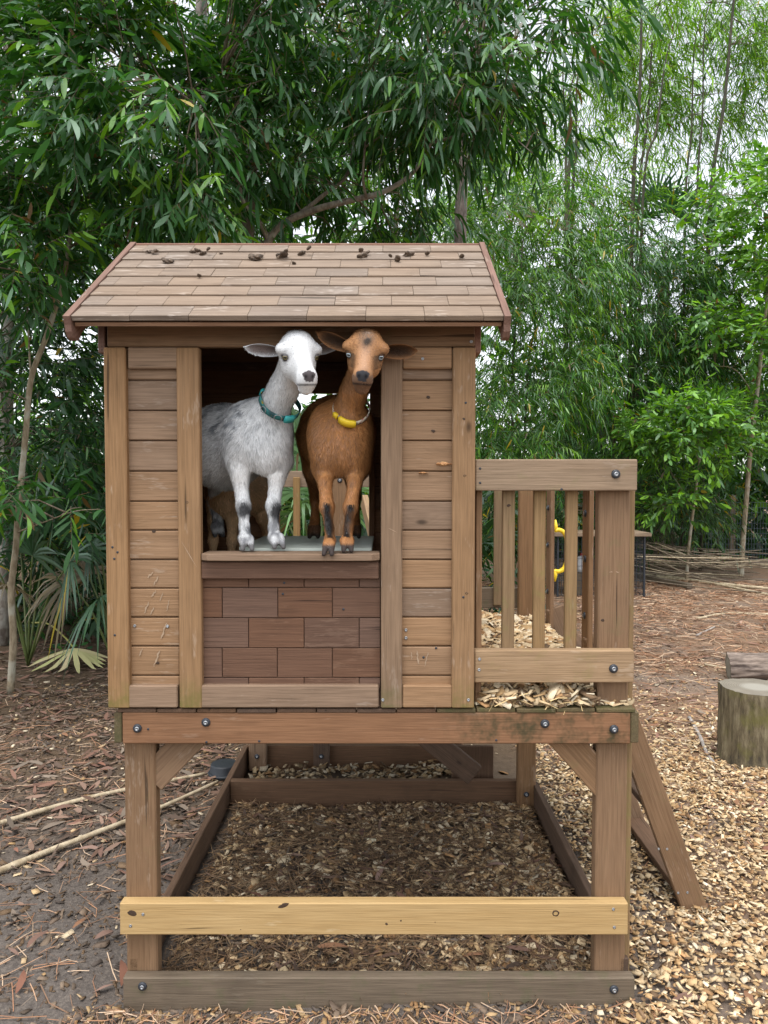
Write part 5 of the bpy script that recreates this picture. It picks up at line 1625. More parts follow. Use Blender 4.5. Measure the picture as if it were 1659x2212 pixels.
for px_, py_, k, sc_ in ((330, 545, 0, 1), (362, 565, 1, 1), (420, 545, 0, 1), (438, 550, 2, 1.1), (475, 548, 3, 1), (436, 598, 3, 1), (552, 557, 1, 1.2), (612, 557, 4, 1.2), (652, 550, 2, 1.3), (778, 557, 2, 1.2),
                        (790, 549, 3, 1.2), (856, 563, 2, 1), (885, 552, 1, 1), (927, 551, 3, 1.2), (1002, 557, 3, 1.2), (640, 571, 3, 1.0)):
    # where the view ray meets the roof slope
    o_ = Vector(cam.location); d_ = (pix(px_, py_, 0) - o_)
    t = ((S0 + SN * 0.018) - o_).dot(SN) / d_.dot(SN)
    p = o_ + d_ * t
    ob = mesh_obj('dropping', lumps[k], M['drop'], None, p, (ang, 0, random.uniform(0, 6)))
    ob.scale = (sc_ * 0.95, sc_ * 1.0, sc_ * 0.55)
    big = {4: 'largest', 1: 'big', 0: 'medium', 2: 'small', 3: 'tiny'}[k]
    col_ = 'left end' if px_ < 400 else 'left half' if px_ < 560 else 'middle' if px_ < 700 else 'right half' if px_ < 950 else 'right end'
    row_ = 'second' if py_ < 560 else 'third' if py_ < 580 else 'fourth'
    tag(ob, f'{big} dark dropping on the {row_} shingle row from the ridge, {col_} of the roof', 'dropping', 'droppings on the roof')
# ---------------------------------------------------------------- plants
def leaf_mat(name, rough=0.45, trans=0.35, gloss=0.10, hue=0.0):
    g = G(name)
    at = g.n('Attribute', {'attribute_name': 'Col'})
    oi = g.n('ObjectInfo')
    col = at.outputs[0]
    d1 = g.n('BsdfDiffuse', None, Color=col)
    warm = g.mix(1.0, col, (1.35, 1.35, 0.45), 'MULTIPLY')
    d2 = g.n('BsdfTranslucent', None, Color=warm)
    m1 = g.n('MixShader', None, Fac=trans); g.put(m1.inputs[1], d1); g.put(m1.inputs[2], d2)
    gl = g.n('BsdfGlossy', None, Color=(0.9, 1.0, 0.98), Roughness=rough)
    fr_ = g.n('Fresnel', None, IOR=1.45)
    m2 = g.n('MixShader', None, Fac=g.math('ADD', g.math('MULTIPLY', fr_, 0.075), gloss)); g.put(m2.inputs[1], m1); g.put(m2.inputs[2], gl)
    g.t.links.new(m2.outputs[0], g.out.inputs[0])
    return g.m
M['acacia'] = leaf_mat('acacia_leaf', 0.5, 0.38, 0.01)
M['bamboo'] = leaf_mat('bamboo_leaf', 0.5, 0.42, 0.0)
M['palm'] = leaf_mat('palm_leaf', 0.45, 0.25, 0.01)
M['dry'] = litter_mat('dry_frond', 0.8)
def bark(name, a, b, sc=30, moss=None):
    g = G(name)
    tc = g.n('TexCoord')
    nz = g.noise(g.mapv(tc.outputs['Object'], (1, 1, 0.28)), sc, 4, 0.65)
    nb_ = g.noise(tc.outputs['Object'], 5.0, 3, 0.6)
    c = g.mix(g.ramp(nz, (0.35, 0.0), (0.65, 1.0)), a, b)
    if moss: c = g.mix(g.ramp(nb_, (0.5, 0.0), (0.6, 0.8)), c, moss)
    g.bsdf(c, 0.9, nz, 0.7, 0.01)
    return g.m
M['bark'] = bark('grey_brown_bark', (0.12, 0.095, 0.075), (0.30, 0.265, 0.215), 30, (0.36, 0.35, 0.31))
M['bark_sap'] = bark('sapling_bark', (0.17, 0.125, 0.075), (0.33, 0.27, 0.18), 40, (0.36, 0.34, 0.27))
M['bark_pine'] = bark('pine_bark', (0.085, 0.068, 0.058), (0.29, 0.245, 0.215), 26)
M['culm'] = bark('bamboo_culm', (0.028, 0.026, 0.018), (0.075, 0.07, 0.04), 20)
M['cane'] = bark('dry_bamboo_cane', (0.30, 0.23, 0.14), (0.55, 0.46, 0.32), 24)
M['twig'] = bark('twig_bark', (0.10, 0.075, 0.05), (0.22, 0.175, 0.12), 50)
M['petiole'] = plain('palm_petiole', (0.10, 0.13, 0.04), 0.5, 0, 0.3)

def norm(A): return A / (np.linalg.norm(A, axis=-1, keepdims=True) + 1e-9)
STN = np.array([0.0, 0.22, 0.5, 0.78, 1.0])
SICKLE = np.array([0.12, 0.78, 1.0, 0.72, 0.04])
def leaves_arrays(P, D, N, L, W, bend, sag, col, stn=STN, prof=SICKLE):
    """curved blades: P base, D direction, N face normal"""
    n, m = len(P), len(stn)
    S = norm(np.cross(N, D))
    t = stn[None, :, None]
    c = P[:, None] + D[:, None] * (L[:, None, None] * t) + S[:, None] * ((bend * L)[:, None, None] * (t * t - t)) + np.array([0, 0, -1.0]) * ((sag * L)[:, None, None] * t * t)
    hw = (W[:, None] * 0.5 * prof[None, :])[..., None] * S[:, None]
    V = np.stack([c - hw, c + hw], 2).reshape(-1, 3)
    o = np.arange(n)[:, None] * (2 * m)
    F = np.concatenate([o + np.array((2 * i, 2 * i + 1, 2 * i + 3, 2 * i + 2)) for i in range(m - 1)])
    return V, F, np.repeat(col, 2 * m, axis=0)

def sprays(B, D, tlen, nleaf, Ll, Lw, r, spread=0.8, droop=0.35, tw_sag=0.25, alt=True):
    """leaves along twigs; returns leaf P, D, N, L, W and the twig polylines"""
    n = len(B)
    T = tlen * r.uniform(0.65, 1.25, n)
    side = norm(np.cross(D, np.tile([0, 0, 1.0], (n, 1))) + r.normal(0, 0.15, (n, 3)))
    upv = norm(np.cross(side, D))
    tt = (np.arange(nleaf) + 0.6) / nleaf
    t = tt[None, :, None]
    C = B[:, None] + D[:, None] * (T[:, None, None] * t) + np.array([0, 0, -1.0]) * ((tw_sag * T)[:, None, None] * t * t)
    tan = norm(D[:, None] + np.array([0, 0, -1.0]) * (2 * tw_sag * t))
    sg = np.where(np.arange(nleaf) % 2 == 0, 1.0, -1.0)[None, :, None]
    az = r.normal(0, 0.5, (n, nleaf, 1))
    out = side[:, None] * sg * np.cos(az) + upv[:, None] * np.sin(az)
    fade = 1 - 0.6 * t ** 4
    LD = norm(tan * (0.55 + 0.5 * t) + out * spread * fade + np.array([0, 0, -1.0]) * droop * r.uniform(0.3, 1.6, (n, nleaf, 1)))
    N = norm(np.cross(LD, np.cross(np.tile([0, 0, 1.0], LD.shape[:-1] + (1,)), LD) ) + r.normal(0, 0.45, LD.shape))
    N = norm(upv[:, None] * 0.3 + np.array([0, 0, 0.6]) + r.normal(0, 0.5, LD.shape))
    N = norm(N - LD * (N * LD).sum(-1, keepdims=True))
    L = Ll * r.uniform(0.42, 1.3, (n, nleaf)) ; W = Lw * r.uniform(0.75, 1.25, (n, nleaf)) * (L / Ll)
    tp = np.array([0, 0.5, 1.0])[None, :, None]
    TW = B[:, None] + D[:, None] * (T[:, None, None] * tp) + np.array([0, 0, -1.0]) * ((tw_sag * T)[:, None, None] * tp * tp)
    return C.reshape(-1, 3), LD.reshape(-1, 3), N.reshape(-1, 3), L.ravel(), W.ravel(), TW

def twigs_arrays(TW, rad):
    """three-sided twigs along 3-point polylines"""
    n, m = TW.shape[:2]
    D = norm(TW[:, -1] - TW[:, 0])
    U = norm(np.cross(D, np.array([0.3, 0.2, 1.0]))); W_ = np.cross(D, U)
    Vs = []
    for k in range(3):
        a = 2 * math.pi * k / 3
        d = U * math.cos(a) + W_ * math.sin(a)
        Vs.append(TW + d[:, None] * (rad * np.linspace(1, 0.4, m))[None, :, None])
    V = np.stack(Vs, 2).reshape(-1, 3)
    o = np.arange(n)[:, None] * (m * 3)
    F = []
    for i in range(m - 1):
        for k in range(3):
            k2 = (k + 1) % 3
            F.append(o + np.array((i * 3 + k, i * 3 + k2, i * 3 + 3 + k2, i * 3 + 3 + k)))
    return V, np.concatenate(F)

def leafcols(n, r, base, bright, fb=0.12, yellow=0.01, jit=0.2):
    c = np.tile(np.array(base), (n, 1)) * r.normal(1, jit, n)[:, None]
    m = r.random(n) < fb
    c[m] = np.array(bright) * r.normal(1, 0.15, m.sum())[:, None]
    m = r.random(n) < yellow
    c[m] = np.array((0.45, 0.33, 0.03))
    m = r.random(n) < 0.012
    c[m] = np.array((0.17, 0.10, 0.045))
    return np.clip(c, 0.005, 0.6)

def rand_dirs(n, r, up=0.1, flat=0.7):
    d = r.normal(0, 1, (n, 3)); d[:, 2] = d[:, 2] * flat + up
    return norm(d)

LEAFT = []     # shared blades for leaves that are objects of their own
_r = np.random.default_rng(2)
def leaf_template(i, mat, bendv, sagv, asp, prof, stn):
    col = np.ones((1, 3)) * 0.1
    V, F, C = leaves_arrays(np.zeros((1, 3)), np.array([[1., 0, 0]]), np.array([[0, 0, 1.]]), np.array([1.0]), np.array([asp]), np.array([bendv]), np.array([sagv]), col, stn, prof)
    return V, F

def grow_tree(name, label, cat, base, limbs, clusters, r, leaf, cols, mats, group=None, twn=14, ctw=0.32, nleaf=11, crad=0.26, singles=0, spread=0.8, droop=0.4, tw_sag=0.25, branch_r=0.008, prof=SICKLE, stn=STN, link_limbs=True, bend=0.22, nseg=5, up=0.05):
    """limbs: list of (points, radii) tubes; clusters: (n,3) clump centres; leaf: (length, width)"""
    root = empty(name, base, None, label, cat, group)
    LP = []
    first = True
    for pts, rad in limbs:
        sp = smooth_path(pts, 5) if len(pts) > 2 else [Vector(p) for p in pts]
        rr_ = np.interp(np.linspace(0, 1, len(sp)), np.linspace(0, 1, len(rad)), rad)
        tube('trunk' if first else 'limb', root, sp, rr_, mats[1], 10 if first else 7)
        first = False
        LP += [tuple(p) for p in sp]
    LP = np.array(LP) if LP else np.array([tuple(base)])
    n = len(clusters)
    B, D = [], []
    TWS = []
    for c in clusters:
        if link_limbs:
            dd = np.linalg.norm(LP - c, axis=1) + 0.6 * np.clip(LP[:, 2] - c[2], 0, None)
            p = LP[np.argmin(dd)]
            mid = (p + c) / 2 + np.array([0, 0, 0.12]) * np.linalg.norm(c - p)
            TWS.append(np.array([p, mid, c]))
            out = norm((c - p) + np.array([0, 0, 0.0]))
        else:
            out = norm(r.normal(0, 1, 3))
        d = norm(rand_dirs(twn, r, up) + out * 0.7)
        B.append(c + d * r.uniform(0.0, 0.6, (twn, 1)) * crad + r.normal(0, crad * 0.35, (twn, 3)))
        D.append(d)
    B, D = np.concatenate(B), np.concatenate(D)
    P, LD, N, L, W, TW = sprays(B, D, ctw, nleaf, leaf[0], leaf[1], r, spread, droop, tw_sag)
    C = leafcols(len(P), r, *cols)
    # new growth comes in whole shoots
    sh = np.repeat(r.random(len(B)) < 0.07, nleaf)
    C[sh] = np.array(cols[1]) * r.normal(1, 0.15, sh.sum())[:, None]
    bnd = r.normal(bend, 0.12, len(P)) * np.where(r.random(len(P)) < 0.5, 1, -1)
    sag = r.uniform(0.05, 0.35, len(P)) * droop * 2
    # crown
    keep = np.ones(len(P), bool)
    crown = empty('crown', tuple(np.mean(clusters, axis=0)), root)
    if singles:
        cl = np.array(tuple(cam.location))
        q = P + LD * (L * 0.5)[:, None] - cl
        cp, sp_ = math.cos(PITCH), math.sin(PITCH)
        f = q[:, 1] * cp - q[:, 2] * sp_
        sx = FPX * q[:, 0] / f; sy = FPX * (q[:, 2] * cp + q[:, 1] * sp_) / f
        inv = (np.abs(sx) < IMW / 2) & (np.abs(sy) < IMH / 2)
        order = np.argsort(np.where(inv, f, 1e9))[:singles]
        keep[order] = False
        tm = []
        for k in range(6):
            V_, F_ = leaf_template(k, mats[0], [0.30, 0.18, 0.05, -0.1, -0.22, -0.32][k], 0.0, leaf[1] / leaf[0], prof, stn)
            sgn = np.linspace(0, 1, len(V_))
            V_[:, 2] -= 0.22 * V_[:, 0] ** 2 * (1 if k % 2 else 0.6)
            for tone in range(3):
                cc = [np.array(cols[0]) * 0.85, np.array(cols[0]) * 1.2, np.array(cols[1])][tone]
                me = np_mesh('leaf', V_, F_, True, np.tile(cc, (len(V_), 1)))
                me.materials.append(mats[0]); tm.append(me)
        for i in order:
            tone = 2 if C[i, 1] > np.array(cols[0])[1] * 1.7 else int(r.integers(0, 2))
            me = tm[int(r.integers(0, 6)) * 3 + tone]
            x = LD[i]; z = N[i]; y = np.cross(z, x)
            Mx = Matrix(((x[0], y[0], z[0]), (x[1], y[1], z[1]), (x[2], y[2], z[2])))
            o = bpy.data.objects.new('leaf', me); link(o)
            o.location = tuple(P[i]); o.rotation_euler = Mx.to_euler(); o.scale = (float(L[i]),) * 3
            setp(o, crown)
    V, F, CC = leaves_arrays(P[keep], LD[keep], N[keep], L[keep], W[keep], bnd[keep], sag[keep], C[keep], stn, prof)
    o = mesh_obj('foliage', np_mesh('foliage', V, F, True, CC), mats[0], crown)
    o['kind'] = 'stuff'
    v1, f1 = twigs_arrays(TW, 0.0022 * (leaf[0] / 0.13) ** 0.5)
    VS, FS = [v1], [f1]
    if TWS:
        v2, f2 = twigs_arrays(np.array(TWS), branch_r); VS.append(v2); FS.append(f2 + len(v1))
    o = mesh_obj('twigs', np_mesh('twigs', np.concatenate(VS), np.concatenate(FS), True), M['twig'], crown)
    o['kind'] = 'stuff'
    return root

def px_clusters(n, regs, r):
    """clump centres: regs = (weight, x0, x1, y0, y1, Y0, Y1) boxes as seen from the photograph"""
    wts = np.array([q[0] for q in regs], float); wts /= wts.sum()
    out = []
    for k in r.choice(len(regs), n, p=wts):
        _, x0, x1, y0, y1, Y0, Y1 = regs[k]
        out.append(tuple(pix(r.uniform(x0, x1), r.uniform(y0, y1), r.uniform(Y0, Y1))))
    out = np.array(out)
    return out[out[:, 2] > 0.25]
def pxl(pts, Y):
    return [pix(x, y, Y if np.isscalar(Y) else Y[i]) for i, (x, y) in enumerate(pts)]
r = np.random.default_rng(17)
ACOL = ((0.038, 0.125, 0.026), (0.14, 0.31, 0.025), 0.10, 0.004)
# slim tree on the left
tr = pxl([(22, 1499), (29, 1377), (24, 1281), (34, 1185), (41, 1089), (55, 945), (67, 820), (96, 738), (120, 666), (137, 608), (154, 488), (164, 407), (212, 335), (259, 216), (285, 60), (300, -120)], 3.3)
l2 = pxl([(164, 407), (163, 342), (168, 230), (150, 80), (140, -100)], [3.3, 3.3, 3.25, 3.2, 3.1])
l3 = pxl([(230, 302), (285, 275), (335, 248), (420, 225)], [3.3, 3.2, 3.1, 2.9])
l4 = pxl([(67, 820), (60, 700), (58, 560), (30, 420)], [3.3, 3.4, 3.5, 3.6])
l5 = pxl([(36, 1150), (90, 1130), (160, 1105), (215, 1100)], [3.3, 3.1, 2.9, 2.8])
cl = px_clusters(104, [(3.0, -120, 260, -100, 330, 2.4, 3.9), (3.4, 160, 520, -80, 330, 2.2, 3.8), (2.0, -100, 200, 330, 620, 2.6, 3.8), (2.2, 200, 470, 330, 500, 2.6, 3.9), (0.35, -60, 60, 1040, 1120, 2.6, 3.0), (0.4, 100, 225, 1060, 1130, 2.7, 3.1), (0.5, -80, 60, 640, 900, 2.8, 3.6)], r)
grow_tree('acacia_tree', 'slim young acacia with long leaves left of the playhouse', 'tree', tr[0], [(tr, [0.026, 0.022, 0.019, 0.016, 0.012, 0.006]), (l2, [0.012, 0.004]), (l3, [0.008, 0.003]), (l4, [0.008, 0.003]), (l5, [0.006, 0.002])], cl, r, (0.135, 0.027), ACOL, (M['acacia'], M['bark_sap']), 'acacia trees', singles=300, twn=13, ctw=0.34, nleaf=11)
# leaning acacia behind the roof
tA = pxl([(540, 900), (560, 600), (580, 520), (616, 480), (684, 452), (744, 436), (812, 420), (856, 400), (896, 368), (932, 308), (972, 240), (1030, 150)], [4.0, 3.8, 3.7, 3.65, 3.6, 3.55, 3.5, 3.45, 3.4, 3.4, 3.3, 3.2])
lB = pxl([(640, 468), (700, 420), (752, 372), (770, 260), (800, 120)], [3.65, 3.7, 3.8, 3.9, 4.0])
lC = pxl([(580, 520), (560, 480), (527, 440), (515, 380), (505, 300), (480, 150)], [3.7, 3.6, 3.5, 3.4, 3.3, 3.2])
lD = pxl([(790, 425), (784, 380), (790, 300), (800, 200)], [3.5, 3.4, 3.3, 3.2])
lE = pxl([(930, 310), (1000, 290), (1080, 280), (1150, 330)], [3.4, 3.3, 3.2, 3.2])
trunkA = [Vector((tA[0].x, tA[0].y, 0.0))] + tA
cl = px_clusters(125, [(3.2, 480, 800, -120, 180, 2.6, 4.4), (3.2, 780, 1120, -120, 180, 2.6, 4.2), (2.0, 440, 720, 180, 420, 2.9, 4.4), (2.2, 700, 1000, 160, 330, 2.8, 4.2), (1.3, 1020, 1200, 120, 300, 2.6, 3.8), (0.9, 1130, 1270, -80, 130, 2.8, 3.8), (0.7, 500, 960, 440, 540, 3.9, 4.8)], r)
grow_tree('acacia_tree', 'leaning acacia with drooping leaves and a pale slanting limb behind the roof', 'tree', (tA[0].x, tA[0].y, 0), [(trunkA, [0.045, 0.036, 0.030, 0.025, 0.021, 0.016, 0.010, 0.004]), (lB, [0.019, 0.005]), (lC, [0.022, 0.005]), (lD, [0.012, 0.004]), (lE, [0.01, 0.003])], cl, r, (0.128, 0.022), ((0.032, 0.108, 0.024), (0.11, 0.26, 0.025), 0.07, 0.002), (M['acacia'], M['bark']), 'acacia trees', singles=300, droop=0.75, twn=13, ctw=0.34, nleaf=11)
# acacias behind, with shade and back light put into the leaf colours
def back_acacia(px0, Yb, regs, n, lab, col, lw=(0.14, 0.026), group='acacia trees'):
    b = pix(px0, 1300, Yb); b.z = 0
    top = pix(px0 + 20, 200, Yb)
    pts = [b, Vector((b.x + 0.05, b.y, top.z * 0.35)), Vector((b.x - 0.04, b.y, top.z * 0.7)), top]
    grow_tree('acacia_tree', lab, 'tree', b, [(pts, [0.055, 0.045, 0.035, 0.02])], px_clusters(n, regs, r), r, lw, col, (M['acacia'], M['bark']), group, twn=11, ctw=0.42, nleaf=11, crad=0.34)
back_acacia(5, 4.9, [(2, -100, 240, 480, 800, 3.9, 5.6), (2, -100, 240, 760, 1060, 3.8, 5.4), (1.2, -60, 235, 1000, 1200, 4.2, 5.6)], 84, 'acacia behind the slim tree, leaves coloured dark for shade', ((0.026, 0.080, 0.022), (0.09, 0.21, 0.025), 0.06, 0.003))
back_acacia(330, 6.5, [(3, -160, 560, -60, 560, 5.2, 7.6), (1, 100, 560, 440, 620, 5.2, 7.4)], 75, 'tall acacia seen through the leaves behind the house corner', ((0.050, 0.125, 0.034), (0.16, 0.33, 0.045), 0.15, 0.004), (0.15, 0.03))
back_acacia(860, 7.0, [(3, 480, 1150, -60, 300, 5.6, 8.0), (2.2, 500, 1080, 260, 560, 5.4, 8.0)], 80, 'acacia beyond the leaning limb, leaves coloured bright as if back-lit', ((0.060, 0.15, 0.038), (0.18, 0.36, 0.045), 0.2, 0.003), (0.14, 0.028))

# tall straight trunks
def tall_trunk(px0, px1, ybase, w_px, Y, mat, lab, name='pine_tree'):
    a = pix(px0, 1200, Y); a.z = -0.02
    b = pix(px1, -300, Y)
    rd = w_px / 2 * (Y + CAMD) / FPX
    root = empty(name, a, None, lab, 'tree', 'tall trunks among the leaves')
    rr = random.Random(int(px0))
    pts = [a.lerp(b, t) + Vector((rr.uniform(-.03, .03), rr.uniform(-.03, .03), 0)) for t in np.linspace(0, 1, 7)]
    sp = smooth_path(pts, 5)
    V_, F_, T3 = tube_arrays(sp, np.linspace(rd * 1.15, rd * 0.8, len(sp)), 14)
    for i in range(len(V_)):
        V_[i] += 0.10 * rd * mnoise.noise(Vector(V_[i]) * 14)
    mesh_obj('trunk', np_mesh('trunk', V_, [F_, T3], True), mat, root)
    cl_ = np.array([tuple(b + Vector((rr.uniform(-1.2, 1.2), rr.uniform(-1, 1.2), rr.uniform(-0.3, 1.5)))) for _ in range(10)])
    Bq = np.repeat(cl_, 14, axis=0) + r.normal(0, 0.25, (140, 3))
    P, LD, N, L, W, TW = sprays(Bq, rand_dirs(140, r, 0.2), 0.4, 10, 0.15, 0.02, r)
    V, F, C = leaves_arrays(P, LD, N, L, W, r.normal(0, 0.1, len(P)), r.uniform(0, 0.2, len(P)), leafcols(len(P), r, (0.04, 0.09, 0.035), (0.1, 0.2, 0.03)))
    o = mesh_obj('crown', np_mesh('crown', V, F, True, C), M['acacia'], root); o['kind'] = 'stuff'
tall_trunk(505, 548, 523, 33, 3.95, M['bark'], 'pale grey trunk rising behind the left half of the roof')
tall_trunk(418, 440, 520, 28, 4.6, M['bark_pine'], 'dark brown trunk just left of the pale grey one')
tall_trunk(990, 994, 523, 27, 4.9, M['bark_pine'], 'straight pine trunk behind the right end of the roof')
tall_trunk(14, 20, 900, 26, 5.5, M['bark'], 'shaded trunk at the far left edge behind the slim tree')

# ---- bamboo on the right
BST = np.array([0.0, 0.35, 1.0]); BPR = np.array([0.35, 1.0, 0.03])
BCOL = ((0.055, 0.155, 0.030), (0.18, 0.37, 0.04), 0.2, 0.015)
def bamboo(px0, Yb, culms, regs, n, lab, col=BCOL, lw=(0.15, 0.020), twn=13, nleaf=13, ctw=0.5, crad=0.42):
    b = pix(px0, 1200, Yb); b.z = 0
    limbs = []
    for (x0, y0, x1, y1, dY, rad) in culms:
        p1 = pix(x1, y1, Yb + dY); p0 = pix(x0, y0, Yb + dY)
        base_ = Vector((b.x + (p0.x - b.x) * 0.85 - (p1.x - p0.x) * 0.2, Yb + dY, -0.02))
        tip = p1 + (p1 - p0) * 0.25 + Vector((0.15, 0, 0.0))
        limbs.append(([base_, p0, p0.lerp(p1, 0.5) + Vector((0.03, 0, 0)), p1, tip], [rad, rad, rad * 0.8, rad * 0.5, rad * 0.15]))
    root = grow_tree('bamboo_clump', lab, 'bamboo', b, limbs, px_clusters(n, regs, r), r, lw, col, (M['bamboo'], M['culm']), 'bamboo clumps', twn=twn, ctw=ctw, nleaf=nleaf, crad=crad, spread=0.9, droop=0.55, tw_sag=0.45, branch_r=0.006, prof=BPR, stn=BST, bend=0.03, up=0.0)
    for ch in [o for o in bpy.data.objects if o.parent == root and o.name.split('.')[0] in ('trunk', 'limb')]:
        ch.name = 'culm'
    return root
UP = ((0.125, 0.28, 0.03), (0.26, 0.48, 0.035), 0.3, 0.01)
bamboo(1370, 11.5, [(1366, 470, 1390, -60, 0, 0.034), (1378, 470, 1412, 60, 0.4, 0.026), (1388, 440, 1440, 120, -0.4, 0.024)], [(2, 1330, 1470, -40, 200, 11.5, 13.2), (1.6, 1330, 1450, 180, 470, 11.6, 13.2), (1.4, 1400, 1520, -40, 260, 11.5, 13.2)], 76, 'tall dark bamboo canes against the pale sky, middle of the right side', UP, (0.19, 0.024), 9, 11, 0.6, 0.4)
bamboo(1540, 11.0, [(1532, 480, 1592, -60, 0, 0.034), (1480, 470, 1500, 100, 0.5, 0.02), (1505, 450, 1522, 60, 0.2, 0.018)], [(2, 1500, 1660, 0, 250, 11.0, 13.0), (2, 1450, 1640, 150, 480, 11.0, 13.0), (1, 1600, 1720, -50, 150, 10.6, 12.5)], 76, 'leaning bamboo canes near the upper right corner', ((0.085, 0.205, 0.03), (0.22, 0.43, 0.035), 0.25, 0.01), (0.18, 0.022), 9, 11, 0.6, 0.4)
bamboo(1230, 11.8, [(1226, 460, 1232, 200, 0, 0.036), (1236, 460, 1246, 180, 0.3, 0.03), (1222, 440, 1216, 150, -0.3, 0.024)], [(2, 1150, 1310, 150, 330, 11.8, 13.4), (2, 1160, 1320, 300, 480, 11.8, 13.4), (1.0, 1240, 1360, -20, 260, 11.8, 13.4)], 70, 'bamboo canes rising just right of the pine trunk', UP, (0.18, 0.022), 9, 11, 0.6, 0.4)
bamboo(1120, 9.4, [(1110, 760, 1130, 520, 0, 0.02), (1140, 800, 1190, 560, 0.3, 0.02)], [(3, 1000, 1300, 420, 640, 8.6, 10.8), (3, 1030, 1300, 600, 860, 8.4, 10.6), (1.2, 1030, 1200, 830, 1000, 8.2, 10.2)], 155, 'dense drooping bamboo right behind the playhouse')
bamboo(1330, 11.0, [(1330, 800, 1360, 560, 0, 0.02), (1300, 800, 1310, 560, 0.3, 0.02)], [(3, 1240, 1520, 480, 700, 10.2, 12.2), (3, 1240, 1500, 680, 900, 10.2, 12.0), (1.3, 1240, 1480, 860, 1010, 10.2, 12.0)], 165, 'wide dense bamboo thicket above the deck railing', ((0.042, 0.128, 0.032), (0.15, 0.33, 0.04), 0.17, 0.015))
bamboo(1560, 11.8, [(1560, 800, 1590, 560, 0, 0.02)], [(3, 1450, 1720, 560, 780, 11.0, 12.8), (3, 1430, 1720, 740, 960, 11.0, 12.8)], 120, 'darker green bamboo thicket at the right edge', ((0.040, 0.115, 0.028), (0.13, 0.29, 0.04), 0.14, 0.015))
bamboo(1460, 11.5, [], [(2, 1380, 1540, 1040, 1150, 10.2, 11.8), (1, 1290, 1440, 1060, 1160, 10.3, 11.5), (1.3, 1000, 1250, 1000, 1130, 8.5, 10)], 60, 'low arching bamboo shoots in front of the wire fence', ((0.048, 0.112, 0.04), (0.13, 0.25, 0.05), 0.12, 0.03))

# ---- young broadleaf trees on the right
tA = pxl([(1601, 1250), (1604, 1180), (1612, 1080), (1622, 960), (1635, 850), (1645, 760), (1652, 690), (1670, 540), (1690, 400)], 10.0)
BL = ((0.085, 0.21, 0.035), (0.22, 0.46, 0.04), 0.3, 0.004)
cl = px_clusters(70, [(2, 1540, 1720, 340, 560, 9, 10.8), (2, 1520, 1720, 540, 760, 9, 10.8), (1.6, 1500, 1700, 760, 960, 9, 10.6)], r)
grow_tree('young_tree', 'taller young tree with a bare slim stem by the right edge', 'tree', tA[0], [(tA, [0.042, 0.036, 0.028, 0.02]), (pxl([(1633, 860), (1590, 800), (1545, 790)], 10.0), [0.012, 0.004]), (pxl([(1622, 960), (1580, 930), (1530, 925)], 10.0), [0.012, 0.004]), (pxl([(1640, 800), (1665, 770), (1690, 740)], 10.0), [0.012, 0.004])], cl, r, (0.125, 0.046), BL, (M['acacia'], M['bark_sap']), 'young trees', singles=200, twn=12, ctw=0.36, nleaf=10, crad=0.3, droop=0.15, tw_sag=0.1, bend=0.05)
tB = pxl([(1483, 1257), (1486, 1200), (1494, 1130), (1503, 1060), (1511, 995), (1518, 970)], 9.5)
cl = px_clusters(40, [(2, 1380, 1570, 860, 970, 8.8, 9.9), (1, 1400, 1570, 960, 1110, 8.9, 9.9)], r)
grow_tree('young_tree', 'smaller young tree with bright leaves beside the deck railing', 'tree', tB[0], [(tB, [0.026, 0.02, 0.014]), (pxl([(1511, 995), (1490, 960), (1470, 935)], 9.5), [0.01, 0.004]), (pxl([(1498, 1100), (1475, 1060), (1455, 1030)], 9.5), [0.007, 0.003])], cl, r, (0.13, 0.042), BL, (M['acacia'], M['bark_sap']), 'young trees', singles=200, twn=12, ctw=0.34, nleaf=10, crad=0.26, droop=0.2, tw_sag=0.1, bend=0.05)

# ---- palms
def frond_arrays(c, d, upn, rad, nseg, r, spread=2.5, droop=0.35, wseg=0.028):
    """fan of folded segments round the tip of a petiole"""
    d = norm(np.array(d)); n_ = np.array(upn) - d * np.dot(upn, d); n_ = norm(n_)
    s_ = np.cross(n_, d)
    a = np.linspace(-spread, spread, nseg) / 1.0
    P = np.tile(np.array(c), (nseg, 1))
    D = np.cos(a * 0.62)[:, None] * d + np.sin(a * 0.62)[:, None] * s_
    L = rad * (0.72 + 0.28 * np.cos(a * 0.5)) * r.uniform(0.9, 1.08, nseg)
    N = norm(np.tile(n_, (nseg, 1)) + s_ * np.where(np.arange(nseg) % 2, 0.5, -0.5)[:, None])
    return P, norm(D), N, L, np.full(nseg, wseg * rad / 0.5), r.uniform(0.5, 1.4, nseg) * droop
PST = np.array([0.0, 0.3, 0.6, 0.85, 1.0]); PPR = np.array([0.35, 0.9, 1.0, 0.55, 0.04])
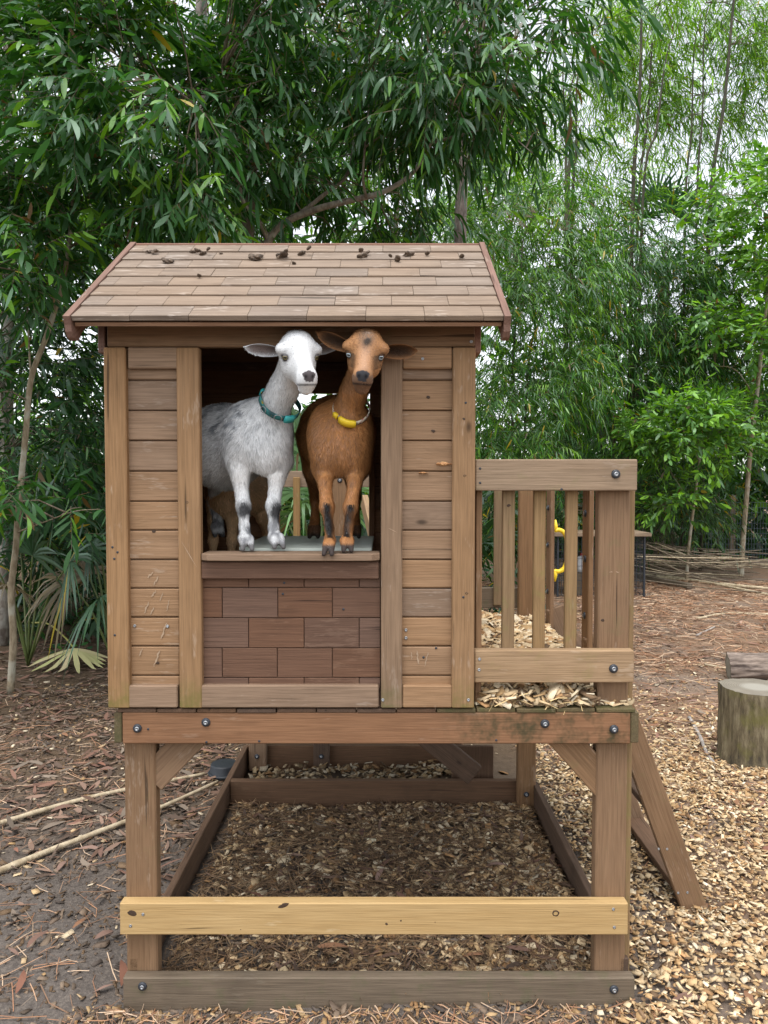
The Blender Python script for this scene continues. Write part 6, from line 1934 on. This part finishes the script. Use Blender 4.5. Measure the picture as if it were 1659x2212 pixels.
def palm(name, lab, base, fronds, r, col, dead=0, trunk=None, group='palms', rad=0.5, mat=None):
    root = empty(name, base, None, lab, 'palm', group)
    base = Vector(base)
    if trunk:
        tube('trunk', root, [base, base + Vector((0.02, 0, trunk * 0.5)), base + Vector((0, 0, trunk))], [0.11, 0.10, 0.12], M['bark_pine'], 10)
        base = base + Vector((0, 0, trunk))
    for i, (tip, droop, dry) in enumerate(fronds):
        tip = Vector(tip)
        hz = Vector((tip.x - base.x, tip.y - base.y, 0))
        mid = base.lerp(tip, 0.5) + Vector((0, 0, 0.12 * (tip - base).length))
        f = empty('frond', tip, root)
        tube('petiole', f, smooth_path([base, mid, tip], 4), np.linspace(0.011, 0.006, 9), M['dry'] if False else M['petiole'], 5)
        d = (tip - mid).normalized() + Vector((0, 0, -0.25))
        upn = Vector((r.normal(0, .25), -0.55 + r.normal(0, .25), 0.75))
        P, D, N, L, W, sg = frond_arrays(tip, tuple(d), tuple(upn), rad * r.uniform(0.8, 1.15), 22, r, 2.6, droop)
        cc = leafcols(len(P), r, (0.20, 0.16, 0.11) if dry else col, (0.26, 0.21, 0.14) if dry else tuple(v * 1.4 for v in col), 0.2, 0.01, 0.12)
        V, F, C = leaves_arrays(P, D, N, L, W, np.zeros(len(P)), sg, cc, PST, PPR)
        k = len(P)
        for q in range(k):
            vv = V[q * 10:(q + 1) * 10]; ff = np.array([(0, 1, 3, 2), (2, 3, 5, 4), (4, 5, 7, 6), (6, 7, 9, 8)])
            if q % 1 == 0 and group == 'saw palmettos by the slim tree':
                mesh_obj('leaf_segment', np_mesh('leaf_segment', vv, ff, True, C[q * 10:(q + 1) * 10]), M['palm'], f)
        if group != 'saw palmettos by the slim tree':
            o = mesh_obj('blade', np_mesh('blade', V, F, True, C), M['palm'], f)
    return root
PC = (0.036, 0.088, 0.036)
def F_(x, y, Y, dr=0.4, dry=False): return (tuple(pix(x, y, Y)), dr, dry)
palm('saw_palmetto', 'saw palmetto with spread fans behind the slim tree', (pix(60, 1405, 4.1).x, 4.1, 0.0), [F_(150, 1215, 3.7, .5), F_(70, 1200, 3.9), F_(-10, 1220, 3.9), F_(110, 1150, 4.2), F_(20, 1270, 3.7, .7, True), F_(190, 1190, 3.9), F_(40, 1140, 4.4)], r, PC, trunk=None, group='saw palmettos by the slim tree', rad=0.44)
palm('saw_palmetto', 'saw palmetto half hidden by the playhouse corner', (pix(245, 1420, 4.2).x, 4.2, 0.0), [F_(205, 1130, 4.0, .5), F_(170, 1085, 4.3), F_(215, 1290, 3.3, .9), F_(150, 1260, 3.9, .8, True), F_(230, 1050, 4.5), F_(190, 1240, 4.2, .9, True), F_(260, 1150, 4.4)], r, PC, trunk=None, group='saw palmettos by the slim tree', rad=0.42)
palm('saw_palmetto', 'palm leaves seen through the playhouse doorway', (pix(700, 1350, 3.4).x, 3.4, 0.0), [F_(640, 1060, 3.2, .6), F_(655, 1110, 3.0, .9), F_(720, 1090, 3.2, .7), F_(690, 1010, 3.6, .5), F_(625, 990, 3.7, .4), F_(760, 1040, 3.4, .6), F_(600, 1080, 3.5, .6), F_(650, 930, 4.0, .4), F_(730, 950, 4.0, .4)], r, (0.12, 0.22, 0.085), trunk=0.3, group='palms', rad=0.55)
px_, Yp = 1425, 12.6
palm('fan_palm', 'fan palm half buried in the bamboo thicket', (pix(px_, 1200, Yp).x, Yp, 0.0), [F_(1400, 470, 12.3, .3), F_(1450, 460, 12.3, .3), F_(1420, 430, 12.7, .2), F_(1370, 520, 12.2, .4), F_(1490, 510, 12.2, .4), F_(1385, 570, 12.0, .5), F_(1440, 560, 12.0, .5), F_(1475, 440, 12.8, .2), F_(1500, 570, 12.1, .5)], r, (0.045, 0.12, 0.055), trunk=pix(px_, 560, Yp).z, group='palms', rad=0.85)

# ---- far wood behind everything: one mass of leaves
nB = 5600
X = r.uniform(-16, 17, nB); Yq = r.uniform(13.2, 19, nB)
zmax = np.where(X > 3.9, 5.6 + 0.7 * np.sin(X * 2), np.where(X > 0.5, 9.5, 11.5))
Z = r.uniform(0.0, 1, nB) * zmax
low = r.random(nB) < 0.40
Z = np.where(low, r.uniform(0.05, 3.0, nB), Z); Yq = np.where(low, r.uniform(13.0, 15.5, nB), Yq)
B = np.stack([X, Yq, Z], 1)
P, LD, N, L, W, TW = sprays(B, rand_dirs(nB, r, 0.0), 0.9, 14, 0.30, 0.10, r, 0.9, 0.4)
V, F, C = leaves_arrays(P, LD, N, L, W, r.normal(0, 0.1, len(P)), r.uniform(0, 0.3, len(P)), leafcols(len(P), r, (0.060, 0.165, 0.03), (0.17, 0.35, 0.04), 0.2), BST, np.array([0.4, 1.0, 0.05]))
tag(mesh_obj('far_wood', np_mesh('far_wood', V, F, True, C), M['bamboo']), 'green wood of mixed leaves closing off the yard far behind', 'wood', None, 'stuff')

# ---- undergrowth added between the trunks, leaves coloured dark to stand for shade: one mass
nU = 1500
X = np.concatenate([r.uniform(-6.5, -1.6, 1000), r.uniform(-1.6, 1.5, 260), r.uniform(2.0, 9.5, 700)])
Yq = np.concatenate([r.uniform(5.0, 7.6, 1000), r.uniform(5.5, 7.5, 260), r.uniform(12.9, 14.5, 700)])
Z = np.concatenate([r.uniform(0.02, 1.7, 1000), r.uniform(0.02, 1.5, 260), r.uniform(0.02, 1.6, 700)])
B = np.stack([X, Yq, Z], 1)
P, LD, N, L, W, TW = sprays(B, rand_dirs(len(B), r, 0.2), 0.45, 12, 0.20, 0.04, r, 0.9, 0.4)
V, F, C = leaves_arrays(P, LD, N, L, W, r.normal(0, 0.1, len(P)), r.uniform(0, 0.3, len(P)), leafcols(len(P), r, (0.030, 0.070, 0.026), (0.09, 0.17, 0.04), 0.08, 0.03), BST, np.array([0.4, 1.0, 0.05]))
tag(mesh_obj('undergrowth', np_mesh('undergrowth', V, F, True, C), M['bamboo']), 'undergrowth between the trunks, leaves coloured dark for shade', 'undergrowth', None, 'stuff')
# ---------------------------------------------------------------- things lying and standing about
def ground_z(x, y): return float(gheight(np.array([x]), np.array([y]))[0])
# ---- upright log and the cut log behind it
g = G('mossy_log_bark')
tc = g.n('TexCoord')
v = tc.outputs['Object']
nz = g.noise(g.mapv(v, (1, 1, 0.22)), 28, 5, 0.7)
nm = g.noise(v, 7.0, 4, 0.65)
c = g.ramp(nz, (0.3, (0.024, 0.019, 0.013)), (0.5, (0.125, 0.098, 0.055)), (0.7, (0.25, 0.21, 0.13)))
c = g.mix(g.ramp(nm, (0.50, 0.0), (0.66, 0.7)), c, (0.135, 0.125, 0.03))
g.bsdf(c, 0.9, nz, 0.9, 0.012)
M['mosslog'] = g.m
g = G('log_end_grain')
tc = g.n('TexCoord')
s = g.n('SeparateXYZ', None, Vector=tc.outputs['Object'])
rr_ = g.math('SQRT', g.math('ADD', g.math('POWER', s.outputs['X'], 2.0), g.math('POWER', s.outputs['Y'], 2.0)))
nz = g.noise(tc.outputs['Object'], 14, 4, 0.6)
rg = g.math('SINE', g.math('MULTIPLY', g.math('ADD', rr_, g.math('MULTIPLY', nz, 0.02)), 520.0))
c = g.mix(nz, (0.13, 0.11, 0.08), (0.29, 0.255, 0.20))
c = g.mix(g.math('MULTIPLY', g.ramp(rg, (0.0, 0.0), (1.0, 1.0)), 0.35), c, (0.07, 0.06, 0.04))
c = g.mix(g.ramp(g.math('ADD', rr_, g.math('MULTIPLY', nz, 0.03)), (0.075, 0.7), (0.11, 0.0)), c, (0.34, 0.32, 0.27))
g.bsdf(c, 0.9, nz, 0.4, 0.005)
M['logend'] = g.m
Yl = None
pb = pix(1612, 1650, 0)
def ground_pt(dx, dy):
    """where the view ray through this place of the photograph meets the ground"""
    a = Vector(cam.location); b = pix(dx, dy, 0) - a
    t = -a.z / b.z
    return a + b * t
lc = ground_pt(1632, 1640)
lr = 76 * (lc.y + CAMD) / FPX
ltop = pix(1620, 1484, lc.y).z
def log_mesh(name, rad, h, seed, cap=True, n=72, m=14, amp=1.0):
    V, F = [], []
    for i in range(m):
        z = h * i / (m - 1)
        for k in range(n):
            a = 2 * math.pi * k / n
            d = Vector((math.cos(a), math.sin(a), 0))
            q = rad * (1 + amp * 0.06 * mnoise.noise(d * 2.2 + Vector((seed, 0, z * 2))) + amp * 0.035 * mnoise.noise(d * 11 + Vector((seed, 3, z * 3))) + (0.06 * (1 - i / 2.0) if i < 2 else 0))
            if i == m - 1: q -= 0.004
            V.append((q * math.cos(a), q * math.sin(a), z))
    for i in range(m - 1):
        for k in range(n):
            k2 = (k + 1) % n
            F.append((i * n + k, i * n + k2, (i + 1) * n + k2, (i + 1) * n + k))
    return np.array(V), np.array(F), [V[(m - 1) * n + k] for k in range(n)], [V[k] for k in range(n)]
def cap_mesh(name, ring, dz):
    c0 = Vector((0, 0, 0))
    for p in ring: c0 += Vector(p)
    c0 /= len(ring)
    V = [tuple(c0 + Vector((0, 0, dz)))] + [tuple(Vector(p) + Vector((0, 0, dz))) for p in ring]
    F = np.array([(0, 1 + k, 1 + (k + 1) % len(ring)) for k in range(len(ring))])
    return np_mesh(name, np.array(V), F)
def log_thing(name, loc, rad, h, seed, label, rot=None, matb='mosslog', amp=1.0):
    root = empty(name, loc, None, label, 'log')
    V, F, top, bot = log_mesh(name, rad, h, seed, amp=amp)
    MR = Matrix.Translation(loc) @ (Matrix.Identity(4) if rot is None else rot.to_4x4())
    o = mesh_obj('bark', np_mesh('bark', V, F, True), M[matb], root); o.matrix_basis = MR
    for ring, dz in ((top, 0.0005), (bot, -0.0005)):
        o = mesh_obj('cut_end', cap_mesh('cut_end', ring, dz), M['logend'], root); o.matrix_basis = MR
    return root
log_thing('upright_log', Vector((lc.x, lc.y, -0.01)), lr, ltop + 0.01, 3, 'mossy upright log with a flat sawn top at the right edge', amp=1.5)
M['greybark'] = bark('grey_split_bark', (0.06, 0.042, 0.034), (0.30, 0.235, 0.19), 22)
l2p = ground_pt(1588, 1474)
rot = Matrix.Rotation(math.radians(96), 3, 'Y') @ Matrix.Rotation(0.4, 3, 'Z')
rot = Matrix.Rotation(math.radians(-12), 3, 'Z') @ Matrix.Rotation(math.radians(86), 3, 'Y')
r2 = 27 * (l2p.y + CAMD) / FPX * 1.0
log_thing('fallen_log', Vector((l2p.x - 0.0, l2p.y + 0.12, r2 * 0.92)), r2, 0.75, 8, 'rough grey log lying behind the upright mossy log', rot, 'greybark', 4.0)

# ---- black rubber bowl
bp = ground_pt(478, 1686)
br = 34 * (bp.y + CAMD) / FPX
bl = empty('feed_bowl', bp, None, 'black rubber feed bowl turned upside down on the dark soil', 'bowl')
prof = [(1.0, 0.0), (1.0, 0.10), (0.96, 0.16), (0.90, 0.70), (0.86, 0.80), (0.78, 0.82), (0.0, 0.80)]
V, F = [], []
for q, h in prof:
    for k in range(28):
        a = 2 * math.pi * k / 28
        V.append((bp.x + q * br * math.cos(a), bp.y + br + q * br * math.sin(a), h * br * 0.95))
for i in range(len(prof) - 1):
    for k in range(28):
        k2 = (k + 1) % 28
        F.append((i * 28 + k, i * 28 + k2, (i + 1) * 28 + k2, (i + 1) * 28 + k))
mesh_obj('shell', np_mesh('shell', np.array(V), np.array(F), True), M['black_rubber'], bl)
tube('rim', bl, [(bp.x + br * 1.0 * math.cos(a), bp.y + br + br * 1.0 * math.sin(a), 0.012) for a in np.linspace(0, 2 * math.pi, 29)], 0.007, M['black_rubber'], 6)

# ---- bamboo poles and sticks on the ground
def pole(name, pts, rad, mat, label, cat, group=None, nodes=True):
    P = []
    for (dx, dy, z) in pts:
        p = ground_pt(dx, dy); p.z = ground_z(p.x, p.y) + z
        P.append(p)
    sp = smooth_path(P, 8) if len(P) > 2 else [P[0].lerp(P[1], t) for t in np.linspace(0, 1, 12)]
    R = np.interp(np.linspace(0, 1, len(sp)), np.linspace(0, 1, len(rad)), rad)
    if nodes:
        R = R * (1 + 0.14 * (np.arange(len(sp)) % 5 == 0))
    o = tube(name, None, sp, R, mat, 8)
    return tag(o, label, cat, group)
pole('bamboo_pole', [(-60, 1800, .02), (150, 1741, .02), (300, 1709, .02), (443, 1681, .02)], [0.011, 0.010, 0.008], M['cane'], 'upper of two pale bamboo poles on the soil, reaching the black bowl', 'pole', 'bamboo poles on the soil')
pole('bamboo_pole', [(-60, 1912, .02), (90, 1850, .02), (230, 1801, .02), (360, 1752, .03), (470, 1705, .05)], [0.014, 0.011, 0.009, 0.008], M['cane'], 'lower of two pale bamboo poles, passing behind the front leg', 'pole', 'bamboo poles on the soil')
M['stick'] = bark('grey_stick', (0.20, 0.17, 0.15), (0.50, 0.46, 0.42), 60)
pole('stick', [(1489, 1555, .01), (1510, 1592, .02), (1528, 1628, .012), (1548, 1660, .01)], [0.011, 0.010, 0.009], M['stick'], 'pale grey lichen stick lying left of the upright log', 'stick')
pole('stick', [(1505, 1336, .012), (1570, 1327, .015), (1680, 1331, .012)], [0.016, 0.014], M['cane'], 'long pale stick lying on the pine straw', 'stick')
pole('stick', [(1522, 1442, .012), (1572, 1443, .012)], [0.010, 0.010], M['cane'], 'short pale stick touching the grey log', 'stick')
pole('stick', [(1380, 1243, .02), (1480, 1255, .02), (1580, 1268, .02), (1680, 1276, .02)], [0.03, 0.026, 0.02], M['cane'], 'long pale cane at the far side of the pine straw', 'stick')
pole('stick', [(1420, 1243, .02), (1540, 1263, .02), (1680, 1290, .02)], [0.02, 0.018], M['cane'], 'thin cane crossing below the long pale cane', 'stick')
pole('stick', [(1505, 1374, .01), (1545, 1354, .01)], [0.011, 0.006], M['stick'], 'short crooked twig on the pine straw above the short stick', 'stick')
a_, b_ = ground_pt(1380, 1252), ground_pt(1490, 1272)
o = beam('weathered_plank', None, a_ + Vector((0, 0, 0.05)), b_ + Vector((0, 0, 0.04)), 0.07, 0.10, M['base'])
tag(o, 'weathered grey plank on the ground at the foot of the wire crate', 'plank')
# heap of fallen canes near the fence
rr = random.Random(9)
for i in range(46):
    x0 = rr.uniform(1330, 1440); y0 = rr.uniform(1165, 1252)
    x1 = x0 + rr.uniform(120, 330); y1 = y0 + rr.uniform(4, 60) * (1 if rr.random() < 0.8 else -0.6)
    Yc = rr.uniform(8.6, 11.4)
    a_ = pix(x0, 1100, Yc); b_ = pix(x1, 1100, Yc + rr.uniform(-1.2, 1.2))
    za = max(0.02, pix(x0, y0, a_.y).z); zb = max(0.02, pix(x1, y1, b_.y).z)
    a_.z, b_.z = min(za, 0.9), min(zb, 0.5)
    m_ = (a_ + b_) / 2 + Vector((0, 0, -rr.uniform(0.0, 0.06)))
    m_.z = max(m_.z, 0.015)
    rad = rr.uniform(0.005, 0.011)
    o = tube('fallen_cane', None, smooth_path([a_, m_, b_], 4), [rad] * 8 + [rad * 0.6], M['cane'] if rr.random() < 0.35 else M['twig'], 5)
    tag(o, 'thin dry bamboo cane in the heap before the wire fence', 'cane', 'heap of fallen canes')
# ---- wire fence far right
fy = 12.6
fx0, fx1 = pix(1270, 1200, fy).x, pix(1720, 1200, fy).x
fence = empty('wire_fence', (fx0, fy, 0), None, 'green wire mesh fence on wooden posts at the back of the yard', 'fence')
M['wire'] = plain('green_grey_wire', (0.10, 0.13, 0.14), 0.5, 0.3, 0.2)
ft = pix(1620, 1078, fy).z
Vs, Fs, o_ = [], [], 0
def wire_grid(name, parent, ax, xs, zs, fixed, w_, mat):
    """woven wire as crossing square rods; ax 'x' or 'y' is the running direction"""
    V, F = [], []
    def rod(a, b, horiz):
        o = len(V)
        d = w_ / 2
        if horiz: off = [(0, -d, -d), (0, d, -d), (0, d, d), (0, -d, d)]
        else: off = [(-d, -d, 0), (d, -d, 0), (d, d, 0), (-d, d, 0)]
        for p in (a, b):
            for q in off: V.append((p[0] + q[0], p[1] + q[1], p[2] + q[2]))
        for k in range(4):
            k2 = (k + 1) % 4
            F.append((o + k, o + k2, o + 4 + k2, o + 4 + k))
    for x in xs:
        p = (x, fixed) if ax == 'x' else (fixed, x)
        rod((*p, zs[0]), (*p, zs[-1]), False)
    for z in zs:
        a, b = ((xs[0], fixed), (xs[-1], fixed)) if ax == 'x' else ((fixed, xs[0]), (fixed, xs[-1]))
        if ax == 'x': rod((*a, z), (*b, z), True)
        else:
            o = len(V); d = w_ / 2
            for p in (a, b):
                for q in ((-d, 0, -d), (d, 0, -d), (d, 0, d), (-d, 0, d)): V.append((p[0] + q[0], p[1] + q[1], z + q[2]))
            for k in range(4):
                k2 = (k + 1) % 4
                F.append((o + k, o + k2, o + 4 + k2, o + 4 + k))
    return mesh_obj(name, np_mesh(name, np.array(V), np.array(F)), mat, parent)
wire_grid('wire_mesh', fence, 'x', np.arange(fx0, fx1, 0.055), np.arange(0.02, ft, 0.10), fy, 0.006, M['wire'])
for dx in (1300, 1583, 1700):
    x = pix(dx, 1200, fy).x
    plank('fence_post', fence, x - 0.055, x + 0.055, fy + 0.02, fy + 0.12, 0, ft + 0.08, M['base'], 'z')
# ---- wire crate with a plank lid, seen past the deck
cy = 7.9
cx0, cx1 = pix(1205, 1200, cy).x, pix(1392, 1200, cy).x
cz = pix(1380, 1158, cy).z
crt = empty('wire_crate', (cx0, cy, 0), None, 'black wire animal crate with a grey plank lid behind the deck', 'crate')
for y in (cy, cy + 0.55):
    wire_grid('wire_panel', crt, 'x', np.arange(cx0, cx1 + 0.01, (cx1 - cx0) / 22), np.linspace(0.02, cz - 0.01, 9), y, 0.006, M['bolt'])
for x in (cx0, cx1):
    wire_grid('wire_panel', crt, 'y', np.linspace(cy, cy + 0.55, 12), np.linspace(0.02, cz - 0.01, 9), x, 0.006, M['bolt'])
for x in (cx0, cx1):
    for y in (cy, cy + 0.55):
        plank('corner_post', crt, x - 0.012, x + 0.012, y - 0.012, y + 0.012, 0, cz - 0.002, M['bolt'], 'z')
plank('lid', crt, cx0 - 0.06, pix(1403, 1200, cy).x, cy - 0.08, cy + 0.62, cz, cz + 0.045, M['rail'], 'x')
dp = pix(1252, 1222, cy + 0.2)
jug = empty('poultry_drinker', (dp.x, cy + 0.25, 0.3), None, 'small red and white drinker inside the wire crate', 'drinker')
def lathe_z(name, prof, cx, cy_, mat, par, n=16):
    V, F = [], []
    for q, z in prof:
        for k in range(n):
            a = 2 * math.pi * k / n
            V.append((cx + q * math.cos(a), cy_ + q * math.sin(a), z))
    for i in range(len(prof) - 1):
        for k in range(n):
            k2 = (k + 1) % n
            F.append((i * n + k, i * n + k2, (i + 1) * n + k2, (i + 1) * n + k))
    return mesh_obj(name, np_mesh(name, np.array(V), np.array(F), True), mat, par)
zt = pix(1252, 1200, cy + 0.25).z
M['red'] = plain('red_plastic', (0.5, 0.03, 0.03), 0.4)
M['white_jug'] = plain('white_jug', (0.75, 0.76, 0.78), 0.4)
lathe_z('jug', [(0.0, 0.30), (0.055, 0.30), (0.06, 0.34), (0.06, zt - 0.04), (0.045, zt - 0.01), (0.0, zt)], dp.x + 0.04, cy + 0.25, M['white_jug'], jug)
lathe_z('cap', [(0.0, zt + 0.002), (0.02, zt + 0.002), (0.02, zt + 0.03), (0.0, zt + 0.03)], dp.x + 0.04, cy + 0.25, M['red'], jug)
plank('stand', jug, dp.x - 0.06, dp.x + 0.14, cy + 0.17, cy + 0.33, 0.0, 0.299, M['base'], 'x')

# ---- fallen palm frond on the soil, left
tip = ground_pt(160, 1440); tip.z = 0.15
b0 = pix(70, 1345, tip.y + 0.25)
ff = empty('fallen_frond', tip, None, 'yellowing fallen palm frond on the litter left of the playhouse', 'frond')
M['petiole_y'] = plain('yellow_green_petiole', (0.30, 0.29, 0.08), 0.6, 0, 0.2)
tube('stalk', ff, smooth_path([b0, b0.lerp(tip, 0.35) + Vector((0.02, 0, 0.06)), b0.lerp(tip, 0.75) + Vector((0.03, 0, 0.02)), tip], 5), np.linspace(0.008, 0.006, 16), M['petiole_y'], 6)
n_ = 15
an = np.linspace(-2.0, 2.0, n_)
for i in range(n_):
    d = np.array((math.sin(an[i]) * 1.0, -0.55 * math.cos(an[i]), -0.26 + 0.06 * math.sin(5 * i)))
    d /= np.linalg.norm(d)
    L = 0.40 * (0.75 + 0.25 * math.cos(an[i])) * r.uniform(0.85, 1.1)
    t_ = r.random()
    cA = np.array((0.36, 0.40, 0.14)) * (1 - t_) + np.array((0.52, 0.43, 0.26)) * t_
    V, F, C = leaves_arrays(np.array([tuple(tip)]), d[None], np.array([[0.0, -0.3, 1.0]]), np.array([L]), np.array([0.042]), np.zeros(1), np.array([0.10]), cA[None], PST, PPR)
    V[:, 2] = np.maximum(V[:, 2], gheight(V[:, 0], V[:, 1]) + 0.03)
    mesh_obj('leaf_segment', np_mesh('leaf_segment', V, F, True, C), M['dry'], ff)
# ---- heart-shaped vine leaves
hv = []
for k in range(22):
    a = 2 * math.pi * k / 22
    q = (1 - 0.35 * abs(math.cos(a / 2)) ** 6) * (1 + 0.12 * math.cos(a))
    hv.append((q * math.cos(a), q * math.sin(a), 0.12 * math.sin(a) ** 2))
hV = np.array([(0.1, 0, -0.02)] + hv); hF = np.array([(0, 1 + k, 1 + (k + 1) % 22) for k in range(22)])
hearts = []
for cc in ((0.045, 0.13, 0.035), (0.09, 0.21, 0.04), (0.035, 0.10, 0.045)):
    me = np_mesh('vine_leaf', hV, hF, True, np.tile(np.array(cc), (len(hV), 1))); me.materials.append(M['palm']); hearts.append(me)
def vine(cx, cy_, n, spx, spy, label, sz=0.032):
    c0 = ground_pt(cx, cy_)
    root = empty('vine_plant', c0, None, label, 'vine', 'low vines on the litter')
    for i in range(n):
        p = ground_pt(cx + random.uniform(-spx, spx), cy_ + random.uniform(-spy, spy))
        h = random.uniform(0.03, 0.09)
        tube('stem', root, [(p.x, p.y + 0.01, 0.0), (p.x, p.y, h)], 0.0018, M['petiole'], 4)
        o = mesh_obj('leaf', hearts[i % 3], None, root, (p.x, p.y, h + 0.002), (random.uniform(-0.2, 0.7), random.uniform(-0.4, 0.4), random.uniform(0, 6)))
        o.scale = (sz * random.uniform(0.7, 1.2),) * 3
vine(150, 1415, 12, 45, 12, 'cluster of round green vine leaves above the fallen frond')
vine(75, 1388, 6, 22, 14, 'few dark round vine leaves beside the slim trunk')
vine(255, 1370, 6, 30, 25, 'scattered round vine leaves near the playhouse corner', 0.026)
vine(1055, 1215, 10, 25, 30, 'green vine leaves seen through the deck balusters', 0.07)

# ---- bigger fallen leaves, single
FALL = []
for k, cc in enumerate(((0.22, 0.105, 0.07), (0.17, 0.10, 0.075), (0.24, 0.125, 0.07), (0.25, 0.16, 0.125))):
    V, F, C = leaves_arrays(np.zeros((1, 3)), np.array([[1., 0, 0]]), np.array([[0, 0, 1.]]), np.array([1.0]), np.array([0.24]), np.array([[0.3, -0.25, 0.15, -0.1][k]]), np.array([0.0]), np.array([cc]), STN, SICKLE)
    V[:, 2] += 0.10 * np.sin(V[:, 0] * 3.0) + np.where(np.arange(len(V)) % 2, 0.05, 0.0)
    me = np_mesh('fallen_leaf', V, F, True, C); me.materials.append(M['dry']); FALL.append(me)
rr = random.Random(21)
spots = []
for _ in range(28): spots.append((rr.uniform(0, 270), rr.uniform(1500, 2200), 'on the dark soil left of the playhouse', 'fallen leaves on the dark soil'))
for _ in range(16): spots.append((rr.uniform(390, 1240), rr.uniform(1760, 2090), 'on the litter inside the base frame', 'fallen leaves inside the base frame'))
for _ in range(22): spots.append((rr.uniform(1385, 1650), rr.uniform(1300, 2200), 'among the wood chips and straw on the right', 'fallen leaves on the chips'))
for (dx, dy, wh, gp) in spots:
    p = ground_pt(dx, dy)
    if abs(p.y - 0.01) < 0.06 and -0.76 < p.x < 0.73: continue
    o = mesh_obj('fallen_leaf', FALL[rr.randrange(4)], None, None, (p.x, p.y, ground_z(p.x, p.y) + 0.012), (rr.uniform(-.25, .25), rr.uniform(-.2, .2), rr.uniform(0, 6.3)))
    o.scale = (rr.uniform(0.055, 0.105),) * 3
    tag(o, f'curled reddish brown fallen leaf {wh}', 'leaf', gp)
# leaf litter as one mass, left and behind
parts_ = []
def litter(n, x0, x1, y0, y1, dens, pal, L0=0.09):
    x, y = scatter(n, x0, x1, y0, y1, r, dens)
    k = len(x)
    P = np.stack([x, y, gheight(x, y) + 0.006 + r.uniform(0, 0.012, k)], 1)
    a = r.uniform(0, 6.28, k)
    D = norm(np.stack([np.cos(a), np.sin(a), r.normal(0, 0.12, k)], 1))
    N = norm(np.stack([r.normal(0, 0.3, k), r.normal(0, 0.3, k), np.ones(k)], 1))
    L = L0 * r.uniform(0.5, 1.3, k)
    parts_.append(leaves_arrays(P, D, N, L, L * r.uniform(0.12, 0.26, k), r.normal(0, 0.25, k), r.uniform(-0.1, 0.05, k), pick(pal, k, r)))
litter(7500, -3.4, -0.78, 0.25, 5.2, lambda x, y: np.clip((y - 0.2) / 1.2, 0, 1) * (0.35 + 0.65 * nz2(x, y, 3)), PAL_LEAF)
litter(1500, 0.8, 4.5, 1.0, 7.0, None, PAL_LEAF * 1.2, 0.10)
litter(600, -0.65, 0.65, 0.06, 1.35, None, PAL_LEAF * 0.8, 0.07)
join(parts_, 'leaf_litter', M['dry'], 'brown leaf litter covering the ground under the trees', 'leaf litter', True)
